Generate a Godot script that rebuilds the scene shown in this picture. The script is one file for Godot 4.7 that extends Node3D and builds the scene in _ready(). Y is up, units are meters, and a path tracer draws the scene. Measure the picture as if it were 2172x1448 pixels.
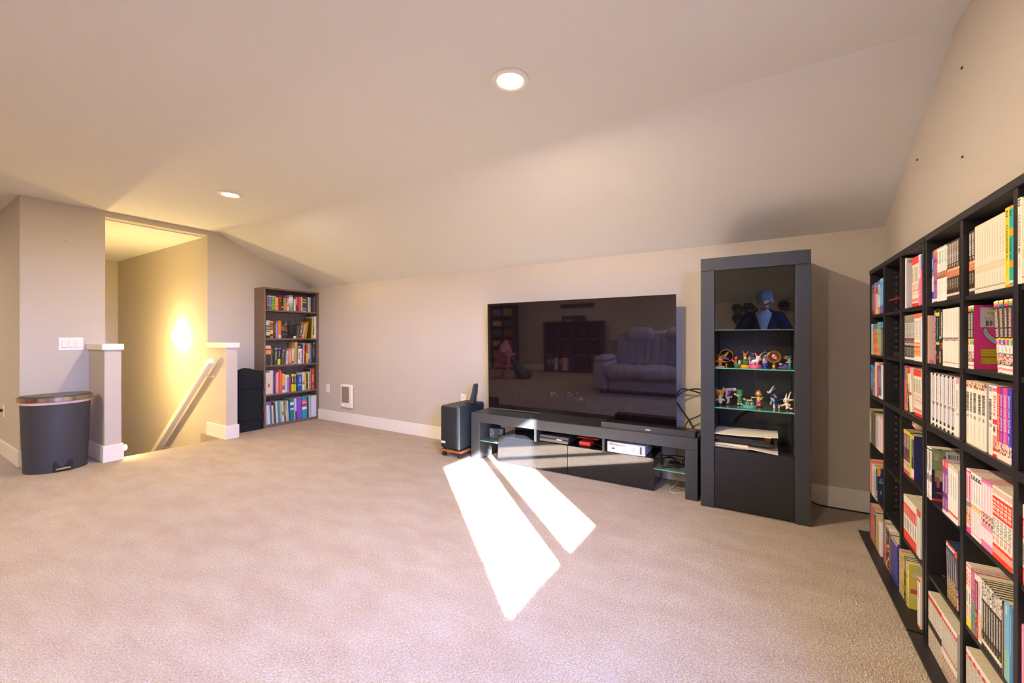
extends Node3D
# A vaulted bonus room: stair opening and bookcase on one side, television wall, black wall shelves full of paperbacks.
# World: x runs along the television wall, z towards the camera's back, y up, metres.

const WALL_N := -3.48      # television wall
const WALL_E := 0.656      # wall of the black shelves and of the window
const WALL_W := -5.59      # wall with the stair opening
const WALL_S := 3.12       # wall behind the camera
const CEIL := 2.403
const KNEE := 1.848

var M := {}                # materials
var used := {}             # names taken at top level
var meshes := {}           # meshes shared by alike books
var rng := RandomNumberGenerator.new()

# ------------------------------------------------------------------ light levels
const SCONCE := 0.8
const SUN_ELEV := 0.66 / 1.3444      # drop per metre travelled over the floor

func _ready() -> void:
	# camera: 102 degrees across, level, horizon eight pixels above the middle
	var cam := Camera3D.new()
	cam.name = "camera"
	cam.projection = Camera3D.PROJECTION_FRUSTUM
	cam.near = 0.05
	cam.far = 60.0
	cam.size = 2.0 * 0.05 * 724.0 / 868.0
	cam.frustum_offset = Vector2(0, -8.0 / 868.0 * 0.05)
	cam.position = Vector3(0, 1.14, 0)
	cam.rotation.y = deg_to_rad(31.69)
	cam.current = true
	add_child(cam, true)
	# daylight: clear sky through the window, low sun
	var env := Environment.new()
	env.background_mode = Environment.BG_SKY
	var sky := Sky.new()
	var sm := ProceduralSkyMaterial.new()
	sm.sky_top_color = hexc("7aa2ff")
	sm.sky_horizon_color = hexc("98b6ff")
	sm.ground_horizon_color = hexc("9a94a8")
	sm.ground_bottom_color = hexc("6a6470")
	sm.sky_energy_multiplier = 7.0
	sm.ground_energy_multiplier = 3.0
	sm.sun_angle_max = 1.0
	sky.sky_material = sm
	env.sky = sky
	env.tonemap_mode = Environment.TONE_MAPPER_LINEAR
	env.tonemap_exposure = 1.0
	env.sdfgi_enabled = true
	env.ssao_enabled = true
	env.ssil_enabled = true
	var we := WorldEnvironment.new()
	we.name = "world_environment"
	we.environment = env
	add_child(we, true)
	var sun := DirectionalLight3D.new()
	sun.name = "sun"
	sun.look_at_from_position(Vector3.ZERO, Vector3(-1.0, -0.66, -0.8986))
	sun.light_color = hexc("fffaf6")
	sun.light_energy = 56.0
	sun.light_angular_distance = 0.8
	sun.shadow_enabled = true
	add_child(sun, true)

	make_materials()
	build_room()
	downlight(-1.06, -1.70, "round white recessed ceiling light glowing above the carpet in front of the television", 5.6)
	downlight(-4.0, -1.76, "round white recessed ceiling light glowing near the stair opening", 3.6)
	downlight(-1.06, 1.33, "unseen recessed ceiling light behind the camera, placed to light the television wall", 8.0)  # out of view, placed to light the television wall and beside the cabinet
	downlight(-4.0, 1.33, "unseen recessed ceiling light over the back half of the room, placed to light it", 5.5)  # out of view, lights the back half of the room
	downlight(-7.4, 0.9, "unseen recessed ceiling light in the hall, placed to light the hall wall", 5.0)  # out of view, placed to warm the hall wall
	wall_lamps()
	place_unseen_foliage()
	tv_stand()
	television()
	display_cabinet()
	brown_bookcase()
	var u1 := [0.311, 0.61, 0.944]
	wall_shelf(-3.10, "black three-column wall shelf nearest the television wall, its middle column almost empty", [[0.332, 0.9, 18], [0.332, 0.1, 21]], [[1.268, 1.044, 0.546, 0.257], [1.2655, 1.044, 0.485, 0.26], [1.268, 1.044, 0.546, 0.257]], u1)
	wall_shelf(-2.1425, "black three-column wall shelf nearest the camera, packed with paperbacks", [[0.019, 0.1, 6], [0.345, 0.3, 3]], [[1.268, 1.044, 0.546, 0.257], [1.268, 1.046, 0.55, 0.266], [1.268, 1.046, 0.55, 0.266]], [0.323, 0.6445, 0.968])
	speaker_box()
	waste_bin()
	folded_cover()
	fill_shelves()
	game_consoles()
	figurines()
	shelf_oddments()
	stray_cables()
	wall_fittings()
	sofa()
	back_wall_things()
	photographer()

# ------------------------------------------------------------------ mesh builder
class MB:
	var v := PackedVector3Array()
	var n := PackedVector3Array()
	var t := PackedVector2Array()
	var c := PackedColorArray()
	var col := Color.WHITE
	var xf := Transform3D()
	func tri(a: Vector3, b: Vector3, d: Vector3, na: Vector3, nb: Vector3, nd: Vector3, ua := Vector2.ZERO, ub := Vector2.ZERO, ud := Vector2.ZERO) -> void:
		if (b - a).cross(d - a).dot(na + nb + nd) > 0.0:
			var s := b; b = d; d = s
			var sn := nb; nb = nd; nd = sn
			var su := ub; ub = ud; ud = su
		v.append(xf * a); v.append(xf * b); v.append(xf * d)
		var q := xf.basis
		n.append((q * na).normalized()); n.append((q * nb).normalized()); n.append((q * nd).normalized())
		t.append(ua); t.append(ub); t.append(ud)
		c.append(col); c.append(col); c.append(col)
	func poly(p: Array, nn: Vector3, u: Array = []) -> void:
		for i in range(1, p.size() - 1):
			if u.size() > 0:
				tri(p[0], p[i], p[i + 1], nn, nn, nn, u[0], u[i], u[i + 1])
			else:
				tri(p[0], p[i], p[i + 1], nn, nn, nn)
	func quad(a: Vector3, b: Vector3, d: Vector3, e: Vector3, na: Vector3, nb: Vector3, nd: Vector3, ne: Vector3) -> void:
		tri(a, b, d, na, nb, nd, Vector2(0, 0), Vector2(1, 0), Vector2(1, 1))
		tri(a, d, e, na, nd, ne, Vector2(0, 0), Vector2(1, 1), Vector2(0, 1))
	# a box from lo to hi whose edges are chamfered by ch
	func box(lo: Vector3, hi: Vector3, ch := 0.0) -> void:
		var s := (hi - lo) * 0.5
		var m := (hi + lo) * 0.5
		ch = minf(ch, minf(s.x, minf(s.y, s.z)) * 0.9)
		for ax in 3:
			var b1 := (ax + 1) % 3
			var b2 := (ax + 2) % 3
			for sg in [-1.0, 1.0]:
				var nn := Vector3.ZERO
				nn[ax] = sg
				var p := []
				var uvs := []
				for k in [[-1, -1], [1, -1], [1, 1], [-1, 1]]:
					var q := Vector3.ZERO
					q[ax] = sg * s[ax]
					q[b1] = k[0] * (s[b1] - ch)
					q[b2] = k[1] * (s[b2] - ch)
					p.append(m + q)
					uvs.append(Vector2(0.5 + 0.5 * k[0], 0.5 + 0.5 * k[1]))
				poly(p, nn, uvs)
				if ch > 0.0:
					for s2 in [-1.0, 1.0]:
						# the edge between face ax/sg and face b1/s2
						var e := []
						for k in [-1.0, 1.0]:
							var q1 := Vector3.ZERO
							q1[ax] = sg * s[ax]; q1[b1] = s2 * (s[b1] - ch); q1[b2] = k * (s[b2] - ch)
							var q2 := Vector3.ZERO
							q2[ax] = sg * (s[ax] - ch); q2[b1] = s2 * s[b1]; q2[b2] = k * (s[b2] - ch)
							e.append(m + q1); e.append(m + q2)
						var en := Vector3.ZERO
						en[ax] = sg; en[b1] = s2
						poly([e[0], e[1], e[3], e[2]], en.normalized())
		if ch > 0.0:
			for sx in [-1.0, 1.0]:
				for sy in [-1.0, 1.0]:
					for sz in [-1.0, 1.0]:
						var g := Vector3(sx, sy, sz)
						var a := m + g * Vector3(s.x, s.y - ch, s.z - ch)
						var b := m + g * Vector3(s.x - ch, s.y, s.z - ch)
						var d := m + g * Vector3(s.x - ch, s.y - ch, s.z)
						var gn := g.normalized()
						tri(a, b, d, gn, gn, gn)
	# profile of (radius, height), turned about y through o; sx and sz squash the circle
	func lathe(o: Vector3, prof: Array, seg := 20, sx := 1.0, sz := 1.0, a0 := 0.0, a1 := TAU) -> void:
		var k := prof.size()
		var sn := []
		for i in k - 1:
			var d: Vector2 = prof[i + 1] - prof[i]
			sn.append(Vector2(d.y, -d.x).normalized() if d.length() > 1e-7 else Vector2(1, 0))
		for i in k - 1:
			var n0: Vector2 = sn[i]
			var n1: Vector2 = sn[i]
			if i > 0 and sn[i].dot(sn[i - 1]) > 0.55: n0 = (sn[i] + sn[i - 1]).normalized()
			if i < k - 2 and sn[i].dot(sn[i + 1]) > 0.55: n1 = (sn[i] + sn[i + 1]).normalized()
			var p0: Vector2 = prof[i]
			var p1: Vector2 = prof[i + 1]
			for j in seg:
				var aa := a0 + (a1 - a0) * j / seg
				var ab := a0 + (a1 - a0) * (j + 1) / seg
				var ca := Vector2(cos(aa), sin(aa))
				var cb := Vector2(cos(ab), sin(ab))
				var q := [o + Vector3(ca.x * p0.x * sx, p0.y, ca.y * p0.x * sz), o + Vector3(cb.x * p0.x * sx, p0.y, cb.y * p0.x * sz), o + Vector3(cb.x * p1.x * sx, p1.y, cb.y * p1.x * sz), o + Vector3(ca.x * p1.x * sx, p1.y, ca.y * p1.x * sz)]
				var m0 := Vector3(ca.x * n0.x / sx, n0.y, ca.y * n0.x / sz).normalized()
				var m1 := Vector3(cb.x * n0.x / sx, n0.y, cb.y * n0.x / sz).normalized()
				var m2 := Vector3(cb.x * n1.x / sx, n1.y, cb.y * n1.x / sz).normalized()
				var m3 := Vector3(ca.x * n1.x / sx, n1.y, ca.y * n1.x / sz).normalized()
				if p0.x > 1e-6 : tri(q[0], q[1], q[2], m0, m1, m2)
				if p1.x > 1e-6 : tri(q[0], q[2], q[3], m0, m2, m3)
	func ball(o: Vector3, r: Vector3, seg := 14, rings := 9) -> void:
		for i in rings:
			var ta := PI * i / rings - PI / 2
			var tb := PI * (i + 1) / rings - PI / 2
			for j in seg:
				var pa := TAU * j / seg
				var pb := TAU * (j + 1) / seg
				var d := [Vector3(cos(ta) * cos(pa), sin(ta), cos(ta) * sin(pa)), Vector3(cos(ta) * cos(pb), sin(ta), cos(ta) * sin(pb)), Vector3(cos(tb) * cos(pb), sin(tb), cos(tb) * sin(pb)), Vector3(cos(tb) * cos(pa), sin(tb), cos(tb) * sin(pa))]
				var nn := []
				for e in d: nn.append((e / r).normalized())
				if i > 0: tri(o + d[0] * r, o + d[1] * r, o + d[2] * r, nn[0], nn[1], nn[2])
				if i < rings - 1: tri(o + d[0] * r, o + d[2] * r, o + d[3] * r, nn[0], nn[2], nn[3])
	# a tube of radius r (r1 at its end) through pts
	func tube(pts: Array, r: float, seg := 8, r1 := -1.0) -> void:
		var k := pts.size()
		if r1 < 0.0: r1 = r
		var up := Vector3.UP
		var rings := []
		var norms := []
		for i in k:
			var a: Vector3 = pts[maxi(i - 1, 0)]
			var b: Vector3 = pts[mini(i + 1, k - 1)]
			var d := (b - a).normalized()
			var s := d.cross(up)
			if s.length() < 0.05: s = d.cross(Vector3(1, 0, 0.3))
			s = s.normalized()
			up = s.cross(d).normalized()
			var ring := []
			var nr := []
			for j in seg:
				var ang := TAU * j / seg
				var e := s * cos(ang) + up * sin(ang)
				nr.append(e)
				ring.append(pts[i] + e * lerpf(r, r1, float(i) / maxi(k - 1, 1)))
			rings.append(ring); norms.append(nr)
		for i in k - 1:
			for j in seg:
				var j2 := (j + 1) % seg
				quad(rings[i][j], rings[i][j2], rings[i + 1][j2], rings[i + 1][j], norms[i][j], norms[i][j2], norms[i + 1][j2], norms[i + 1][j])
		poly(rings[0], (pts[0] - pts[1]).normalized())
		poly(rings[k - 1], (pts[k - 1] - pts[k - 2]).normalized())
	# outline in x and y, pushed from z0 to z1; smooth rounds the side shading
	func extrude(outline: Array, z0: float, z1: float, smooth := false) -> void:
		var pk := PackedVector2Array(outline)
		var ids := Geometry2D.triangulate_polygon(pk)
		for i in range(0, ids.size(), 3):
			for e in [[z0, Vector3(0, 0, -1 if z0 < z1 else 1)], [z1, Vector3(0, 0, 1 if z0 < z1 else -1)]]:
				var zz: float = e[0]
				var p := []
				for q in 3:
					var w: Vector2 = pk[ids[i + q]]
					p.append(Vector3(w.x, w.y, zz))
				tri(p[0], p[1], p[2], e[1], e[1], e[1])
		var k := pk.size()
		var sg := 1.0 if Geometry2D.is_polygon_clockwise(pk) else -1.0
		var sn := []
		for i in k:
			var d := pk[(i + 1) % k] - pk[i]
			sn.append(Vector3(-d.y, d.x, 0).normalized() * sg)
		for i in k:
			var a := pk[i]
			var b := pk[(i + 1) % k]
			var n0: Vector3 = sn[i]
			var n1: Vector3 = sn[i]
			if smooth:
				if sn[i].dot(sn[(i + k - 1) % k]) > 0.6: n0 = (sn[i] + sn[(i + k - 1) % k]).normalized()
				if sn[i].dot(sn[(i + 1) % k]) > 0.6: n1 = (sn[i] + sn[(i + 1) % k]).normalized()
			quad(Vector3(a.x, a.y, z0), Vector3(b.x, b.y, z0), Vector3(b.x, b.y, z1), Vector3(a.x, a.y, z1), n0, n1, n1, n0)
	func mesh() -> ArrayMesh:
		var arr := []
		arr.resize(Mesh.ARRAY_MAX)
		arr[Mesh.ARRAY_VERTEX] = v
		arr[Mesh.ARRAY_NORMAL] = n
		arr[Mesh.ARRAY_TEX_UV] = t
		arr[Mesh.ARRAY_COLOR] = c
		var am := ArrayMesh.new()
		am.add_surface_from_arrays(Mesh.PRIMITIVE_TRIANGLES, arr)
		return am

func mb() -> MB:
	return MB.new()

# points of a smooth curve through pts
func curve(pts: Array, steps := 6, closed := false) -> Array:
	var out := []
	var k := pts.size()
	var spans := k if closed else k - 1
	for i in spans:
		var a = pts[(i - 1 + k) % k] if closed else pts[maxi(i - 1, 0)]
		var b = pts[i]
		var d = pts[(i + 1) % k]
		var e = pts[(i + 2) % k] if closed else pts[mini(i + 2, k - 1)]
		for s in steps:
			var u := float(s) / steps
			out.append(0.5 * ((2.0 * b) + (d - a) * u + (2.0 * a - 5.0 * b + 4.0 * d - e) * u * u + (3.0 * b - a - 3.0 * d + e) * u * u * u))
	if not closed: out.append(pts[k - 1])
	return out

# rounded rectangle outline
func rounded(w: float, h: float, r: float, seg := 5) -> Array:
	var p := []
	for q in [[w / 2 - r, h / 2 - r, 0.0], [-w / 2 + r, h / 2 - r, PI / 2], [-w / 2 + r, -h / 2 + r, PI], [w / 2 - r, -h / 2 + r, 1.5 * PI]]:
		for i in seg + 1:
			var a: float = q[2] + PI / 2 * i / seg
			p.append(Vector2(q[0] + r * cos(a), q[1] + r * sin(a)))
	return p

# surface nets round tapered capsules [a, b, ra, rb, colour]; vee = [y0, slope, z] opens a V above y0 in front of z
func nets(bones: Array, cell: float, blend: float, b: MB, vee: Array = [], cut_below := -1e9) -> void:
	var lo := Vector3(1e9, 1e9, 1e9)
	var hi := -lo
	for q in bones:
		var r: float = maxf(q[2], q[3]) + blend + cell * 2
		for e in 2:
			lo = lo.min(q[e] - Vector3.ONE * r)
			hi = hi.max(q[e] + Vector3.ONE * r)
	var d := Vector3i(((hi - lo) / cell).ceil()) + Vector3i.ONE
	var field := PackedFloat32Array()
	field.resize(d.x * d.y * d.z)
	field.fill(1.0)
	var who := PackedInt32Array()
	who.resize(field.size())
	var best := PackedFloat32Array()
	best.resize(field.size())
	best.fill(1.0)
	for bi in bones.size():
		var q = bones[bi]
		var a: Vector3 = q[0]
		var e: Vector3 = q[1]
		var ra: float = q[2]
		var rb: float = q[3]
		var pad := Vector3.ONE * (maxf(ra, rb) + blend + cell * 2)
		var i0 := Vector3i(((a.min(e) - pad - lo) / cell).floor()).max(Vector3i.ZERO)
		var i1 := Vector3i(((a.max(e) + pad - lo) / cell).ceil()).min(d - Vector3i.ONE)
		var ae := e - a
		var l2 := maxf(ae.length_squared(), 1e-9)
		for z in range(i0.z, i1.z + 1):
			for y in range(i0.y, i1.y + 1):
				var row := (z * d.y + y) * d.x
				for x in range(i0.x, i1.x + 1):
					var p := lo + Vector3(x, y, z) * cell
					var u := clampf((p - a).dot(ae) / l2, 0.0, 1.0)
					var f := (p - a - ae * u).length() - lerpf(ra, rb, u)
					var o := field[row + x]
					if f < best[row + x]:
						best[row + x] = f
						who[row + x] = bi
					var h := maxf(blend - absf(o - f), 0.0) / blend
					field[row + x] = minf(o, f) - h * h * blend * 0.25
	if vee.size() > 0 or cut_below > -1e8:
		for z in d.z:
			for y in d.y:
				for x in d.x:
					var p := lo + Vector3(x, y, z) * cell
					var k := (z * d.y + y) * d.x + x
					if vee.size() > 0 and p.z < vee[2] and p.y > vee[0]:
						field[k] = maxf(field[k], (p.y - vee[0]) * vee[1] - absf(p.x - vee[3]))
					field[k] = maxf(field[k], cut_below - p.y)
	var at := PackedInt32Array()
	at.resize(field.size())
	at.fill(-1)
	var pos := PackedVector3Array()
	var nor := PackedVector3Array()
	var cl := PackedColorArray()
	var sx := 1
	var sy := d.x
	var sz := d.x * d.y
	for z in d.z - 1:
		for y in d.y - 1:
			for x in d.x - 1:
				var k := z * sz + y * sy + x
				var w := [field[k], field[k + sx], field[k + sy], field[k + sx + sy], field[k + sz], field[k + sx + sz], field[k + sy + sz], field[k + sx + sy + sz]]
				var neg := 0
				for q in w:
					if q < 0.0: neg += 1
				if neg == 0 or neg == 8: continue
				var sum := Vector3.ZERO
				var cnt := 0
				for ed in [[0, 1], [2, 3], [4, 5], [6, 7], [0, 2], [1, 3], [4, 6], [5, 7], [0, 4], [1, 5], [2, 6], [3, 7]]:
					var fa: float = w[ed[0]]
					var fb: float = w[ed[1]]
					if (fa < 0.0) != (fb < 0.0):
						var u := fa / (fa - fb)
						var ca := Vector3(ed[0] & 1, (ed[0] >> 1) & 1, ed[0] >> 2)
						var cb := Vector3(ed[1] & 1, (ed[1] >> 1) & 1, ed[1] >> 2)
						sum += ca.lerp(cb, u)
						cnt += 1
				at[k] = pos.size()
				pos.append(lo + (Vector3(x, y, z) + sum / cnt) * cell)
				nor.append(Vector3(w[1] + w[3] + w[5] + w[7] - w[0] - w[2] - w[4] - w[6], w[2] + w[3] + w[6] + w[7] - w[0] - w[1] - w[4] - w[5], w[4] + w[5] + w[6] + w[7] - w[0] - w[1] - w[2] - w[3]).normalized())
				var bn = bones[who[k]]
				cl.append(bn[4] if bn.size() > 4 else Color.WHITE)
	for z in range(1, d.z - 1):
		for y in range(1, d.y - 1):
			for x in range(1, d.x - 1):
				var k := z * sz + y * sy + x
				var f0 := field[k] < 0.0
				for ed in [[sx, sy, sz], [sy, sz, sx], [sz, sx, sy]]:
					if f0 != (field[k + ed[0]] < 0.0):
						var i := [at[k], at[k - ed[1]], at[k - ed[1] - ed[2]], at[k - ed[2]]]
						if i.min() < 0: continue
						b.col = cl[i[0]]
						b.tri(pos[i[0]], pos[i[1]], pos[i[2]], nor[i[0]], nor[i[1]], nor[i[2]])
						b.tri(pos[i[0]], pos[i[2]], pos[i[3]], nor[i[0]], nor[i[2]], nor[i[3]])

# ------------------------------------------------------------------ scene tree helpers
func numbered(called: String) -> String:
	used[called] = used.get(called, 0) + 1
	return called if used[called] == 1 else "%s_%03d" % [called, used[called] - 1]

func tag(o: Node3D, label: String, category := "", group := "", kind := "") -> Node3D:
	if label: o.set_meta("label", label)
	if category: o.set_meta("category", category)
	if group: o.set_meta("group", group)
	if kind: o.set_meta("kind", kind)
	return o

func thing(called: String, label: String, category: String, at := Vector3.ZERO, turn := 0.0, group := "") -> Node3D:
	var o := Node3D.new()
	o.name = numbered(called)
	add_child(o, true)
	o.position = at
	o.rotation.y = turn
	return tag(o, label, category, group)

func part(parent: Node3D, called: String, b: MB, m: Material, at := Vector3.ZERO) -> MeshInstance3D:
	return part_mesh(parent, called, b.mesh(), m, at)

func part_mesh(parent: Node3D, called: String, am: Mesh, m: Material, at := Vector3.ZERO) -> MeshInstance3D:
	var o := MeshInstance3D.new()
	o.name = called if parent != self else numbered(called)
	o.mesh = am
	o.material_override = m
	o.position = at
	o.cast_shadow = GeometryInstance3D.SHADOW_CASTING_SETTING_ON
	parent.add_child(o, true)
	return o

func struct(called: String, b: MB, m: Material) -> MeshInstance3D:
	var o := part(self, called, b, m)
	o.set_meta("kind", "structure")
	return o

func boxed(lo: Vector3, hi: Vector3, ch := 0.0) -> MB:
	var b := mb()
	b.box(lo, hi, ch)
	return b

# ------------------------------------------------------------------ materials
func hexc(s: String) -> Color:
	return Color.html(s)

func lin(s: String) -> Color:
	return Color.html(s).srgb_to_linear()

func mat(key: String, color: String, rough := 0.6, metal := 0.0, spec := 0.5) -> StandardMaterial3D:
	if M.has(key): return M[key]
	var m := StandardMaterial3D.new()
	m.resource_name = key
	m.albedo_color = hexc(color)
	m.roughness = rough
	m.metallic = metal
	m.metallic_specular = spec
	M[key] = m
	return m

func noise_image(size: int, freq: float, octaves: int, sd: int, kind := FastNoiseLite.TYPE_SIMPLEX_SMOOTH) -> Image:
	var f := FastNoiseLite.new()
	f.seed = sd
	f.noise_type = kind
	f.frequency = freq
	f.fractal_octaves = octaves
	f.fractal_type = FastNoiseLite.FRACTAL_FBM if octaves > 1 else FastNoiseLite.FRACTAL_NONE
	return f.get_seamless_image(size, size, false, false, 0.03, true)

# grey noise turned into a colour between lo and hi, one or two layers
func tinted(a: Image, lo: String, hi: String, b: Image = null, mixb := 0.5, gamma := 1.0) -> ImageTexture:
	var s := a.get_width()
	var o := Image.create(s, s, false, Image.FORMAT_RGB8)
	var c0 := hexc(lo)
	var c1 := hexc(hi)
	for y in s:
		for x in s:
			var q := a.get_pixel(x, y).r
			if b: q = lerpf(q, b.get_pixel(x, y).r, mixb)
			o.set_pixel(x, y, c0.lerp(c1, pow(clampf(q, 0, 1), gamma)))
	o.generate_mipmaps()
	return ImageTexture.create_from_image(o)

func tri_map(m: StandardMaterial3D, metres: float) -> void:
	m.uv1_triplanar = true
	m.uv1_world_triplanar = true
	m.uv1_scale = Vector3.ONE / metres
	m.uv1_triplanar_sharpness = 4.0

func make_materials() -> void:
	var fine := noise_image(512, 0.045, 3, 11)
	var grain := noise_image(512, 0.09, 2, 21, FastNoiseLite.TYPE_CELLULAR)
	var broad := noise_image(512, 0.012, 3, 31)
	var m := mat("painted wall", "c6bdb2", 0.85, 0.0, 0.3)
	m.heightmap_enabled = true
	m.heightmap_texture = ImageTexture.create_from_image(fine)
	m.heightmap_scale = 0.03
	tri_map(m, 0.35)
	m = mat("painted ceiling", "dfdedf", 0.8, 0.0, 0.3)
	m.heightmap_enabled = true
	m.heightmap_texture = M["painted wall"].heightmap_texture
	m.heightmap_scale = 0.03
	tri_map(m, 0.35)
	mat("white trim", "ece8e4", 0.35, 0.0, 0.5)
	mat("white plastic", "efece6", 0.4)
	# carpet: twisted pile, speckled, with broad brushed patches
	m = mat("carpet", "ffffff", 0.95, 0.0, 0.15)
	m.albedo_texture = tinted(grain, "a89888", "f2e8de", fine, 0.45)
	m.heightmap_enabled = true
	m.heightmap_texture = ImageTexture.create_from_image(grain)
	m.heightmap_scale = 0.9
	tri_map(m, 0.28)
	m.detail_enabled = true
	m.detail_blend_mode = BaseMaterial3D.BLEND_MODE_MUL
	m.detail_uv_layer = BaseMaterial3D.DETAIL_UV_2
	m.detail_albedo = tinted(broad, "f0e8e4", "ffffff")
	var full := Image.create(4, 4, false, Image.FORMAT_RGB8)
	full.fill(Color.WHITE)
	m.detail_mask = ImageTexture.create_from_image(full)
	m.uv2_triplanar = true
	m.uv2_world_triplanar = true
	m.uv2_scale = Vector3(1, 1, 2.2) / 2.6
	mat("black laminate", "33373d", 0.42, 0.0, 0.5)
	mat("black gloss", "15171c", 0.06, 0.0, 0.62)
	mat("black shelf", "242226", 0.4, 0.0, 0.45)
	mat("black plastic", "1c1d20", 0.45)
	mat("black cable", "101012", 0.5)
	mat("white cable", "d8d4cc", 0.5)
	mat("dark fabric", "26282b", 0.95, 0.0, 0.2)
	mat("speaker cloth", "2c2d2f", 0.9, 0.0, 0.2)
	mat("speaker body", "27313a", 0.4)
	mat("steel", "b9ab98", 0.22, 1.0)
	mat("chrome", "d8d8d8", 0.12, 1.0)
	mat("bin plastic", "3a3a3d", 0.6)
	mat("bin liner", "e6bfbc", 0.5)
	mat("pages", "cfc2a2", 0.9, 0.0, 0.2)
	mat("white pages", "ddd8cc", 0.9, 0.0, 0.2)
	mat("screw", "40382f", 0.5, 0.4)
	mat("gold", "c89a4a", 0.3, 1.0)
	# grey-brown oak print of the old bookcase
	var w := Image.create(256, 256, false, Image.FORMAT_RGB8)
	var f := FastNoiseLite.new()
	f.seed = 5
	f.frequency = 0.02
	for y in 256:
		for x in 256:
			var q := 0.5 + 0.5 * f.get_noise_2d(x * 6.0, y * 0.45) + 0.22 * f.get_noise_2d(x * 22.0 + 400.0, y * 1.1)
			w.set_pixel(x, y, hexc("5c4c3f").lerp(hexc("8f7c68"), clampf(q, 0, 1)))
	m = mat("grey oak", "ffffff", 0.55)
	m.albedo_texture = ImageTexture.create_from_image(w)
	tri_map(m, 0.5)
	m = mat("dolly wood", "ffffff", 0.6)
	var w2 := Image.create(128, 128, false, Image.FORMAT_RGB8)
	for y in 128:
		for x in 128:
			w2.set_pixel(x, y, hexc("7a4b30").lerp(hexc("a9724c"), clampf(0.5 + 0.5 * f.get_noise_2d(x * 1.0, y * 9.0), 0, 1)))
	m.albedo_texture = ImageTexture.create_from_image(w2)
	tri_map(m, 0.3)
	# clear greenish shelf glass and window glass
	m = mat("shelf glass", "dff2ec", 0.02)
	m.albedo_color = Color(0.85, 0.96, 0.93, 0.06)
	m.transparency = BaseMaterial3D.TRANSPARENCY_ALPHA
	mat("glass edge", "5fb7a6", 0.15)
	m = mat("window glass", "ffffff", 0.0)
	m.albedo_color = Color(1, 1, 1, 0.02)
	m.transparency = BaseMaterial3D.TRANSPARENCY_ALPHA
	m = mat("sofa cloth", "aba6b4", 0.95, 0.0, 0.2)
	m.rim_enabled = true
	m.rim = 0.3
	m = mat("coloured plastic", "ffffff", 0.35)
	m.vertex_color_use_as_albedo = true
	m = mat("coloured cloth", "ffffff", 0.9, 0.0, 0.2)
	m.vertex_color_use_as_albedo = true

func glow(key: String, color: String, energy: float) -> StandardMaterial3D:
	var m := mat(key, "ffffff", 0.5)
	m.emission_enabled = true
	m.emission = hexc(color)
	m.emission_energy_multiplier = energy
	return m

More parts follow.
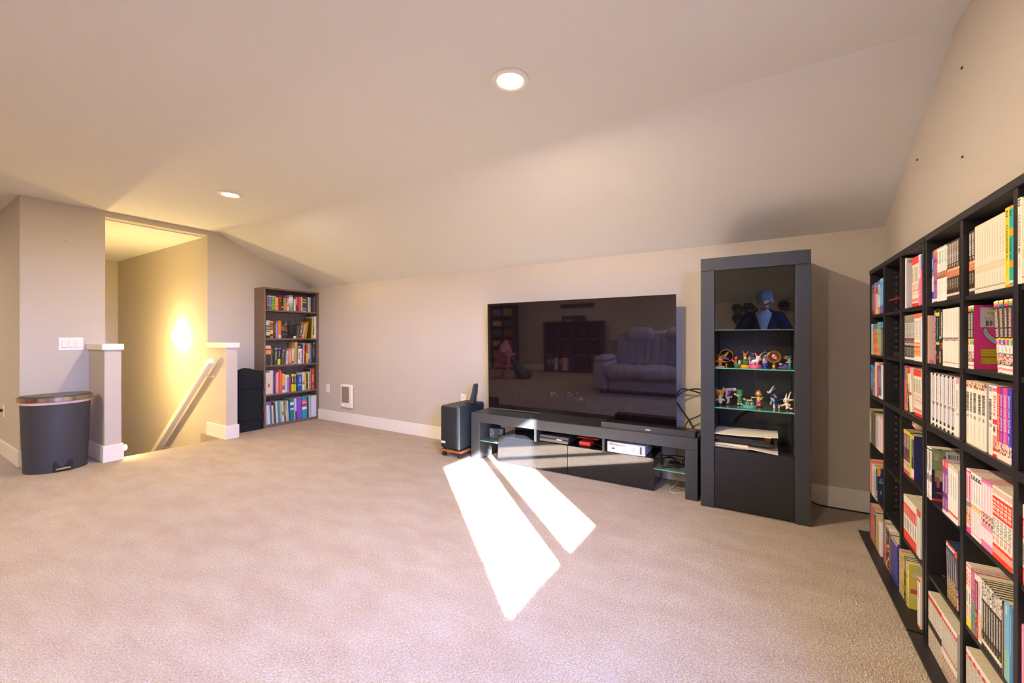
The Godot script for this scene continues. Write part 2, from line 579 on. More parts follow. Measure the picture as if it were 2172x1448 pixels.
# ------------------------------------------------------------------ the room
func build_room() -> void:
	var wall: Material = M["painted wall"]
	var ceil_m: Material = M["painted ceiling"]
	var trim: Material = M["white trim"]
	# floor: one slab with the stair opening cut out
	var b := mb()
	b.xf = Transform3D(Basis(Vector3(1, 0, 0), PI / 2), Vector3.ZERO)   # outline in x and z
	b.extrude([Vector2(0.78, -3.62), Vector2(0.78, 3.26), Vector2(-8.82, 3.26), Vector2(-8.82, -1.36), Vector2(-5.22, -1.36), Vector2(-5.22, -2.2), Vector2(-5.72, -2.2), Vector2(-5.72, -3.62)], 0.0, 0.24)
	struct("floor", b, M["carpet"])
	# ceiling: knee slopes and a flat middle, one profile along the room
	b = mb()
	b.xf = Transform3D(Basis(Vector3(0, 0, 1), Vector3(0, 1, 0), Vector3(-1, 0, 0)), Vector3.ZERO)   # outline x -> z, depth -> -x
	b.extrude([Vector2(-3.64, 1.77), Vector2(-2.34, CEIL), Vector2(1.98, CEIL), Vector2(3.28, 1.77), Vector2(3.28, 1.95), Vector2(2.0, 2.58), Vector2(-2.36, 2.58), Vector2(-3.64, 1.95)], -0.8, 8.84)
	struct("ceiling", b, ceil_m)
	struct("wall_north", boxed(Vector3(-5.72, -0.1, -3.62), Vector3(0.78, 1.90, WALL_N)), wall)
	struct("wall_south", boxed(Vector3(-8.82, -0.1, WALL_S), Vector3(0.78, 1.90, 3.26)), wall)
	# wall of the shelves, with the window opening
	b = mb()
	var z0 := -0.997
	var z1 := 0.088
	b.box(Vector3(WALL_E, -0.1, -3.62), Vector3(0.776, 2.5, z0))
	b.box(Vector3(WALL_E, -0.1, z1), Vector3(0.776, 2.5, 3.26))
	b.box(Vector3(WALL_E, -0.1, z0), Vector3(0.776, 1.0, z1))
	b.box(Vector3(WALL_E, 2.08, z0), Vector3(0.776, 2.5, z1))
	struct("wall_east", b, wall)
	# stair wall: gable piece, header, and the deep piece with the switches
	struct("wall_west", boxed(Vector3(-5.70, -0.1, -3.62), Vector3(WALL_W, 2.5, -2.219)), wall)
	struct("wall_header", boxed(Vector3(-5.70, 2.345, -2.219), Vector3(WALL_W, 2.5, -1.34)), wall)
	struct("wall_corridor", boxed(Vector3(-8.82, -2.75, -1.34), Vector3(WALL_W, 2.5, -0.79)), wall)
	struct("wall_stair_side", boxed(Vector3(-8.82, -2.75, -2.339), Vector3(-5.70, 2.45, -2.219)), wall)
	struct("wall_stair_end", boxed(Vector3(-8.80, -2.75, -2.219), Vector3(-8.65, 2.45, -1.34)), wall)
	struct("ceiling_stair", boxed(Vector3(-8.65, 2.335, -2.219), Vector3(-5.70, 2.45, -1.34)), ceil_m)
	struct("wall_hall_end", boxed(Vector3(-8.82, -0.1, -0.79), Vector3(-8.66, 2.5, 3.12)), wall)
	struct("wall_below_stair", boxed(Vector3(-5.70, -2.75, -2.339), Vector3(-5.16, -0.24, -2.219)), wall)
	struct("wall_below_landing", boxed(Vector3(-5.59, -2.75, -1.34), Vector3(-5.16, -0.24, -1.22)), wall)
	struct("wall_under_edge", boxed(Vector3(-5.22, -2.75, -2.219), Vector3(-5.10, -0.24, -1.34)), wall)
	# carpeted steps going down behind the floor edge
	b = mb()
	for i in 12:
		b.box(Vector3(-5.22 - 0.25 * (i + 1), -2.75, -2.217), Vector3(-5.224 - 0.25 * i, -0.19 * (i + 1), -1.342), 0.0)
	struct("floor_stair_steps", b, M["carpet"])
	# low end walls on both sides of the stair opening, capped and with base blocks
	for s in [[-2.332, -2.219, -2.35, -2.2], [-1.34, -1.225, -1.355, -1.205]]:
		var o := struct("wall_half_height", boxed(Vector3(WALL_W, -0.1, s[0]), Vector3(-5.13, 1.03, s[1])), wall)
		part(o, "cap", boxed(Vector3(WALL_W, 1.027, s[2]), Vector3(-5.112, 1.083, s[3]), 0.003), trim)
		part(o, "base_block", boxed(Vector3(-5.2, 0.0, s[0] - 0.014), Vector3(-5.114, 0.152, s[1] + 0.014), 0.003), trim)
		part(o, "base_board", boxed(Vector3(WALL_W, 0.0, s[0] - 0.013), Vector3(-5.2, 0.15, s[0]), 0.002), trim)
		part(o, "base_board", boxed(Vector3(WALL_W, 0.0, s[1]), Vector3(-5.2, 0.15, s[1] + 0.013), 0.002), trim)
	# skirting
	struct("baseboard_north", boxed(Vector3(WALL_W, 0.0, WALL_N), Vector3(WALL_E, 0.142, WALL_N + 0.014), 0.003), trim)
	struct("baseboard_west", boxed(Vector3(WALL_W, 0.0, -1.205), Vector3(WALL_W + 0.014, 0.142, -0.776), 0.003), trim)
	struct("baseboard_corridor", boxed(Vector3(-8.65, 0.0, -0.79), Vector3(WALL_W, 0.142, -0.776), 0.003), trim)
	struct("baseboard_south", boxed(Vector3(-8.65, 0.0, WALL_S - 0.014), Vector3(WALL_E, 0.142, WALL_S), 0.003), trim)
	struct("baseboard_east", boxed(Vector3(WALL_E - 0.014, 0.0, -1.18), Vector3(WALL_E, 0.142, WALL_S), 0.003), trim)
	# window over the shelves' end: two sashes, glass in both
	b = mb()
	b.box(Vector3(0.715, 1.0, z0), Vector3(0.745, 1.04, z1))
	b.box(Vector3(0.715, 2.055, z0), Vector3(0.745, 2.08, z1))
	b.box(Vector3(0.715, 1.04, z0), Vector3(0.745, 2.055, z0 + 0.045))
	b.box(Vector3(0.715, 1.04, z1 - 0.032), Vector3(0.745, 2.055, z1))
	b.box(Vector3(0.715, 1.04, -0.552), Vector3(0.745, 2.055, -0.437))
	var w := struct("window_1", b, trim)
	part(w, "glass_pane", boxed(Vector3(0.728, 1.04, -0.952), Vector3(0.732, 2.055, -0.552)), M["window glass"])
	part(w, "glass_pane", boxed(Vector3(0.728, 1.04, -0.437), Vector3(0.732, 2.055, 0.056)), M["window glass"])
	part(w, "sill", boxed(Vector3(0.62, 0.978, z0 - 0.03), Vector3(0.71, 1.0, z1 + 0.03), 0.004), trim)

# round ceiling downlight: trim ring, recessed lens, and the light it throws
func downlight(x: float, z: float, label: String, energy: float) -> void:
	var o := thing("recessed_ceiling_light", label, "ceiling light", Vector3(x, CEIL, z), 0.0, "recessed ceiling lights")
	var b := mb()
	b.lathe(Vector3.ZERO, [Vector2(0.091, 0.0), Vector2(0.091, -0.006), Vector2(0.086, -0.011), Vector2(0.068, -0.012), Vector2(0.062, -0.004)], 40)
	part(o, "trim_ring", b, M["white plastic"])
	b = mb()
	b.lathe(Vector3.ZERO, [Vector2(0.063, -0.006), Vector2(0.0, -0.0065)], 32)
	part(o, "lens", b, glow("warm lamp lens", "fff0d8", 8.0))
	var l := AreaLight3D.new()
	l.name = "downlight_glow"
	l.area_size = Vector2(0.1, 0.1)
	l.area_normalize_energy = true
	l.light_color = hexc("ffe7c2")
	l.light_energy = energy
	l.area_range = 20.0
	l.shadow_enabled = true
	l.rotation.x = -PI / 2
	l.position = Vector3(0, -0.02, 0)
	o.add_child(l, true)

func wall_lamps() -> void:
	# sconce on the stair wall: white back plate and a frosted glass cylinder
	var o := thing("unseen_wall_sconce", "small frosted wall lamp glowing warm on the yellow stair wall above the handrail", "wall lamp", Vector3(-6.309, 1.165, -2.219))
	var b := mb()
	b.box(Vector3(-0.03, -0.07, 0.0), Vector3(0.03, 0.07, 0.012), 0.004)
	b.box(Vector3(-0.01, -0.05, 0.01), Vector3(0.01, -0.03, 0.075), 0.002)
	part(o, "back_plate", b, M["white plastic"])
	b = mb()
	b.lathe(Vector3(0, 0, 0.075), [Vector2(0.0, -0.06), Vector2(0.022, -0.06), Vector2(0.026, -0.054), Vector2(0.026, 0.054), Vector2(0.022, 0.06), Vector2(0.0, 0.06)], 20)
	part(o, "glass_shade", b, glow("sconce glass", "ffdca6", 16.0))
	lamp(o, Vector3(0, 0, 0.075), SCONCE, 0.025)
	# unseen lamp on the facing stair wall, placed to light the lower stair wall
	var w := thing("unseen_wall_sconce", "unseen wall lamp behind the switch wall, placed to light the lower stair wall", "wall lamp", Vector3(-6.25, 0.75, -1.34), PI)
	b = mb()
	b.box(Vector3(-0.03, -0.07, 0.0), Vector3(0.03, 0.07, 0.012), 0.004)
	part(w, "back_plate", b, M["white plastic"])
	b = mb()
	b.lathe(Vector3(0, 0, 0.045), [Vector2(0.0, -0.06), Vector2(0.022, -0.06), Vector2(0.026, -0.054), Vector2(0.026, 0.054), Vector2(0.022, 0.06), Vector2(0.0, 0.06)], 20)
	part(w, "glass_shade", b, M["sconce glass"])
	lamp(w, Vector3(0, 0, 0.045), 1.5, 0.025)
	# little plug-in light low on the stair side of the end wall by the bin
	o = thing("night_light", "tiny glowing night light low beside the base of the stair post near the bin", "night light", Vector3(-5.165, 0.1, -1.354))
	b = mb()
	b.box(Vector3(-0.02, -0.03, -0.012), Vector3(0.02, 0.03, 0.0), 0.003)
	part(o, "plug_body", b, M["white plastic"])
	b = mb()
	b.ball(Vector3(0, 0.0, -0.024), Vector3(0.02, 0.028, 0.013), 14, 8)
	part(o, "diffuser", b, glow("night light bulb", "ffe3b4", 12.0))
	lamp(o, Vector3(0, 0, -0.024), 0.07, 0.01)

func lamp(o: Node3D, at: Vector3, energy: float, size: float) -> void:
	var l := OmniLight3D.new()
	l.name = "lamp_light"
	l.position = at
	l.light_color = hexc("ffdc8c")
	l.light_energy = energy
	l.light_size = size
	l.omni_range = 20.0
	l.omni_attenuation = 2.0
	l.shadow_enabled = true
	o.add_child(l, true)

func wall_fittings() -> void:
	var white: Material = M["white plastic"]
	# three-gang rocker switch
	var o := thing("light_switch", "white triple rocker light switch plate on the wall above the bin", "light switch", Vector3(WALL_W, 1.082, -1.104))
	part(o, "plate", boxed(Vector3(0, -0.06, -0.082), Vector3(0.006, 0.06, 0.082), 0.003), white)
	for k in 3:
		var z := -0.047 + 0.047 * k
		part(o, "surround", boxed(Vector3(0.005, -0.036, z - 0.019), Vector3(0.0075, 0.036, z + 0.019), 0.001), white)
		var b := mb()
		b.xf = Transform3D(Basis(Vector3(0, 0, 1), 0.05 if k != 1 else -0.05), Vector3(0.008, 0, z))
		b.box(Vector3(-0.004, -0.033, -0.016), Vector3(0.004, 0.033, 0.016), 0.0015)
		part(o, "rocker", b, white)
	# outlets on the television wall
	outlet("white double wall socket between the brown bookcase and the wall heater", Vector3(-5.138, 0.442, WALL_N), 0.0)
	outlet("white wall plate half hidden behind the black subwoofer box", Vector3(-2.76, 0.475, WALL_N), 0.0)
	outlet("white wall socket with a black plug on the corridor wall beside the bin", Vector3(-6.26, 0.43, -0.79), 0.0)
	o = thing("plug", "black power plug pushed into the corridor wall socket beside the bin", "plug", Vector3(-6.30, 0.435, -0.783))
	part(o, "plug_body", boxed(Vector3(-0.02, -0.014, 0.0), Vector3(0.012, 0.014, 0.035), 0.004), M["black plastic"])
	var b := mb()
	b.tube(curve([Vector3(-0.01, 0, 0.034), Vector3(-0.03, 0, 0.05), Vector3(-0.07, -0.05, 0.03), Vector3(-0.1, -0.42, 0.03)], 6), 0.004, 8)
	part(o, "cord", b, M["black cable"])
	# fan heater set in the wall
	o = thing("wall_heater", "white wall fan heater with a grey louvred grille on the television wall", "heater", Vector3(-4.71, 0.365, WALL_N))
	part(o, "housing", boxed(Vector3(-0.122, -0.155, 0.0), Vector3(0.122, 0.155, 0.03), 0.012), white)
	b = mb()
	b.box(Vector3(-0.085, -0.085, 0.028), Vector3(0.06, 0.125, 0.032))
	part(o, "grille_recess", b, mat("heater dark", "6d6a64", 0.7))
	for k in 15:
		var y := -0.078 + 0.0138 * k
		part(o, "louvre", boxed(Vector3(-0.085, y, 0.031), Vector3(0.06, y + 0.006, 0.036)), mat("heater slat", "a9a59c", 0.5))
	b = mb()
	b.xf = Transform3D(Basis(Vector3(1, 0, 0), PI / 2), Vector3(-0.06, -0.12, 0.03))
	b.lathe(Vector3.ZERO, [Vector2(0.0, 0.012), Vector2(0.012, 0.012), Vector2(0.014, 0.0)], 16)
	part(o, "thermostat_knob", b, white)
	# old screw holes and anchors left in the walls
	var spots := [[Vector3(WALL_E, 2.188, -2.277), 2, "upper of two dark wall anchors high on the wall above the black shelves"], [Vector3(WALL_E, 1.841, -2.272), 2, "lower of two dark wall anchors above the black shelves"], [Vector3(WALL_E, 2.034, -2.824), 2, "small dark wall anchor close to the sloping ceiling above the shelves"], [Vector3(WALL_W, 2.048, -1.068), 0, "tiny dark nail in the wall above the light switch"], [Vector3(-4.067, 1.645, WALL_N), 1, "tiny nail in the television wall above the heater"], [Vector3(-2.706, 1.519, WALL_N), 1, "tiny nail in the wall just beyond the television corner"]]
	for s in spots:
		var r: float = 0.003
		b = mb()
		var axis := Vector3(1, 0, 0) if s[1] == 0 else Vector3(0, 0, 1) if s[1] == 1 else Vector3(-1, 0, 0)
		b.tube([Vector3.ZERO, axis * 0.006], r, 8)
		if s[1] == 2: b.tube([Vector3.ZERO, axis * 0.006 + Vector3(0, 0.002, 0.012)], 0.002, 6)
		var q := part(self, "wall_anchor" if s[1] == 2 else "nail", b, M["screw"], s[0])
		tag(q, s[2], "wall anchor" if s[1] == 2 else "nail", "leftover wall fixings")
	# handrail down the stair wall
	o = thing("handrail", "white square handrail sloping down the yellow stair wall", "handrail", Vector3(-5.335, 0.847, -2.219))
	var dir := Vector3(-1.535, -1.197, 0).normalized()
	b = mb()
	b.xf = Transform3D(Basis(dir, Vector3(0, 0, 1).cross(dir), Vector3(0, 0, 1)), Vector3(0, 0.02, 0.075))
	b.box(Vector3(-0.02, -0.035, -0.03), Vector3(3.2, 0.035, 0.03), 0.006)
	part(o, "rail", b, M["white trim"])
	for d in [0.12, 1.75, 3.0]:
		var p: Vector3 = dir * d + Vector3(0, -0.02, 0.075)
		b = mb()
		b.tube(curve([p, p + Vector3(0, -0.045, -0.01), p + Vector3(0, -0.06, -0.04), p + Vector3(0, -0.06, -0.074)], 5), 0.006, 8)
		b.lathe(p + Vector3(0, -0.06, -0.07), [Vector2(0.0, 0.015), Vector2(0.02, 0.01), Vector2(0.02, -0.01), Vector2(0.0, -0.015)], 12)
		part(o, "bracket", b, mat("bracket metal", "d8d2c6", 0.3, 0.6))

func outlet(label: String, at: Vector3, turn: float) -> void:
	var o := thing("wall_outlet", label, "wall socket", at, turn)
	part(o, "plate", boxed(Vector3(-0.036, -0.058, 0), Vector3(0.036, 0.058, 0.006), 0.003), M["white plastic"])
	for y in [-0.021, 0.021]:
		var b := mb()
		b.box(Vector3(-0.016, y - 0.015, 0.005), Vector3(0.016, y + 0.015, 0.0085), 0.004)
		var f := part(o, "socket", b, M["white plastic"])
		b = mb()
		b.box(Vector3(-0.008, y - 0.006, 0.0084), Vector3(-0.005, y + 0.006, 0.0088))
		b.box(Vector3(0.005, y - 0.006, 0.0084), Vector3(0.008, y + 0.006, 0.0088))
		part(f, "slots", b, M["black plastic"])

# loose leaves and twigs out of view, placed to dim part of the sun patch
func place_unseen_foliage() -> void:
	rng.seed = 19
	var b := mb()
	for k in 330:
		var c := Vector3(3.75 + rng.randf_range(-0.35, 0.35), 0, 0)
		var z := rng.randf_range(2.22, 3.3)
		var top := minf(3.0 + (z - 2.32) * 0.95, 3.45) + (c.x - 3.656) * 0.1
		c.z = z + (c.x - 3.656) * 0.8986
		c.y = rng.randf_range(2.45, top) + (c.x - 3.656) * 0.66
		var q := Basis.from_euler(Vector3(rng.randf_range(-1, 1), rng.randf_range(0, TAU), rng.randf_range(-1, 1)))
		var n := q.y
		var l := rng.randf_range(0.025, 0.04)
		b.poly([c - q.x * l, c - q.z * l * 0.55, c + q.x * l, c + q.z * l * 0.55], n)
	for k in 9:
		var p := Vector3(3.8, 2.4, 2.9)
		b.tube([p, p + Vector3(rng.randf_range(-0.3, 0.3), rng.randf_range(0.3, 0.8), rng.randf_range(-0.5, 0.5))], 0.008, 5, 0.003)
	b.tube([Vector3(3.85, -3.0, 2.95), Vector3(3.8, 2.45, 2.9)], 0.05, 8, 0.02)
	var m := mat("leaf", "5a7a3c", 0.6)
	m.backlight_enabled = true
	m.backlight = hexc("6a8a3c")
	var o := part(self, "unseen_foliage", b, m)
	tag(o, "unseen green leaves outside the window, placed to dim part of the sun patch", "unseen_foliage", "", "stuff")

# ------------------------------------------------------------------ television side
func tv_stand() -> void:
	var o := thing("tv_stand", "long low black television stand with glossy drop fronts and glass end shelves", "tv stand", Vector3(0, 0, 0))
	var lam: Material = M["black laminate"]
	var gloss: Material = M["black gloss"]
	var x0 := -2.37
	var x1 := -0.396
	part(o, "top", boxed(Vector3(x0, 0.350, -3.455), Vector3(x1, 0.434, -3.10), 0.0025), lam)
	part(o, "leg", boxed(Vector3(x0, 0.0, -3.44), Vector3(x0 + 0.1, 0.349, -3.10), 0.002), lam)
	part(o, "leg", boxed(Vector3(x1 - 0.082, 0.0, -3.44), Vector3(x1, 0.349, -3.10), 0.002), lam)
	part(o, "back_rail", boxed(Vector3(-2.08, 0.25, -3.445), Vector3(-0.702, 0.349, -3.43)), lam)
	# hanging box with two drop fronts
	var b := mb()
	b.box(Vector3(-2.084, 0.02, -3.44), Vector3(-0.700, 0.244, -3.15), 0.002)
	part(o, "cabinet_box", b, gloss)
	var f := part(o, "drop_front", boxed(Vector3(-2.086, 0.008, -3.149), Vector3(-1.394, 0.246, -3.13), 0.002), gloss)
	f = part(o, "drop_front", boxed(Vector3(-1.391, 0.008, -3.149), Vector3(-0.699, 0.246, -3.13), 0.002), gloss)
	# uprights between box and top
	for x in [-1.692, -1.086]:
		part(o, "divider", boxed(Vector3(x, 0.244, -3.42), Vector3(x + 0.02, 0.35, -3.105), 0.001), lam)
	# glass shelves at both ends
	for s in [[-2.27, -2.084], [-0.700, -0.478]]:
		glass_shelf(o, Vector3(s[0], 0.172, -3.42), Vector3(s[1], 0.178, -3.115))

# a clear sheet with greenish polished edges
func glass_shelf(o: Node3D, lo: Vector3, hi: Vector3) -> void:
	var g := part(o, "glass_shelf", boxed(lo, Vector3(hi.x, hi.y, hi.z - 0.002)), M["shelf glass"])
	part(g, "glass_edge", boxed(Vector3(lo.x, lo.y, hi.z - 0.002), hi), M["glass edge"])

func television() -> void:
	var o := thing("television", "very large thin black television standing on the low black stand", "television", Vector3(-1.455, 0.434, -3.34))
	var w := 1.755
	var tilt := Basis(Vector3(1, 0, 0), 0.021)
	# screen with small pale specks and thin streaks low down
	var im := Image.create(1024, 576, false, Image.FORMAT_RGB8)
	im.fill(hexc("140c12"))
	rng.seed = 77
	for s in [[265, 0.815, 4], [395, 0.83, 9], [430, 0.835, 6], [505, 0.825, 9], [540, 0.83, 5], [565, 0.85, 16]]:
		for k in s[2]:
			im.fill_rect(Rect2i(int(s[0] + rng.randf_range(-14, 14)), int(s[1] * 576 + rng.randf_range(-20, 10)), rng.randi_range(2, 5), rng.randi_range(1, 4)), hexc("6c5a70"))
	for s in [[630, 0.91, 34, 38], [800, 0.9, 24, 50], [180, 0.84, 8, 26]]:
		for k in s[2]:
			var px: float = s[0] + rng.randf_range(-s[3], s[3])
			var py: float = s[1] * 576 + rng.randf_range(-34, 26)
			for q in rng.randi_range(4, 13):
				im.fill_rect(Rect2i(int(px + q * 0.5 * sin(k)), int(py + q), 1, 1), hexc("5a4b66"))
	var m := mat("television screen", "ffffff", 0.03, 0.0, 0.6)
	m.albedo_texture = ImageTexture.create_from_image(im)
	var b := mb()
	b.xf = Transform3D(tilt, Vector3(0, 0.016, 0))
	b.poly([Vector3(-w / 2, 0, 0.0), Vector3(w / 2, 0, 0.0), Vector3(w / 2, 1.022, 0.0), Vector3(-w / 2, 1.022, 0.0)], Vector3(0, 0, 1), [Vector2(0, 1), Vector2(1, 1), Vector2(1, 0), Vector2(0, 0)])
	part(o, "screen", b, m)
	b = mb()
	b.xf = Transform3D(tilt, Vector3(0, 0.016, 0))
	b.box(Vector3(-w / 2 - 0.0015, -0.002, -0.008), Vector3(w / 2 + 0.0015, 1.0235, -0.0006))
	part(o, "bezel_panel", b, M["black plastic"])
	b = mb()
	b.xf = Transform3D(tilt, Vector3(0, 0.016, 0))
	b.box(Vector3(-w / 2 + 0.12, 0.02, -0.045), Vector3(w / 2 - 0.12, 0.52, -0.007), 0.012)
	part(o, "rear_housing", b, M["black plastic"])
	part(o, "bottom_strip", boxed(Vector3(-w / 2 + 0.03, 0.009, -0.012), Vector3(w / 2 - 0.03, 0.016, 0.004)), mat("satin metal", "b9b0a2", 0.3, 0.9))
	# wedge foot in front
	b = mb()
	b.xf = Transform3D(Basis(Vector3(0, 0, -1), Vector3(0, 1, 0), Vector3(1, 0, 0)), Vector3.ZERO)
	b.extrude([Vector2(0.13, 0.0), Vector2(-0.228, 0.0), Vector2(-0.228, 0.004), Vector2(-0.02, 0.02), Vector2(0.13, 0.02)], -0.29, 0.325)
	part(o, "stand_foot", b, mat("foot metal", "2f3031", 0.38, 0.3))
	part(o, "standby_light", boxed(Vector3(-0.012, 0.008, 0.004), Vector3(0.002, 0.013, 0.007)), glow("standby led", "dfe8ff", 2.0))

func display_cabinet() -> void:
	var o := thing("display_cabinet", "tall black display cabinet with a dark glass upper door and open lit shelves of figurines", "cabinet", Vector3.ZERO)
	var lam: Material = M["black laminate"]
	var x0 := -0.370
	var x1 := 0.238
	var i0 := -0.286
	var i1 := 0.157
	var zf := -3.04
	var zb := -3.45
	var top := 1.674
	part(o, "frame_top", boxed(Vector3(x0, 1.588, zb), Vector3(x1, top, zf), 0.002), lam)
	part(o, "frame_side", boxed(Vector3(x0, 0.0, zb), Vector3(i0, 1.5875, zf), 0.002), lam)
	part(o, "frame_side", boxed(Vector3(i1, 0.0, zb), Vector3(x1, 1.5875, zf), 0.002), lam)
	part(o, "back_panel", boxed(Vector3(i0, 0.0, zb), Vector3(-0.06, 1.588, zb + 0.006)), lam)
	part(o, "back_panel", boxed(Vector3(-0.059, 0.0, zb), Vector3(i1, 1.588, zb + 0.006)), lam)
	part(o, "middle_board", boxed(Vector3(i0, 0.385, zb + 0.006), Vector3(i1, 0.404, zf - 0.012), 0.001), M["black shelf"])
	part(o, "upper_board", boxed(Vector3(i0, 1.185, zb + 0.006), Vector3(i1, 1.194, zf - 0.012)), lam)
	part(o, "base_board", boxed(Vector3(i0, 0.012, zb + 0.006), Vector3(i1, 0.03, zf - 0.02)), lam)
	part(o, "lower_door", boxed(Vector3(i0 + 0.002, 0.014, zf - 0.02), Vector3(i1 - 0.002, 0.402, zf - 0.002), 0.0015), mat("door satin", "1f2024", 0.2, 0.0, 0.5))
	var d := part(o, "glass_door", boxed(Vector3(i0 + 0.002, 1.192, zf - 0.02), Vector3(i1 - 0.002, 1.586, zf - 0.002), 0.001), mat("dark door glass", "0c0d0f", 0.015, 0.0, 0.66))
	part(d, "door_edge", boxed(Vector3(i0 + 0.002, 1.190, zf - 0.02), Vector3(i1 - 0.002, 1.1922, zf - 0.001)), mat("edge grey", "8b8f96", 0.3))
	glass_shelf(o, Vector3(i0, 0.933, -3.44), Vector3(i1, 0.940, -3.06))
	glass_shelf(o, Vector3(i0, 0.668, -3.44), Vector3(i1, 0.675, -3.06))
	# console leads rising behind the shelves
	var c := thing("console_cable", "pair of black leads slanting up the back of the display cabinet behind the console", "cable")
	for k in [0.0, 0.016]:
		var b := mb()
		b.tube(curve([Vector3(-0.2 + k, 0.50, -3.43), Vector3(-0.17 + k, 0.56, -3.435), Vector3(-0.09 + k, 0.62, -3.436), Vector3(-0.02 + k, 0.664, -3.436)], 6), 0.005, 8)
		part(c, "lead", b, M["black cable"])

func game_consoles() -> void:
	# white and black console lying in the display cabinet
	var o := thing("game_console", "white and black game console with flared shell lying flat in the display cabinet", "game console", Vector3(-0.115, 0.404, -3.06))
	var shell := mat("console white", "e9e4dc", 0.45)
	var core := part(o, "body", boxed(Vector3(-0.19, 0.034, -0.25), Vector3(0.166, 0.096, -0.012), 0.02), mat("console core", "0c0c0f", 0.08, 0.0, 0.6))
	for s in [0, 1]:
		var b := mb()
		for i in 24:
			for j in 10:
				var q := []
				for e in [[i, j], [i + 1, j], [i + 1, j + 1], [i, j + 1]]:
					var u: float = e[0] / 24.0
					var w: float = e[1] / 10.0
					var x := lerpf(-0.195, 0.187, u)
					var z := lerpf(-0.26, 0.006, w)
					var flare := 0.052 * pow(u, 2.2) * (0.45 + 0.55 * w)
					var y := 0.098 + 0.012 * sin(PI * w) + flare * 0.35 - 0.004 * u if s == 0 else 0.032 - 0.028 * pow(u, 1.5) * w
					q.append(Vector3(x, y, z))
				var nn: Vector3 = (q[1] - q[0]).cross(q[3] - q[0]).normalized()
				if nn.y < 0.0: nn = -nn
				b.quad(q[0], q[1], q[2], q[3], nn, nn, nn, nn)
				var dn := Vector3(0, -0.005, 0)
				b.quad(q[0] + dn, q[1] + dn, q[2] + dn, q[3] + dn, -nn, -nn, -nn, -nn)
				if i == 0: b.quad(q[0], q[3], q[3] + dn, q[0] + dn, Vector3.LEFT, Vector3.LEFT, Vector3.LEFT, Vector3.LEFT)
				if i == 23: b.quad(q[1], q[2], q[2] + dn, q[1] + dn, Vector3.RIGHT, Vector3.RIGHT, Vector3.RIGHT, Vector3.RIGHT)
				if j == 9: b.quad(q[2], q[3], q[3] + dn, q[2] + dn, Vector3.BACK, Vector3.BACK, Vector3.BACK, Vector3.BACK)
		part(o, "shell", b, shell)
	part(o, "disc_bulge", boxed(Vector3(-0.19, 0.004, -0.2), Vector3(0.03, 0.031, 0.002), 0.008), shell)
	part(o, "disc_slot", boxed(Vector3(-0.165, 0.019, 0.0015), Vector3(-0.045, 0.0215, 0.0026)), M["black plastic"])
	part(o, "status_light", boxed(Vector3(0.115, 0.0965, -0.02), Vector3(0.15, 0.0995, -0.011)), glow("amber led", "ff9a1e", 1.4))
	# older white console in the stand
	o = thing("game_console", "older white game console with curved front standing in the television stand", "game console", Vector3(-0.906, 0.2465, -3.27))
	var b := mb()
	b.xf = Transform3D(Basis(Vector3(1, 0, 0), Vector3(0, 0, 1), Vector3(0, -1, 0)), Vector3(0, 0.004, 0))
	var out := []
	for i in 13:
		var u := i / 12.0 * 2.0 - 1.0
		out.append(Vector2(0.145 * u, 0.15 - 0.008 * u * u))
	out.append(Vector2(0.142, -0.1)); out.append(Vector2(-0.142, -0.1))
	b.extrude(out, -0.078, 0.0, true)
	part(o, "body", b, mat("console bluish white", "dfe6ea", 0.35))
	part(o, "foot", boxed(Vector3(-0.12, 0.0, -0.09), Vector3(0.12, 0.005, 0.13)), M["black plastic"])
	part(o, "disc_tray", boxed(Vector3(-0.128, 0.059, 0.143), Vector3(0.0, 0.07, 0.1515), 0.003), mat("tray silver", "a58f88", 0.3, 0.5))
	b = mb()
	b.xf = Transform3D(Basis(Vector3(1, 0, 0), PI / 2), Vector3(0.058, 0.042, 0.147))
	b.lathe(Vector3.ZERO, [Vector2(0.0, 0.002), Vector2(0.014, 0.003), Vector2(0.016, 0.0)], 20)
	part(o, "power_button", b, mat("button ring", "c9d2d3", 0.3))
	part(o, "memory_slot", boxed(Vector3(0.108, 0.014, 0.142), Vector3(0.12, 0.07, 0.1475), 0.002), mat("slot dark", "31485a", 0.4))
	part(o, "usb_door", boxed(Vector3(-0.108, 0.029, 0.145), Vector3(-0.085, 0.04, 0.1485), 0.002), mat("slot navy", "2b3148", 0.4))
	# dark set-top console
	o = thing("media_player", "flat dark grey media player with a stepped body in the television stand", "media player", Vector3(-1.525, 0.2465, -3.26))
	part(o, "lower_body", boxed(Vector3(-0.135, 0.003, -0.13), Vector3(0.135, 0.03, 0.12), 0.003), mat("player grey", "4f4e4a", 0.3))
	part(o, "upper_body", boxed(Vector3(-0.135, 0.034, -0.13), Vector3(0.135, 0.058, 0.112), 0.003), mat("player gloss", "4b494e", 0.15))
	part(o, "foot", boxed(Vector3(-0.12, 0.0, -0.11), Vector3(0.12, 0.036, 0.1)), M["black plastic"])
	part(o, "badge", boxed(Vector3(0.03, 0.029, 0.112), Vector3(0.075, 0.036, 0.1205)), mat("badge", "b9bac0", 0.4))
	# red dock
	o = thing("console_dock", "small bright red plastic dock with an angled plate in the television stand", "dock", Vector3(-1.262, 0.2465, -3.24))
	var red := mat("red plastic", "d8372a", 0.35)
	part(o, "body", boxed(Vector3(-0.05, 0.0, -0.04), Vector3(0.05, 0.036, 0.06), 0.004), red)
	b = mb()
	b.xf = Transform3D(Basis(Vector3(1, 0, 0), -0.06), Vector3(0, 0.046, -0.07))
	b.box(Vector3(-0.1, -0.005, -0.03), Vector3(0.095, 0.005, 0.06), 0.003)
	part(o, "plate", b, red)
	b = mb()
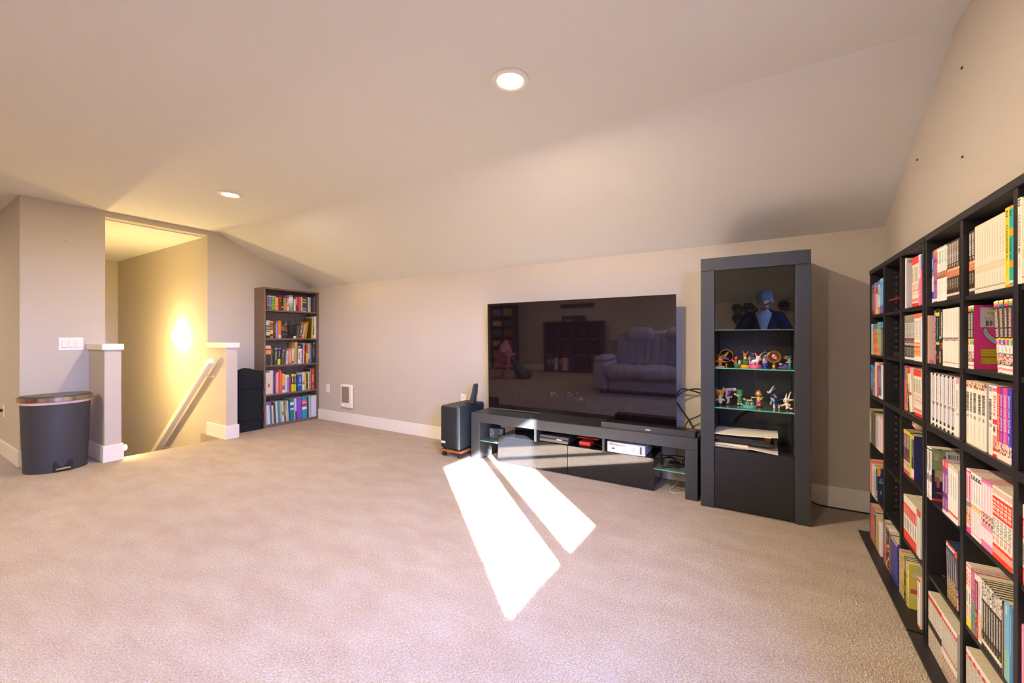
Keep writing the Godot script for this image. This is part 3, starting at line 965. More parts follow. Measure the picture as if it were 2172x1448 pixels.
	b.tube(curve([Vector3(0.05, 0.012, -0.02), Vector3(0.08, 0.008, -0.03), Vector3(0.11, 0.006, 0.0), Vector3(0.15, 0.006, 0.03)], 5), 0.004, 6)
	part(o, "cord", b, M["black cable"])
	# soundbar
	o = thing("soundbar", "long slim black soundbar lying across the front of the television stand", "soundbar", Vector3(-0.755, 0.4345, -3.165))
	b = mb()
	b.xf = Transform3D(Basis(Vector3(1, 0, 0), Vector3(0, 0, -1), Vector3(0, 1, 0)), Vector3.ZERO)
	b.extrude(rounded(0.69, 0.105, 0.012), 0.0, 0.046, true)
	part(o, "body", b, mat("soundbar grille", "2b2c2f", 0.5))
	part(o, "top_glass", boxed(Vector3(-0.335, 0.046, -0.045), Vector3(0.335, 0.0475, 0.042), 0.0005), mat("soundbar top", "101013", 0.2))
	part(o, "maker_badge", boxed(Vector3(0.0, 0.018, 0.0525), Vector3(0.036, 0.026, 0.0532)), mat("badge silver", "c4c7cc", 0.3, 0.4))
	# clock radio on the glass
	o = thing("photo_box", "small dark box printed with pale flowers on the glass shelf of the stand", "box", Vector3(-2.18, 0.1785, -3.26), 0.22)
	var im := Image.create(96, 64, false, Image.FORMAT_RGB8)
	im.fill(hexc("252c36"))
	rng.seed = 9
	for k in 46:
		var px := rng.randi_range(0, 26) if k % 3 else rng.randi_range(66, 90)
		var py := rng.randi_range(2, 58)
		im.fill_rect(Rect2i(px, py, 4, 2), hexc("c9d8f2"))
		im.fill_rect(Rect2i(px + 1, py - 1, 2, 4), hexc("aebfe6"))
	im.fill_rect(Rect2i(42, 26, 14, 14), hexc("14181f"))
	im.fill_rect(Rect2i(46, 30, 6, 6), hexc("3c4552"))
	var m := mat("flower print", "ffffff", 0.3)
	m.albedo_texture = ImageTexture.create_from_image(im)
	b = mb()
	b.box(Vector3(-0.075, 0, -0.02), Vector3(0.075, 0.1, 0.02), 0.006)
	part(o, "case", b, M["black plastic"])
	b = mb()
	b.poly([Vector3(-0.07, 0.004, 0.0205), Vector3(0.07, 0.004, 0.0205), Vector3(0.07, 0.096, 0.0205), Vector3(-0.07, 0.096, 0.0205)], Vector3(0, 0, 1), [Vector2(0, 1), Vector2(1, 1), Vector2(1, 0), Vector2(0, 0)])
	part(o, "printed_front", b, m)

func speaker_box() -> void:
	# subwoofer on a wheeled wooden board
	var d := thing("plant_dolly", "small wooden board on black casters carrying the subwoofer", "dolly", Vector3(-2.55, 0, -3.2))
	part(d, "board", boxed(Vector3(-0.125, 0.048, -0.2), Vector3(0.125, 0.068, 0.195), 0.003), M["dolly wood"])
	for s in [[-1, -1], [1, -1], [-1, 1], [1, 1]]:
		var c := Vector3(0.095 * s[0], 0.0, 0.165 * s[1])
		var b := mb()
		b.xf = Transform3D(Basis(Vector3(0, 0, 1), PI / 2), c + Vector3(0.0, 0.021, 0.0))
		b.lathe(Vector3.ZERO, [Vector2(0.0, 0.019), Vector2(0.017, 0.019), Vector2(0.021, 0.013), Vector2(0.021, -0.013), Vector2(0.017, -0.019), Vector2(0.0, -0.019)], 18)
		var w := part(d, "caster", b, M["black plastic"])
		b = mb()
		b.lathe(c, [Vector2(0.0, 0.0485), Vector2(0.012, 0.048), Vector2(0.01, 0.036), Vector2(0.0, 0.036)], 12)
		part(w, "swivel", b, M["black plastic"])
	var o := thing("subwoofer", "upright black subwoofer box with cloth front on a small wheeled board", "speaker", Vector3(-2.55, 0.068, -3.2))
	var body: Material = M["speaker body"]
	part(o, "cabinet", boxed(Vector3(-0.115, 0.012, -0.21), Vector3(0.115, 0.422, 0.195), 0.012), body)
	part(o, "grille_cloth", boxed(Vector3(-0.107, 0.03, 0.193), Vector3(0.075, 0.412, 0.203), 0.006), M["speaker cloth"])
	part(o, "corner_post", boxed(Vector3(0.08, 0.013, 0.18), Vector3(0.117, 0.42, 0.201), 0.008), mat("speaker edge", "44525c", 0.35))
	part(o, "top_panel", boxed(Vector3(-0.085, 0.4215, -0.18), Vector3(0.095, 0.4235, 0.12), 0.001), M["black plastic"])
	part(o, "name_badge", boxed(Vector3(-0.104, 0.062, 0.2028), Vector3(-0.05, 0.084, 0.2042)), mat("badge white", "e4dfd6", 0.4))
	for s in [[-1, -1], [1, -1], [-1, 1], [1, 1]]:
		part(o, "rubber_foot", boxed(Vector3(0.09 * s[0] - 0.014, 0.0, 0.16 * s[1] - 0.014), Vector3(0.09 * s[0] + 0.014, 0.014, 0.16 * s[1] + 0.014), 0.004), M["black plastic"])
	# slim stand-up receiver on top
	o = thing("wireless_receiver", "thin dark upright fin-shaped receiver standing on top of the subwoofer", "receiver", Vector3(-2.475, 0.4918, -3.25))
	var b := mb()
	b.xf = Transform3D(Basis(Vector3.UP, 0.2), Vector3.ZERO)
	b.extrude([Vector2(-0.04, 0.0), Vector2(0.03, 0.0), Vector2(0.034, 0.06), Vector2(0.045, 0.1), Vector2(0.05, 0.185), Vector2(0.042, 0.195), Vector2(0.034, 0.188), Vector2(0.014, 0.1), Vector2(-0.004, 0.03)], -0.04, 0.04)
	part(o, "fin", b, mat("receiver", "2f3b48", 0.3))
	part(o, "base", boxed(Vector3(-0.055, 0.0, -0.05), Vector3(0.05, 0.008, 0.05), 0.003), M["black plastic"])

func stray_cables() -> void:
	var o := thing("tangled_cable", "coil of black cable and a power brick on the glass shelf at the stand's end", "cable")
	var b := mb()
	b.box(Vector3(-0.62, 0.18, -3.3), Vector3(-0.54, 0.205, -3.2), 0.006)
	part(o, "power_brick", b, M["black plastic"])
	rng.seed = 5
	for k in 3:
		var p := []
		for i in 10:
			var a := TAU * i / 10.0 + k
			p.append(Vector3(-0.585 + cos(a) * (0.085 + rng.randf_range(-0.02, 0.02)), 0.184 + 0.02 * k + 0.012 * sin(a * 2 + k) + rng.randf_range(0, 0.01), -3.255 + sin(a) * (0.11 + rng.randf_range(-0.02, 0.02))))
		p.append(p[0])
		b = mb()
		b.tube(curve(p, 5), 0.0042, 6)
		part(o, "loop", b, M["black cable"])
	# leads beside the television
	o = thing("television_cable", "black leads looping from the television's lower corner behind the display cabinet", "cable")
	for p in [[Vector3(-0.6, 0.66, -3.4), Vector3(-0.54, 0.72, -3.41), Vector3(-0.46, 0.745, -3.42), Vector3(-0.36, 0.735, -3.465)], [Vector3(-0.6, 0.67, -3.41), Vector3(-0.56, 0.735, -3.42), Vector3(-0.5, 0.735, -3.43), Vector3(-0.4, 0.70, -3.465), Vector3(-0.35, 0.66, -3.465)], [Vector3(-0.6, 0.66, -3.4), Vector3(-0.54, 0.56, -3.42), Vector3(-0.49, 0.49, -3.42), Vector3(-0.47, 0.4385, -3.41)], [Vector3(-0.36, 0.60, -3.465), Vector3(-0.43, 0.54, -3.43), Vector3(-0.5, 0.5, -3.42), Vector3(-0.53, 0.4385, -3.4)]]:
		b = mb()
		b.tube(curve(p, 6), 0.0055, 8)
		part(o, "lead", b, M["black cable"])
	o = thing("white_cable", "thin white cable looping down under the stand's glass shelf to the carpet", "cable")
	b = mb()
	b.tube(curve([Vector3(-0.62, 0.33, -3.44), Vector3(-0.6, 0.2, -3.44), Vector3(-0.6, 0.09, -3.43), Vector3(-0.57, 0.03, -3.36), Vector3(-0.6, 0.006, -3.25), Vector3(-0.58, 0.004, -3.18), Vector3(-0.52, 0.004, -3.2), Vector3(-0.46, 0.004, -3.28)], 7), 0.003, 6)
	part(o, "lead", b, M["white cable"])
	o = thing("soundbar_cable", "short black cable curling out of the soundbar's end beside the display cabinet", "cable")
	b = mb()
	b.tube(curve([Vector3(-0.412, 0.46, -3.18), Vector3(-0.392, 0.472, -3.2), Vector3(-0.384, 0.455, -3.23), Vector3(-0.396, 0.442, -3.27), Vector3(-0.42, 0.4395, -3.32)], 6), 0.004, 6)
	part(o, "lead", b, M["black cable"])
	o = thing("floor_cable", "black cable lying along the skirting beside the display cabinet", "cable")
	b = mb()
	b.tube(curve([Vector3(0.245, 0.03, -3.452), Vector3(0.3, 0.012, -3.448), Vector3(0.36, 0.006, -3.452), Vector3(0.5, 0.005, -3.456), Vector3(0.64, 0.005, -3.458)], 6), 0.0045, 6)
	part(o, "lead", b, M["black cable"])

func waste_bin() -> void:
	var o := thing("pedal_bin", "dark grey half-round pedal bin with a steel lid in front of the switches", "bin", Vector3(-5.30, 0, -0.955))
	# half-round plan: flatter back, bulging front
	var plan := func(w: float, d: float) -> Array:
		var p := []
		for i in 40:
			var a := TAU * i / 40
			var c := cos(a)
			p.append(Vector2((d if c > 0.0 else 0.45 * d) * signf(c) * pow(absf(c), 0.85), w * sin(a)))
		return p
	var body := func(y0: float, y1: float, w0: float, w1: float, d0: float, d1: float, m: Material, called: String) -> MeshInstance3D:
		var b := mb()
		var a: Array = plan.call(w0, d0)
		var e: Array = plan.call(w1, d1)
		var k := a.size()
		for i in k:
			var j := (i + 1) % k
			var ti: Vector2 = a[j] - a[(i + k - 1) % k]
			var tj: Vector2 = a[(j + 1) % k] - a[i]
			var ni := Vector3(ti.y, 0, -ti.x).normalized()
			var nj := Vector3(tj.y, 0, -tj.x).normalized()
			b.quad(Vector3(a[i].x, y0, a[i].y), Vector3(a[j].x, y0, a[j].y), Vector3(e[j].x, y1, e[j].y), Vector3(e[i].x, y1, e[i].y), ni, nj, nj, ni)
		for i in range(1, k - 1):
			b.tri(Vector3(e[0].x, y1, e[0].y), Vector3(e[i].x, y1, e[i].y), Vector3(e[i + 1].x, y1, e[i + 1].y), Vector3.UP, Vector3.UP, Vector3.UP)
			b.tri(Vector3(a[0].x, y0, a[0].y), Vector3(a[i].x, y0, a[i].y), Vector3(a[i + 1].x, y0, a[i + 1].y), Vector3.DOWN, Vector3.DOWN, Vector3.DOWN)
		return part(o, called, b, m)
	body.call(0.0, 0.578, 0.192, 0.21, 0.2, 0.222, M["bin plastic"], "body")
	body.call(0.577, 0.598, 0.212, 0.212, 0.226, 0.226, M["bin liner"], "bin_liner")
	body.call(0.602, 0.636, 0.226, 0.228, 0.242, 0.245, M["steel"], "lid_rim")
	body.call(0.6355, 0.648, 0.222, 0.205, 0.238, 0.22, mat("bin lid", "55534f", 0.35), "lid")
	# pedal in its arched recess
	var b := mb()
	b.xf = Transform3D(Basis(Vector3.UP, PI / 2), Vector3(0.2, 0.0, -0.005))
	var arch := [Vector2(-0.06, 0.0), Vector2(0.06, 0.0)]
	for i in 7:
		var a := PI / 2 * i / 6
		arch.append(Vector2(0.035 + 0.025 * cos(a), 0.075 + 0.02 * sin(a)))
	for i in 7:
		var a := PI / 2 + PI / 2 * i / 6
		arch.append(Vector2(-0.035 + 0.025 * cos(a), 0.075 + 0.02 * sin(a)))
	b.extrude(arch, -0.03, 0.001)
	part(o, "pedal_recess", b, mat("recess black", "161618", 0.6))
	var pd := part(o, "pedal", boxed(Vector3(0.165, 0.018, -0.052), Vector3(0.222, 0.034, 0.042), 0.006), M["steel"])
	part(pd, "pedal_arm", boxed(Vector3(0.06, 0.012, -0.03), Vector3(0.17, 0.024, 0.02), 0.002), M["black plastic"])
	tag(o, "dark grey half-round pedal bin with a steel lid standing below the light switch", "bin")

func folded_cover() -> void:
	# folded thing under a black cloth cover, leaning by the bookcase
	var o := thing("covered_table", "flat folded table in a black fabric cover leaning beside the brown bookcase", "covered table", Vector3(-5.58, 0, -2.58))
	var b := mb()
	var nx := 16
	var ny := 30
	var grid := func(face: float) -> Array:
		var g := []
		for j in ny + 1:
			var row := []
			for i in nx + 1:
				var u := i / float(nx)
				var w := j / float(ny)
				var z := lerpf(0.128, -0.155, u)
				var top := 0.733 + 0.012 * sin(u * 4.0) + 0.02 * exp(-pow((u - 0.42) * 6.0, 2.0))
				var y := w * top
				var bump := 0.004 * sin(w * 23.0 + u * 3.0) + 0.006 * exp(-pow((w - 0.73) * 22.0, 2.0)) + 0.006 * exp(-pow((w - 0.2 - 0.03 * u) * 26.0, 2.0))
				var rim := minf(minf(u, 1.0 - u) * 8.0, (1.0 - w) * 14.0)
				var x := 0.235 if face > 0 else 0.06
				x += face * (bump - 0.02 * maxf(0.0, 1.0 - rim))
				row.append(Vector3(x, y, z))
			g.append(row)
		return g
	var f: Array = grid.call(1.0)
	var r: Array = grid.call(-1.0)
	for g in [f, r]:
		for j in ny:
			for i in nx:
				var nn: Vector3 = (g[j][i + 1] - g[j][i]).cross(g[j + 1][i] - g[j][i]).normalized()
				if nn.x * (1.0 if g == f else -1.0) < 0.0: nn = -nn
				b.quad(g[j][i], g[j][i + 1], g[j + 1][i + 1], g[j + 1][i], nn, nn, nn, nn)
	for j in ny:
		b.quad(f[j][0], r[j][0], r[j + 1][0], f[j + 1][0], Vector3.BACK, Vector3.BACK, Vector3.BACK, Vector3.BACK)
		b.quad(f[j][nx], r[j][nx], r[j + 1][nx], f[j + 1][nx], Vector3.FORWARD, Vector3.FORWARD, Vector3.FORWARD, Vector3.FORWARD)
	for i in nx:
		b.quad(f[ny][i], f[ny][i + 1], r[ny][i + 1], r[ny][i], Vector3.UP, Vector3.UP, Vector3.UP, Vector3.UP)
	part(o, "cover", b, M["dark fabric"])
	b = mb()
	b.box(Vector3(0.232, 0.535, -0.14), Vector3(0.246, 0.542, 0.115), 0.002)
	b.box(Vector3(0.232, 0.15, -0.14), Vector3(0.246, 0.156, 0.115), 0.002)
	part(o, "seam", b, M["black plastic"])

# ------------------------------------------------------------------ the two kinds of shelving
func brown_bookcase() -> void:
	var o := thing("bookcase", "tall grey-brown wooden bookcase with five shelves of mixed books in the corner", "bookcase", Vector3.ZERO)
	var wd: Material = M["grey oak"]
	var xf := -5.345
	var xb := -5.588
	part(o, "side", boxed(Vector3(xb, 0.0, -2.756), Vector3(xf, 1.78, -2.738), 0.0015), wd)
	part(o, "side", boxed(Vector3(xb, 0.0, -3.478), Vector3(xf, 1.78, -3.460), 0.0015), wd)
	part(o, "top", boxed(Vector3(xb, 1.758, -3.460), Vector3(xf - 0.003, 1.778, -2.756), 0.001), wd)
	part(o, "back", boxed(Vector3(xb, 0.03, -3.460), Vector3(xb + 0.005, 1.758, -2.756)), wd)
	for y in [1.498, 1.132, 0.788, 0.42, 0.036]:
		var sag := 0.0 if y > 1.4 else 0.002 if y > 0.7 else 0.004
		var b := mb()
		b.xf = Transform3D(Basis(Vector3.UP, PI / 2), Vector3(xf - 0.012, 0, -3.108))
		var line := []
		for i in 9:
			var u := i / 8.0 * 2.0 - 1.0
			line.append(Vector2(0.352 * u, y - sag * (1.0 - u * u) * 0.0))
		for i in 9:
			var u := 1.0 - i / 8.0 * 2.0
			line.append(Vector2(0.352 * u, y - 0.018 - sag * (1.0 - u * u)))
		b.extrude(line, -0.22, 0.0)
		part(o, "shelf", b, wd)
	part(o, "kick_board", boxed(Vector3(xf - 0.03, 0.0, -3.459), Vector3(xf - 0.014, 0.018, -2.757)), wd)

const SHELF_ROWS := [1.268, 1.044, 0.82, 0.546, 0.257, 0.012]
const SHELF_X := 0.517

func wall_shelf(z0: float, label: String, holes: Array, rows: Array, split: Array) -> void:
	# three-column media shelf against the east wall; rows = per column the y of its loose shelves, split = z of the dividers and the far side
	var wide: float = split[2]
	var o := thing("wall_shelf", label, "shelf unit", Vector3(0, 0, z0), 0.0, "black media shelf units")
	var bk: Material = M["black shelf"]
	var xb := WALL_E - 0.003
	var x0 := SHELF_X
	part(o, "top_board", boxed(Vector3(x0 - 0.002, 1.502, 0.0), Vector3(xb, 1.526, wide), 0.0015), bk)
	part(o, "base_plate", boxed(Vector3(0.469, 0.0, -0.02 if z0 < -3.0 else 0.0), Vector3(xb, 0.0115, wide - 0.001), 0.0015), bk)
	part(o, "back", boxed(Vector3(xb - 0.004, 0.012, 0.018), Vector3(xb, 1.502, wide - 0.018)), bk)
	part(o, "middle_board", boxed(Vector3(x0 - 0.001, 0.796, 0.018), Vector3(xb - 0.004, 0.82, wide - 0.018), 0.001), bk)
	for s in [[0.0, 0.018], [wide - 0.018, wide]]:
		part(o, "side", boxed(Vector3(x0, 0.012, s[0]), Vector3(xb, 1.502, s[1]), 0.001), bk)
	var cols := [[0.018, split[0]], [split[0] + 0.021, split[1]], [split[1] + 0.021, wide - 0.018]]
	for z in [split[0], split[1]]:
		var d := part(o, "divider", boxed(Vector3(x0 + 0.001, 0.821, z), Vector3(xb - 0.004, 1.502, z + 0.021), 0.001), bk)
		d = part(o, "divider", boxed(Vector3(x0 + 0.001, 0.012, z), Vector3(xb - 0.004, 0.796, z + 0.021), 0.001), bk)
	for c in 3:
		for y in rows[c]:
			part(o, "loose_shelf", boxed(Vector3(x0 + 0.006, y - 0.014, cols[c][0] + 0.001), Vector3(xb - 0.004, y, cols[c][1] - 0.001), 0.001), bk)
	# sockets for shelf pins along the uprights of the emptier columns
	var b := mb()
	for h in holes:
		for k in h[2]:
			b.tube([Vector3(x0 + 0.046, h[1] + 0.032 * k, h[0] - 0.001), Vector3(x0 + 0.046, h[1] + 0.032 * k, h[0] + 0.0025)], 0.0036, 8)
	if holes.size() > 0:
		var p := part(o, "pin_sockets", b, mat("pin socket", "8d8a90", 0.35, 0.6))
		p.set_meta("kind", "stuff")

var designs := {
	"bludark": "3a3428|b:0,.1,2f86c8|a:.12,.93,6d6346,2a2822,97885a|g:d9d3c0,.3,.8,.3",
	"hotpink": "d9579a|g:f4c0da,.2,.7,.3",
	"creamblue": "e6dccb|b:0,.13,3b8ad0|a:.14,.36,9a4a35,3a2c2a|g:6a5a50,.42,.85,.35",
	"paleblue": "bcd3ec|b:0,.12,3b8ad0|a:.2,.5,3e6fae,e9eef5|g:ffffff,.4,.8,.35|a:.8,1,a8633c,d9b45a",
	"skyblue": "4a9bd8|b:0,.1,7cc0ee|g:e8f2fb,.25,.75,.4|a:.78,1,5b4fa8,2f4f8c,c96fae",
	"mistblue": "b9cbd2|b:0,.04,e8eef0|a:.05,.2,6f8fae,dfe6e6|g:7b8b92,.3,.9,.3",
	"redart": "d8684e|b:0,.16,4b86c4|a:.16,.34,c8503e,f2d4c4,27303a|a:.34,1,e27a4c,f0c088,b94238",
	"greenart": "7fa889|b:0,.05,7cb8b0|a:.05,.9,8fb47c,5f8f86,c9c07c|a:.7,1,e0a060,6b8f5a",
	"darkdots": "3b4a52|b:0,.18,2f86c8|g:f0f0ea,.25,.9,.45",
	"bluecase": "2f6fb6|b:0,.1,3f97e0|g:bcd8f2,.2,.8,.4|b:.85,1,23303f",
	"mixcase": "4c4650|b:0,.12,2f86c8|a:.12,1,2b2a31,b34b52,8f96b4,d9d9e2",
	"cream": "e2d6c2|g:b9aa90,.2,.8,.2",
	"redbook": "c9443e|b:0,.05,f0e6de|g:f3d9d2,.1,.9,.25",
	"royal": "3a5fb4|b:0,.06,e86a5a|g:e6ecf6,.15,.7,.4|b:.92,1,f2f0ea",
	"whiteplain": "ece6de|g:a9a39a,.15,.85,.25",
	"tanmottle": "bfae86|a:0,1,d2c398,8d7d58,5a5344",
	"darkmottle": "3c3a38|a:.05,1,5a5650,2b2a2a,8b8778|b:0,.05,8a7a4a",
	"purpleline": "5a3f78|g:c0aede,.1,.9,.4",
	"greycream": "c5beb2|g:7c756c,.2,.8,.25",
	"lilacwhite": "e6def0|g:b49fd0,.1,.9,.25",
	"reddots": "e06a5c|g:fbeae4,.08,.92,.6",
	"pinkwhite": "ead0d6|g:c98a98,.2,.8,.3",
	"tealpale": "9fc4cc|b:.0,.1,d9e8ec|g:46707c,.3,.8,.3",
	"navyorange": "2b2c4c|b:0,.07,e0a53c|a:.1,.45,2b2c4c,5a8a8a,38396a|a:.7,1,e0a53c,2b2c4c,6a6ac0",
	"bluepurple": "3f5fb0|a:.4,1,5a3f8c,3f5fb0",
	"orangered": "d96a3a|a:.2,.9,e08a3a,c23a4a,7a4a8c",
	"pinkred": "e0557c|a:.5,1,d94a4a,e88aa0",
	"blackcyan": "1e2126|b:0,.12,3ab0d8|g:e8e8e8,.2,.7,.45|a:.7,1,8fa83a,20242a",
	"tan": "c2a878|g:9a7f52,.2,.8,.2",
	"greybook": "9a948c|a:.5,1,d9653a,5a4a44",
	"redframe": "efe9e2|b:0,.03,d03a30|b:.97,1,d03a30|a:.05,.95,2a2a2c,efe9e2,d03a30,efe9e2",
	"brownred": "7c5048|g:b99a8c,.1,.9,.3",
	"bluecloth": "3f4496|b:0,.06,c8b8c0|b:.78,.79,8a8ed0",
	"whitebox": "e9e4e2|g:b9aeb0,.1,.9,.2",
	"creamred": "ece2d2|b:0,.15,d9453a|g:4a4640,.22,.5,.55|a:.55,.75,ece2d2,d8cfc6,c24a40,ece2d2|b:.84,.9,e2877c|b:.93,1,d9362c",
	"whitepurple": "efeaf0|g:8a5aa8,.1,.4,.4|a:.45,1,d987a8,efeaf0,7a9ad8,c9485a",
	"bwart": "d8d6d2|a:0,.18,2a2a2e,efefec,8fa0b0,d0a060|g:2a2a2a,.2,.52,.6|a:.52,.68,2a2a2e,d6a04a,b04a6a,efefec|b:.68,1,2b2b2e|g:dcdcd8,.72,.92,.5|b:.94,.99,e9e9e6",
	"whiteorange": "efe8e0|b:0,.1,e0703a|g:6a6560,.15,.55,.5|a:.6,.9,e2a44a,efe8e0,c94a3a",
	"whiteblue": "ece9ee|g:4f74c8,.05,.9,.5|b:0,.08,d9653a",
	"pinkpurple": "d85a86|b:0,.3,7d6aa8|a:.3,1,e0557c,d86a9a",
	"yellowblack": "3b3830|a:0,1,c8a83a,2e2c28,8a7a3c,4a5a7a",
	"leanwhite": "efe7dc|b:0,.14,dc4038|g:8a847a,.2,.6,.25|a:.55,.62,d9503a,efe7dc",
	"yellowtop": "2c2a34|b:0,.09,e2b92c|g:eaa8c0,.1,.42,.65|g:f2eef0,.12,.4,.3|a:.45,.7,4a4450,d04a5a,2c2a34|a:.7,.92,f0d8c0,e8b04a,2c2a34|b:.93,1,d84a7a",
	"limethin": "b7cf3c|g:5c6a1c,.2,.8,.3",
	"darkpink": "3a3446|b:0,.09,e2a92c|g:d9d2e0,.12,.5,.4|b:.75,.95,efd8e0|b:.95,1,d9457a",
	"redblock": "ece6e0|b:.17,.42,dc352e|g:f6e2de,.2,.4,.55|g:3c3c3c,.47,.75,.5|b:.78,1,e0392f|g:f2b0a8,.82,.95,.3",
	"greyred": "dcdcd8|b:0,.14,d9362c|g:f2c8c0,.03,.11,.5|g:a8b0b0,.2,.8,.3",
	"lowmixA": "c9508c|a:0,1,e0b8c8,7aa84a,c8b83a,c9508c",
	"lowmixB": "8fa03c|a:0,1,d9c84a,4a5a34,e0c0a0,8fa03c",
	"lowmixC": "2e2d30|a:0,.3,b878b0,d8c84a,2e2d30|a:.3,1,2e2d30,55524c,c0b04a",
	"yellowpale": "d9cf6a|a:0,1,d9cf6a,8fa05a,e8c0a8,5a5a44",
	"redwhite": "efe9e6|b:0,.06,d9453a|g:d9655c,.1,.4,.5|b:.95,1,d9453a",
	"bluetitle": "2f55b8|g:ffffff,.15,.35,.6|a:.4,.5,2f55b8,efe6d8,c8a07a|a:.5,.78,efe9dc,c9d0e0|b:.8,.9,2a3f9c|b:.92,1,d8d4e0",
	"avalon": "8a3aa0|b:0,.1,e8853a|b:.1,.18,d9655c|t:AVALON,f0b04a,.24,.58|g:e8c8f0,.66,.9,.4|b:.93,.98,f2e8f4",
	"whiteband": "f0edea|b:0,.03,b8b4b0|g:5a5856,.08,.34,.5|b:.3,.46,e8e0e0|a:.46,.58,c2702e,e8d8a8,4a3a70,c04a3a|g:b0aca8,.64,.9,.3",
	"brownwhite": "3b2922|g:f4f0ea,.04,.38,.75|n:1,f0e8e0,.40,.45|a:.47,.62,e8903a,d84a5a,f0d8a0,4a4a6a|g:e8ded2,.66,.82,.35|b:.9,.94,d8ccc0",
	"orangethin": "c98a4a|b:0,.02,e8d8c8",
	"multithin": "e0607c|a:0,1,e0607c,3a3040,f0c0c8,c23a5a",
	"blackyellow": "26262a|b:.06,.13,b8d62c|b:.58,.6,3a90d0|b:.6,.64,c8d62c|g:8fae9a,.16,.55,.25|a:.75,.9,26262a,d9a86a,3a3a3e",
	"blackgreen": "25282a|g:7fb89a,.1,.5,.4|b:.48,.52,a8e0c8|a:.75,.95,c9a060,25282a,d9c08a",
	"blackwhite": "28282c|g:efefef,.05,.5,.5|a:.6,.7,d9704a,28282c",
	"creamleafA": "ece6dc|g:c8b8b0,.08,.4,.2|a:.5,.56,5a6a64,ece6dc,8fb0a8|b:.92,.94,b8b0a8",
	"creamleafB": "ece4dc|g:d8a8a0,.08,.4,.2|a:.5,.56,c9707c,ece4dc,8a4a40|b:.92,.94,e08a80",
	"whitepink": "f2eee8|b:0,.1,e0a0b4|g:5a5658,.2,.55,.55|b:.6,.63,d9a0a0",
	"whitedarkA": "f2eef0|b:.03,.06,2b2c3a|g:2b2c3a,.08,.44,.6|a:.52,.66,8a7a6a,f2eef0,4a4a5a|b:.93,.96,c0bcc0",
	"tealthin": "8fb0b0|a:0,1,8fb0b0,4a6a8a,d8d0c8",
	"redtoppurple": "8a4a9c|b:0,.14,d83a36|g:f4d8d4,.02,.12,.6|g:eee0f0,.26,.6,.55|b:.62,.7,6a2f84|g:e2c8ea,.72,.88,.4|b:.93,1,efe6ee",
	"whitered": "f0ecec|b:.02,.05,e0b0b0|g:8a8688,.15,.55,.35|b:.85,.9,e05a54",
	"gamedark": "3c3f52|b:0,.04,c8403a|b:.04,.08,e8e4e0|g:c0c4d8,.15,.6,.45|a:.6,1,c9a03a,3c3f52,7a82a8",
	"gamered": "4a4450|b:0,.12,d8453c|g:e8e4e0,.2,.6,.45|a:.65,1,e0a88a,3c3f52",
	"redbandgrey": "d2cfc8|b:0,.05,efece6|b:.05,.13,c8403a|a:.14,.5,cfccc6,b8b4b0,d8d0cc|b:.5,.62,2b2b2c|a:.62,1,c9b8a8,a89a90,d2cfc8",
	"redbandgreyB": "d6d3cc|b:0,.07,efece6|b:.07,.13,c8403a|g:efece6,.08,.12,.5|a:.14,.55,cfccc6,bab6b2|b:.55,.58,c8605a|b:.6,.7,ece8e2|a:.7,1,c9a898,8a7a78,d2c0b8",
	"creamtall": "e6dcc8|g:b8ae9c,.08,.52,.3|a:.6,.72,d8cfa8,e8e0cc,d2c0a8,b8c8b8|g:b8ae9c,.76,.9,.25|b:.92,.94,a8a090",
	"yellowroom": "efd21c|t:bl,4a4012,.04,.12|t:CLASSROOM,5a4d18,.22,.57|n:7,4a4012,.6,.66|g:c8ac20,.72,.84,.4|b:.94,.96,d8d0b8|b:.97,1,e89a1c",
	"tealroom": "14b0a0|b:0,.04,f29a1c|b:.28,.37,f29a1c|b:.68,.76,f29a1c|t:bl,0a3c3a,.06,.13|t:ROOM,0a3c3a,.4,.57|n:8,0a3c3a,.6,.66|b:.92,.95,d8e0d8|b:.97,1,f29a1c",
	"whiteroom": "ece4d4|t:bl,3a3a36,.02,.1|t:CLASSROOM,8a8678,.2,.56|n:9,3a3a36,.58,.65|g:b8b0a0,.7,.82,.35|s:c4cbd6",
	"saw1": "3a2230|b:0,.06,f4f0e6|b:.03,.06,d8b43c|b:.06,.09,e8702c|t:CHAINSAW MAN,f6f2ea,.12,.5,.72|b:.525,.55,f0c22c|b:.55,.62,e8702c|n:1,ffffff,.55,.62|b:.62,.73,eee8e2|g:a8a4a0,.64,.72,.4|a:.74,.88,e8c8b0,3a4a6a,c86a4a,8a6a5a|b:.89,1,f4ece8|b:.93,.96,e8909a|s:d8a83a",
	"saw2": "3a2230|b:0,.06,f4f0e6|b:.03,.06,d8b43c|b:.06,.09,2f9a5a|t:CHAINSAW MAN,f6f2ea,.12,.5,.72|b:.525,.55,f0c22c|b:.55,.62,2f9a5a|n:2,ffffff,.55,.62|b:.62,.73,eee8e2|g:a8a4a0,.64,.72,.4|a:.74,.88,e8c8b0,3a4a6a,c86a4a,8a6a5a|b:.89,1,f4ece8|b:.93,.96,e8909a|s:e0a83a",
	"saw3": "3a2230|b:0,.06,f4f0e6|b:.03,.06,d8b43c|b:.06,.09,c23a9c|t:CHAINSAW MAN,f6f2ea,.12,.5,.72|b:.525,.55,f0c22c|b:.55,.62,c23a9c|n:3,ffffff,.55,.62|b:.62,.73,eee8e2|g:a8a4a0,.64,.72,.4|a:.74,.88,e8c8b0,3a4a6a,c86a4a,8a6a5a|b:.89,1,f4ece8|b:.93,.96,e8909a|s:c8a83a",
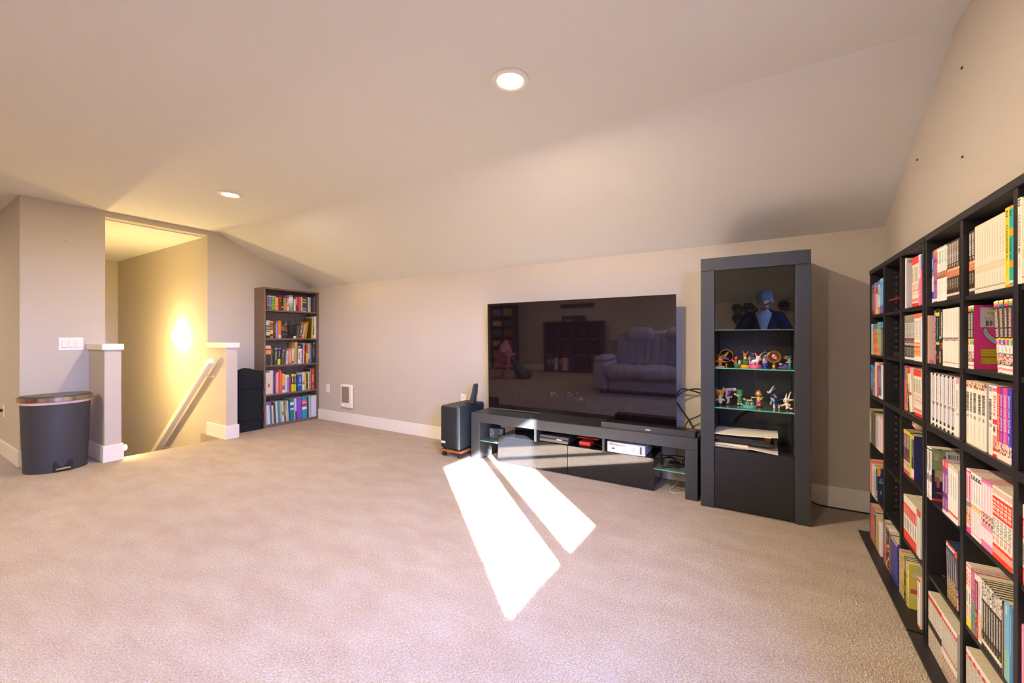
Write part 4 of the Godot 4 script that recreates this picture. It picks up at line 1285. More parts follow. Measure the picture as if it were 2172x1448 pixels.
	"saw4": "3a2230|b:0,.06,f4f0e6|b:.03,.06,d8b43c|b:.06,.09,2a6ac8|t:CHAINSAW MAN,f6f2ea,.12,.5,.72|b:.525,.55,f0c22c|b:.55,.62,2a6ac8|n:4,ffffff,.55,.62|b:.62,.73,eee8e2|g:a8a4a0,.64,.72,.4|a:.74,.88,e8c8b0,3a4a6a,c86a4a,8a6a5a|b:.89,1,f4ece8|b:.93,.96,e8909a|s:8a7a3c",
	"saw5": "3a2230|b:0,.06,f4f0e6|b:.03,.06,d8b43c|b:.06,.09,e03a6a|t:CHAINSAW MAN,f6f2ea,.12,.5,.72|b:.525,.55,f0c22c|b:.55,.62,e03a6a|n:5,ffffff,.55,.62|b:.62,.73,eee8e2|g:a8a4a0,.64,.72,.4|a:.74,.88,e8c8b0,3a4a6a,c86a4a,8a6a5a|b:.89,1,f4ece8|b:.93,.96,e8909a|s:e0402c",
	"saw6": "3a2230|b:0,.06,f4f0e6|b:.03,.06,d8b43c|b:.06,.09,5ab04a|t:CHAINSAW MAN,f6f2ea,.12,.5,.72|b:.525,.55,f0c22c|b:.55,.62,5ab04a|n:6,ffffff,.55,.62|b:.62,.73,eee8e2|g:a8a4a0,.64,.72,.4|a:.74,.88,e8c8b0,3a4a6a,c86a4a,8a6a5a|b:.89,1,f4ece8|b:.93,.96,e8909a|s:8a3a9c",
	"old4": "eee8dc|a:0,.11,e8c0a0,8a3a3a,4a4a5a,f0d8b8|g:3a3a38,.18,.48,.85|n:4,4a4844,.53,.58|g:d0c8bc,.66,.9,.3",
	"old5": "eee8dc|a:0,.11,e8c0a0,8a3a3a,4a4a5a,f0d8b8|g:3a3a38,.18,.48,.85|n:5,4a4844,.53,.58|g:d0c8bc,.66,.9,.3",
	"old6": "eee8dc|a:0,.11,e8c0a0,8a3a3a,4a4a5a,f0d8b8|g:3a3a38,.18,.48,.85|n:6,4a4844,.53,.58|g:d0c8bc,.66,.9,.3",
	"old7": "eee8dc|a:0,.11,e8c0a0,8a3a3a,4a4a5a,f0d8b8|g:3a3a38,.18,.48,.85|n:7,4a4844,.53,.58|g:d0c8bc,.66,.9,.3",
	"old8": "eee8dc|a:0,.11,e8c0a0,8a3a3a,4a4a5a,f0d8b8|g:3a3a38,.18,.48,.85|n:8,4a4844,.53,.58|g:d0c8bc,.66,.9,.3",
	"old10": "f0ebe2|a:.02,.09,9a86a8,e8c8b0,d8d0d8|g:3a3a38,.2,.5,.85|n:10,4a4844,.55,.6|g:d0c8bc,.66,.9,.3|s:b8bcc8",
	"diary": "f4f0ec|b:.03,.08,e87aa8|t:Diary,e0483c,.14,.44,.8|b:.47,.54,d83a4a|g:3a3a3c,.57,.66,.7|a:.7,.88,c8a08a,d83a4a,f0d8c0|b:.88,1,d8342c|b:.92,.96,efe6e0",
	"love1": "d8302c|t:Demon Love Spell,f6eef4,.1,.52,.8|n:1,f6eef4,.53,.6|g:e8c8d8,.63,.74,.3|a:.76,.92,f0d8b8,e8a890,6a3a4a,d8302c|b:.92,1,f2e4d4",
	"love2": "7a3fb0|t:Demon Love Spell,f6eef4,.1,.52,.8|n:2,f6eef4,.53,.6|g:e8c8d8,.63,.74,.3|a:.76,.92,f0d8b8,e8a890,6a3a4a,7a3fb0|b:.92,1,f2e4d4",
	"love3": "f0459c|t:Demon Love Spell,f6eef4,.1,.52,.8|n:3,f6eef4,.53,.6|g:e8c8d8,.63,.74,.3|a:.76,.92,f0d8b8,e8a890,6a3a4a,f0459c|b:.92,1,f2e4d4",
	"love4": "4a3fb8|t:Demon Love Spell,f6eef4,.1,.52,.8|n:4,f6eef4,.53,.6|g:e8c8d8,.63,.74,.3|a:.76,.92,f0d8b8,e8a890,6a3a4a,4a3fb8|b:.92,1,f2e4d4",
	"pinkred2": "f4d8e0|b:0,.05,f4f0f0|b:.03,.06,e86a9a|g:e0604c,.1,.48,.6|b:.52,.6,8a8a9a|a:.62,.86,e8b04a,f0d0a0,c86a5a,f4d8e0|b:.92,1,e84a94",
	"pinkmag": "f0a8c8|b:0,.05,f6eef2|b:.02,.06,e0408a|g:c22a78,.1,.48,.7|b:.5,.58,9a6a8a|a:.6,.86,e0c8a8,3a3a5a,c86a5a,f0a8c8|b:.9,1,e8459a",
	"whitegold": "f2eef0|a:.05,.11,2a2a2c,f2eef0,2a2a2c,f2eef0|g:e8a0b4,.14,.34,.4|g:8a8a8c,.34,.46,.3|a:.5,.58,d8a84a,e8c880,f2eef0|b:.6,.92,e4e0ea|b:.93,.95,e8a0b4",
	"pinkwin": "f07ab4|b:.05,.5,f8e2ec|g:e8a0c4,.06,.45,.3|a:.48,.68,f0d0c0,3a3038,c89a5a,f07ab4|b:.7,.9,f2e4ec",
	"fire1": "f4eee8|b:.03,.1,e8b8b0|b:.14,.42,e8391c|t:FIRE,fbf6f0,.18,.39,.85|t:FORCE,8a8682,.44,.68,.85|n:01,e0584c,.69,.76|b:.8,1,ec4020|b:.84,.93,f6a898",
	"fire2": "f4eee8|b:.03,.1,e8b8b0|b:.14,.42,e8391c|t:FIRE,fbf6f0,.18,.39,.85|t:FORCE,8a8682,.44,.68,.85|n:02,e0584c,.69,.76|b:.8,1,ec4020|b:.84,.93,f6a898",
	"fire3": "f4eee8|b:.03,.1,e8b8b0|b:.14,.42,e8391c|t:FIRE,fbf6f0,.18,.39,.85|t:FORCE,8a8682,.44,.68,.85|n:03,e0584c,.69,.76|b:.8,1,ec4020|b:.84,.93,f6a898",
	"fire4": "f4eee8|b:.03,.1,e8b8b0|b:.14,.42,e8391c|t:FIRE,fbf6f0,.18,.39,.85|t:FORCE,8a8682,.44,.68,.85|n:04,e0584c,.69,.76|b:.8,1,ec4020|b:.84,.93,f6a898",
	"fire5": "f4eee8|b:.03,.1,e8b8b0|b:.14,.42,e8391c|t:FIRE,fbf6f0,.18,.39,.85|t:FORCE,8a8682,.44,.68,.85|n:05,e0584c,.69,.76|b:.8,1,ec4020|b:.84,.93,f6a898",
	"firey1": "f4ece2|b:.02,.06,e890a0|t:FIRE,e83a2c,.12,.36,.7|n:6,3a3a3a,.45,.5|g:4a5a7a,.5,.62,.5|a:.66,.86,e8c8b0,c8a06a,f4ece2|b:.88,1,f0d81c",
	"multigreen": "c97aa0|a:0,.5,c8608c,e8c0d0,8a4a70|a:.5,1,2f8a5a,6ac0d0,c97aa0",
	"maroon": "8a2a4a|b:0,.1,f0e4ea|g:e8c0d0,.15,.55,.4|a:.6,1,c03a4a,5a3a2c,8ab0b8",
	"paleart": "efe6e4|g:a878b0,.08,.5,.4|a:.55,.95,f0c8b0,c8d0a0,e8a89a",
	"dimgold": "5a4c3a|g:b8a070,.1,.9,.6",
	"skytall": "7ab8dc|g:e8f4fa,.05,.15,.4|b:.6,1,8ac8c8",
	"oceantall": "4a86c0|g:bcd8f0,.1,.6,.3",
	"pinktitle": "e890b8|g:f8e0ec,.1,.8,.5",
	"L_black": "1c1e22|g:8a8a80,.1,.5,.3",
	"L_red": "b8384a|g:e8b8b8,.1,.7,.3|b:.8,1,7a3a3a",
	"L_blue": "3a72b8|n:2,e8f0f8,.04,.12|g:b8d0e8,.15,.6,.3|b:.62,.68,9ac0e0|b:.72,1,4f6f8c",
	"L_green": "4f9a4a|n:3,f0f6f0,.04,.12|a:.3,1,5aa84a,3f7a44,a8b86a",
	"L_orange": "e0953a|n:4,f8e8c8,.04,.12|b:.55,.6,f4c878|b:.62,.66,8a5a20|g:f0c070,.15,.5,.35",
	"L_maroon": "7a2430|b:.18,.2,d8a060|b:.25,.5,3a2a24|g:b8a84a,.32,.42,.6",
	"L_dark": "2a262c|b:.7,.78,e8e4e0",
	"L_tan": "b8863c|g:8a5f24,.1,.8,.2",
	"L_darkcream": "b8ac98|b:.05,.4,3a3434|a:.6,1,8a7a6a,d8ccb8",
	"L_white": "e6dcd0|g:8a8078,.1,.5,.3|b:.5,.68,c8606a",
	"L_lilacgreen": "9a84c0|b:.12,.35,e8e4f0|a:.35,.5,d8e0d8,e8e8e8|b:.5,.72,a8c878|a:.72,1,6a8a7a,c0c8d8,8aa890",
	"L_darkred": "6a2432",
	"L_whitepink": "ecdcdc|g:c89aa0,.05,.5,.2|b:.9,1,e8d8a8",
	"L_pinkdark": "c85a5c|b:.6,1,4a4038|g:e8c0b8,.1,.5,.4",
	"L_slate": "3c4450|g:8a94a0,.1,.9,.3",
	"L_scarlet": "e84630|a:.2,.6,e84630,4a2a2a,e84630|b:.8,1,d83a4a",
	"L_pale": "d8b8a8|g:a88878,.2,.8,.3",
	"L_navysq": "3a3c52|b:.15,.42,c8c03a|b:.2,.34,6a6a2a|b:.75,1,9ad0dc|b:.8,.94,2a7a8a",
	"L_purple": "4c3464",
	"L_cream": "e2dac8|g:a89a80,.2,.8,.25",
	"L_bluegold": "7a94a8|b:.6,1,c0a03a",
	"L_indigo": "3f3868|g:6a60a0,.1,.9,.3",
	"L_brown": "6a5444",
	"L_artwhite": "2c2a34|b:0,.08,b8b0a0|a:.08,.28,d8d0c0,4a4a4a,e8e0d0|b:.34,.48,8a90a8|a:.52,.6,d8d4c0,2c2a34|a:.64,.84,c8c098,d8d0a8",
	"L_brngold": "3c2018|b:.03,.1,e8c878|b:.14,.2,b89a8a|b:.25,.3,c0805a|a:.34,.46,e8a83a,5a3018|a:.52,.76,e8b84a,f0d080,c88a2c|b:.9,.97,e0b058",
	"L_margold": "4a1820|a:.05,.95,4a1820,b08a3a,4a1820,6a2a24",
	"L_lilac": "8f7ed0|g:b8a8e8,.1,.9,.4",
	"L_amber": "d8791c|g:e8a048,.2,.9,.3",
	"L_grey": "5c6060",
	"L_german": "2a2230|t:German,f0ece6,.05,.65,.8|b:.7,.85,8a7a5a|b:.9,1,c83048",
	"L_coral2": "d89a6a|a:.1,.9,d8b090,3a4a3a,e0a070",
	"L_olive": "c8ac34|s:6f5c14",
	"L_yelgreen": "c8b880|b:.4,.85,4a5a34|b:.85,1,e0d0d0",
	"L_bigwhite": "e6dcd8|g:d0c4c0,.1,.9,.15",
	"L_redtop": "3a3840|b:0,.18,e86a74|b:.03,.15,f4b0b4|b:.22,.45,d8a83a|g:c8c4c0,.25,.45,.3",
	"L_artbrown": "5a3c34|a:.1,1,8a5c44,3a2a30,c89a70,5a3c34",
	"L_dkgrey": "3e4448|b:.12,.18,b8a878|g:c8ccb8,.3,.75,.35",
	"L_blackyel": "26262a|b:.05,.16,8a4aa8|g:d8d0e0,.25,.6,.35|b:.68,1,d8d01c",
	"L_greystripe": "55565a|b:.1,.14,b8b8b4|b:.32,.36,9a9a98|b:.45,.52,7a7668",
	"L_dkredthin": "8a3a3c",
	"L_palebl": "b0c4c4|g:6a8a90,.2,.8,.3",
	"L_coral": "e88a68|g:f0b098,.2,.8,.3|b:.9,1,c86a4a",
	"L_ivory": "e2d0c8|b:.82,.95,4a2a34",
	"L_tantall": "c89a58|g:a87838,.2,.9,.25",
	"L_grnthin": "2f7a3a",
	"L_whitepur": "ece8ec|b:.05,.15,5a5a60|g:5a4a90,.3,.8,.6",
	"L_whitered": "e8dcd8|g:c85a6a,.1,.5,.6|g:4a6a6a,.55,.9,.5",
	"L_violet": "6c3f84",
	"L_creamthin": "e0d4b8",
	"L_redyel": "a8362c|a:0,.4,c8402c,8a6a2c|b:.45,1,e8a82c",
	"L_yelblue": "c8b060|b:.5,.75,c8d0a0|b:.8,1,2a6ab0",
	"L_steel": "4a6a98|g:8aa4c8,.1,.9,.3",
	"L_blkgreen": "2a2c2e|b:0,.07,5ab080|b:.25,.7,6a6a6c",
	"L_redwhite": "c83440|g:f0e0e0,.1,.95,.5",
	"L_orangered": "f05a28|g:f8a080,.1,.9,.2",
	"L_orangelil": "f0a838|b:.0,.04,f8e0b0|b:.62,.85,7a70b0|b:.85,1,ece4dc",
	"L_whitelil": "dcd0dc|b:0,.08,ece8e8",
	"L_periw": "8a90d0|b:0,.12,e8e8f0",
	"L_redpaper": "c02c50",
	"L_yelblack": "2a2820|b:0,.14,d8cc1c|g:e8e4d0,.18,.5,.55|b:.56,1,dcd018|b:.56,.6,a8a818",
	"L_navy": "2a3458|g:8a94b8,.2,.7,.3",
	"L_bigblue": "1c58b4|g:a8c8f0,.1,.5,.45|b:.6,.67,5ad0b8",
	"L_yellow": "d8b84a",
	"L_oliveyel": "c8a83c|b:.04,.54,5a4a18|b:.58,.95,3f4a3c",
	"L_spiral": "2c2a2c|g:e8e4e0,.03,.97,.5",
	"L_redmaroon": "c0402c|g:f0dcd4,.3,.65,.4|g:e8a090,.8,.95,.3",
	"L_palelil": "c4bcdc",
	"L_whitebluetop": "e2dae8|b:0,.14,4a7ac8|g:c8a8c8,.2,.6,.3",
	"L_purteal": "3f8a84|b:0,.25,9a3fa8|b:.8,1,3a78b0",
	"L_teal": "2a9a94",
	"L_greenart": "5aa03a|b:0,.2,3f6a3a|b:.7,1,2c3a34",
	"L_orgpink": "e0a070|b:0,.3,d8983a|b:.5,1,e8c0b0",
	"L_palesky": "a8c4e0",
	"L_deepblue": "1f5c98",
	"L_dkgreenb": "2a8272|b:.15,.35,e0e8e8|b:.28,.42,2a60c8|b:.42,.5,d8e0e8",
	"L_paleblue2": "c8d0e8|b:.6,1,2a4a98",
	"L_purplebin": "8f4ac8",
	"L_cyanbin": "0fa0c0|b:.14,.2,e83aa0|b:.24,.3,e8d02c|b:.3,.46,c0307c|b:.46,.58,e4e8ea",
	"L_charcoal": "4c464a",
	"L_palegreen": "b8ccc4",
	"L_greyw": "a8b0b8",
	"L_whitebin": "d6dae4",
	"whitelines01": "f0ece4|g:a8a49c,.05,.5,.4|g:c2beb6,.62,.9,.3|n:1,8a8680,.52,.58",
	"blacklilac02": "2e2a38|b:.04,.54,d6c8e2|g:5a4a70,.06,.52,.55|b:.6,.86,b8aed0|b:.92,.96,eceaf0|n:2,f0eef6,.55,.61",
	"whitelines03": "f0ece4|g:a8a49c,.05,.5,.4|g:c2beb6,.62,.9,.3|n:3,8a8680,.52,.58",
	"blacklilac04": "2e2a38|b:.04,.54,d6c8e2|g:5a4a70,.06,.52,.55|b:.6,.86,b8aed0|b:.92,.96,eceaf0|n:4,f0eef6,.55,.61",
	"whitelines05": "f0ece4|g:a8a49c,.05,.5,.4|g:c2beb6,.62,.9,.3|n:5,8a8680,.52,.58",
	"blacklilac06": "2e2a38|b:.04,.54,d6c8e2|g:5a4a70,.06,.52,.55|b:.6,.86,b8aed0|b:.92,.96,eceaf0|n:6,f0eef6,.55,.61",
	"whitelines07": "f0ece4|g:a8a49c,.05,.5,.4|g:c2beb6,.62,.9,.3|n:7,8a8680,.52,.58",
	"blacklilac08": "2e2a38|b:.04,.54,d6c8e2|g:5a4a70,.06,.52,.55|b:.6,.86,b8aed0|b:.92,.96,eceaf0|n:8,f0eef6,.55,.61",
	"whitelines09": "f0ece4|g:a8a49c,.05,.5,.4|g:c2beb6,.62,.9,.3|n:9,8a8680,.52,.58",
	"blacklilac10": "2e2a38|b:.04,.54,d6c8e2|g:5a4a70,.06,.52,.55|b:.6,.86,b8aed0|b:.92,.96,eceaf0|n:10,f0eef6,.55,.61",
	"whitelines11": "f0ece4|g:a8a49c,.05,.5,.4|g:c2beb6,.62,.9,.3|n:11,8a8680,.52,.58",
	"blacklilac12": "2e2a38|b:.04,.54,d6c8e2|g:5a4a70,.06,.52,.55|b:.6,.86,b8aed0|b:.92,.96,eceaf0|n:12,f0eef6,.55,.61",
	"whitelines13": "f0ece4|g:a8a49c,.05,.5,.4|g:c2beb6,.62,.9,.3|n:13,8a8680,.52,.58",
	"sundark1": "2b2b2e|a:0,.28,e8e4e0,3a3a40,a8a8b0,c8b8a8|g:d8d2c8,.32,.74,.75|n:1,d8a83a,.8,.85|b:.87,.93,e4e0da",
	"sundark2": "2b2b2e|a:0,.28,e8e4e0,3a3a40,a8a8b0,c8b8a8|g:d8d2c8,.32,.74,.75|n:2,d8a83a,.8,.85|b:.87,.93,e4e0da",
	"sundark3": "2b2b2e|a:0,.28,e8e4e0,3a3a40,a8a8b0,c8b8a8|g:d8d2c8,.32,.74,.75|n:3,d8a83a,.8,.85|b:.87,.93,e4e0da",
	"sundark4": "2b2b2e|a:0,.28,e8e4e0,3a3a40,a8a8b0,c8b8a8|g:d8d2c8,.32,.74,.75|n:4,d8a83a,.8,.85|b:.87,.93,e4e0da",
	"sundark5": "2b2b2e|a:0,.28,e8e4e0,3a3a40,a8a8b0,c8b8a8|g:d8d2c8,.32,.74,.75|n:5,d8a83a,.8,.85|b:.87,.93,e4e0da",
	"sundark6": "2b2b2e|a:0,.28,e8e4e0,3a3a40,a8a8b0,c8b8a8|g:d8d2c8,.32,.74,.75|n:6,d8a83a,.8,.85|b:.87,.93,e4e0da",
	"sundark7": "2b2b2e|a:0,.28,e8e4e0,3a3a40,a8a8b0,c8b8a8|g:d8d2c8,.32,.74,.75|n:7,d8a83a,.8,.85|b:.87,.93,e4e0da",
	"sundark8": "2b2b2e|a:0,.28,e8e4e0,3a3a40,a8a8b0,c8b8a8|g:d8d2c8,.32,.74,.75|n:8,d8a83a,.8,.85|b:.87,.93,e4e0da",
}

# rows of books: place, height of the board, x of the spines, then per book: z of its first edge, thickness, height, print, look, lean, depth, cover print, kind
var book_rows := [
	["c1r1", "top row of first shelf column", 1.268, 0.522, [
		[-3.0800, 0.0286, 0.171, "bludark", "dark brown disc case with blue top", 0, 0.120, "", "disc_case"],
		[-3.0515, 0.0286, 0.171, "bludark", "dark brown disc case with blue top", 0, 0.120, "", "disc_case"],
		[-3.0182, 0.0206, 0.176, "hotpink", "bright pink disc case", 0, 0.120, "", "disc_case"],
		[-2.9977, 0.0206, 0.176, "hotpink", "bright pink disc case", 0, 0.120, "", "disc_case"],
		[-2.9748, 0.0232, 0.172, "creamblue", "cream disc case with blue top", 0, 0.120, "", "disc_case"],
		[-2.9516, 0.0232, 0.172, "creamblue", "cream disc case with blue top", 0, 0.120, "", "disc_case"],
		[-2.9284, 0.0163, 0.178, "paleblue", "pale blue disc case", 0, 0.120, "", "disc_case"],
		[-2.9121, 0.0163, 0.178, "paleblue", "pale blue disc case", 0, 0.120, "", "disc_case"],
		[-2.8958, 0.0163, 0.178, "paleblue", "pale blue disc case", 0, 0.120, "", "disc_case"],
		[-2.8794, 0.0191, 0.182, "skyblue", "sky blue disc case", 0, 0.120, "", "disc_case"],
		[-2.8604, 0.0191, 0.182, "skyblue", "sky blue disc case", 0, 0.120, "", "disc_case"],
		[-2.8413, 0.0191, 0.182, "skyblue", "sky blue disc case", 0, 0.120, "", "disc_case"],
	]],
	["c1r2", "second row of first shelf column", 1.044, 0.520, [
		[-3.0792, 0.0168, 0.172, "mistblue", "misty grey-blue disc case", 0, 0.120, "", "disc_case"],
		[-3.0624, 0.0168, 0.172, "mistblue", "misty grey-blue disc case", 0, 0.120, "", "disc_case"],
		[-3.0456, 0.0168, 0.172, "mistblue", "misty grey-blue disc case", 0, 0.120, "", "disc_case"],
		[-3.0288, 0.0236, 0.172, "redart", "orange-red pictorial disc case", 0, 0.120, "", "disc_case"],
		[-3.0053, 0.0236, 0.172, "redart", "orange-red pictorial disc case", 0, 0.120, "", "disc_case"],
		[-2.9817, 0.0236, 0.172, "redart", "orange-red pictorial disc case", 0, 0.120, "", "disc_case"],
		[-2.9582, 0.0236, 0.172, "redart", "orange-red pictorial disc case", 0, 0.120, "", "disc_case"],
		[-2.9281, 0.0247, 0.178, "greenart", "green pictorial disc case", 0, 0.120, "", "disc_case"],
		[-2.9033, 0.0247, 0.178, "greenart", "green pictorial disc case", 0, 0.120, "", "disc_case"],
		[-2.8786, 0.0247, 0.178, "greenart", "green pictorial disc case", 0, 0.120, "", "disc_case"],
		[-2.8539, 0.0193, 0.178, "darkdots", "dark disc case with white lettering", 0, 0.120, "", "disc_case"],
		[-2.8347, 0.0193, 0.178, "darkdots", "dark disc case with white lettering", 0, 0.120, "", "disc_case"],
	]],
	["c1r3", "third row of first shelf column", 0.820, 0.517, [
		[-3.0785, 0.0169, 0.166, "bluecase", "blue disc case", 0, 0.120, "", "disc_case"],
		[-3.0616, 0.0169, 0.166, "bluecase", "blue disc case", 0, 0.120, "", "disc_case"],
		[-3.0447, 0.0169, 0.166, "bluecase", "blue disc case", 0, 0.120, "", "disc_case"],
		[-3.0278, 0.0186, 0.160, "mixcase", "dark mixed-print disc case", 0, 0.120, "", "disc_case"],
		[-3.0093, 0.0186, 0.160, "mixcase", "dark mixed-print disc case", 0, 0.120, "", "disc_case"],
		[-2.9907, 0.0186, 0.160, "mixcase", "dark mixed-print disc case", 0, 0.120, "", "disc_case"],
		[-2.9722, 0.0469, 0.185, "cream", "thick cream case", 0, 0.120, "", "disc_case"],
		[-2.9253, 0.0221, 0.180, "redbook", "red disc case", 0, 0.120, "", "disc_case"],
		[-2.9032, 0.0221, 0.180, "redbook", "red disc case", 0, 0.120, "", "disc_case"],
		[-2.8812, 0.0254, 0.180, "royal", "royal blue disc case", 0, 0.120, "", "disc_case"],
		[-2.8557, 0.0254, 0.180, "royal", "royal blue disc case", 0, 0.120, "", "disc_case"],
		[-2.8303, 0.0212, 0.178, "whiteplain", "white disc case", 0, 0.120, "", "disc_case"],
	]],
	["c1r4", "fourth row of first shelf column", 0.546, 0.512, [
		[-3.0750, 0.0415, 0.190, "tanmottle", "tan mottled hardback", 0, 0.127, "", "paperback"],
		[-3.0335, 0.0472, 0.188, "darkmottle", "dark mottled hardback", 0, 0.127, "", "paperback"],
		[-2.9863, 0.0400, 0.178, "darkmottle", "dark mottled paperback", 0, 0.127, "", "paperback"],
		[-2.9463, 0.0234, 0.176, "purpleline", "thin purple paperback", 0, 0.127, "", "paperback"],
		[-2.9229, 0.0292, 0.180, "greycream", "grey-cream paperback", 0, 0.127, "", "paperback"],
		[-2.8937, 0.0292, 0.180, "greycream", "grey-cream paperback", 0, 0.127, "", "paperback"],
		[-2.8645, 0.0375, 0.178, "lilacwhite", "white and lilac paperback", 0, 0.127, "", "paperback"],
		[-2.8270, 0.0344, 0.178, "pinkwhite", "pinkish white paperback", 0, 0.127, "", "paperback"],
	]],
	["c1r5", "fifth row of first shelf column", 0.257, 0.514, [
		[-3.0771, 0.0473, 0.190, "reddots", "red paperback with dotted white lettering", 0, 0.127, "", "paperback"],
		[-3.0298, 0.0246, 0.176, "pinkwhite", "thin pinkish white paperback", 0, 0.127, "", "paperback"],
		[-3.0052, 0.0246, 0.176, "pinkwhite", "thin pinkish white paperback", 0, 0.127, "", "paperback"],
		[-2.9806, 0.0232, 0.176, "tealpale", "pale teal paperback", 0, 0.127, "", "paperback"],
		[-2.9574, 0.0232, 0.176, "tealpale", "pale teal paperback", 0, 0.127, "", "paperback"],
		[-2.9310, 0.0263, 0.190, "navyorange", "navy book with orange bordered cover", 0, 0.127, "cov_navy", "paperback"],
	]],
	["c1r6", "bottom row of first shelf column", 0.012, 0.509, [
		[-3.0521, 0.0243, 0.190, "bluepurple", "blue-purple paperback", 0, 0.127, "", "paperback"],
		[-3.0278, 0.0272, 0.190, "orangered", "orange-red pictorial paperback", 0, 0.127, "", "paperback"],
		[-3.0006, 0.0272, 0.190, "orangered", "orange-red pictorial paperback", 0, 0.127, "", "paperback"],
		[-2.9735, 0.0286, 0.186, "pinkred", "pink paperback", 0, 0.127, "", "paperback"],
		[-2.9448, 0.0369, 0.186, "blackcyan", "black paperback with cyan top", 0, 0.127, "", "paperback"],
		[-2.9080, 0.0243, 0.182, "tan", "tan paperback", 0, 0.127, "", "paperback"],
		[-2.8837, 0.0243, 0.182, "tan", "tan paperback", 0, 0.127, "", "paperback"],
		[-2.8595, 0.0243, 0.182, "tan", "tan paperback", 0, 0.127, "", "paperback"],
		[-2.8352, 0.0215, 0.170, "lilacwhite", "white and lilac paperback", 0, 0.127, "", "paperback"],
		[-2.8137, 0.0215, 0.170, "lilacwhite", "white and lilac paperback", 0, 0.127, "", "paperback"],
	]],
	["c2r6", "bottom row of second shelf column", 0.012, 0.510, [
		[-2.7368, 0.0433, 0.215, "greybook", "grey paperback with orange base", 0, 0.140, "", "hardback"],
		[-2.6917, 0.0462, 0.205, "redframe", "white book with red frame", 0, 0.140, "", "hardback"],
		[-2.6429, 0.0366, 0.190, "brownred", "brown-red hardback", 0, 0.140, "", "hardback"],
		[-2.6011, 0.1043, 0.190, "bluecloth", "thick blue clothbound album", 0, 0.140, "", "hardback"],
	]],
	["c3r1", "top row of third shelf column", 1.268, 0.529, [
		[-2.4567, 0.0128, 0.222, "whitebox", "tall white volume with pale pictorial cover", 0, 0.127, "cov_lilac", "paperback"],
		[-2.3552, 0.0169, 0.205, "creamred", "cream paperback with red top and base", 0, 0.127, "", "paperback"],
		[-2.3383, 0.0169, 0.205, "creamred", "cream paperback with red top and base", 0, 0.127, "", "paperback"],
		[-2.3214, 0.0169, 0.205, "creamred", "cream paperback with red top and base", 0, 0.127, "", "paperback"],
		[-2.3044, 0.0169, 0.205, "creamred", "cream paperback with red top and base", 0, 0.127, "", "paperback"],
		[-2.2875, 0.0169, 0.205, "creamred", "cream paperback with red top and base", 0, 0.127, "", "paperback"],
		[-2.2706, 0.0230, 0.205, "whitepurple", "white paperback with purple print", 0, 0.127, "", "paperback"],
		[-2.2477, 0.0219, 0.200, "pinkpurple", "pink and purple paperback", 0, 0.127, "", "paperback"],
	]],
	["c3r2", "second row of third shelf column", 1.044, 0.529, [
		[-2.4639, 0.0167, 0.194, "bwart", "black and white paperback", 0, 0.127, "", "paperback"],
		[-2.4472, 0.0167, 0.194, "bwart", "black and white paperback", 0, 0.127, "", "paperback"],
		[-2.4305, 0.0167, 0.194, "bwart", "black and white paperback", 0, 0.127, "", "paperback"],
		[-2.4138, 0.0167, 0.194, "bwart", "black and white paperback", 0, 0.127, "", "paperback"],
		[-2.3970, 0.0167, 0.194, "bwart", "black and white paperback", 0, 0.127, "", "paperback"],
		[-2.3803, 0.0167, 0.194, "bwart", "black and white paperback", 0, 0.127, "", "paperback"],
		[-2.3636, 0.0167, 0.194, "bwart", "black and white paperback", 0, 0.127, "", "paperback"],
		[-2.3469, 0.0167, 0.194, "bwart", "black and white paperback", 0, 0.127, "", "paperback"],
		[-2.3277, 0.0185, 0.194, "whiteorange", "white paperback with orange top", 0, 0.127, "", "paperback"],
		[-2.3091, 0.0185, 0.194, "whiteorange", "white paperback with orange top", 0, 0.127, "", "paperback"],
		[-2.2906, 0.0185, 0.194, "whiteorange", "white paperback with orange top", 0, 0.127, "", "paperback"],
		[-2.2720, 0.0185, 0.194, "whiteorange", "white paperback with orange top", 0, 0.127, "", "paperback"],
		[-2.2535, 0.0133, 0.194, "whiteblue", "white paperback with blue lettering", 0, 0.127, "", "paperback"],
		[-2.2402, 0.0133, 0.194, "whiteblue", "white paperback with blue lettering", 0, 0.127, "", "paperback"],
	]],
	["c3r3", "third row of third shelf column", 0.820, 0.529, [
		[-2.4682, 0.0215, 0.195, "pinkpurple", "pink and purple paperback", 0, 0.127, "", "paperback"],
		[-2.4467, 0.0280, 0.188, "yellowblack", "yellow and black pictorial paperback", 0, 0.127, "", "paperback"],
		[-2.3915, 0.0331, 0.190, "leanwhite", "leaning white paperback with red top", -9, 0.127, "", "paperback"],
		[-2.3289, 0.0238, 0.190, "creamred", "leaning cream paperback with red top", -3, 0.127, "", "paperback"],
		[-2.3051, 0.0238, 0.190, "creamred", "leaning cream paperback with red top", -3, 0.127, "", "paperback"],
		[-2.2814, 0.0238, 0.190, "creamred", "leaning cream paperback with red top", -3, 0.127, "", "paperback"],
		[-2.2576, 0.0238, 0.190, "creamred", "leaning cream paperback with red top", -3, 0.127, "", "paperback"],
	]],
	["c3r4", "fourth row of third shelf column", 0.546, 0.526, [
		[-2.4657, 0.0223, 0.190, "yellowtop", "dark paperback with yellow top band", 0, 0.127, "", "paperback"],
		[-2.4435, 0.0223, 0.190, "yellowtop", "dark paperback with yellow top band", 0, 0.127, "", "paperback"],
		[-2.4212, 0.0223, 0.190, "yellowtop", "dark paperback with yellow top band", 0, 0.127, "", "paperback"],
		[-2.3989, 0.0223, 0.190, "yellowtop", "dark paperback with yellow top band", 0, 0.127, "", "paperback"],
		[-2.3766, 0.0231, 0.185, "limethin", "lime green paperback", 0, 0.127, "", "paperback"],
		[-2.3536, 0.0289, 0.185, "darkpink", "dark paperback with pink base", 0, 0.127, "cov_navytext", "paperback"],
	]],
	["c3r5", "fifth row of third shelf column", 0.257, 0.526, [
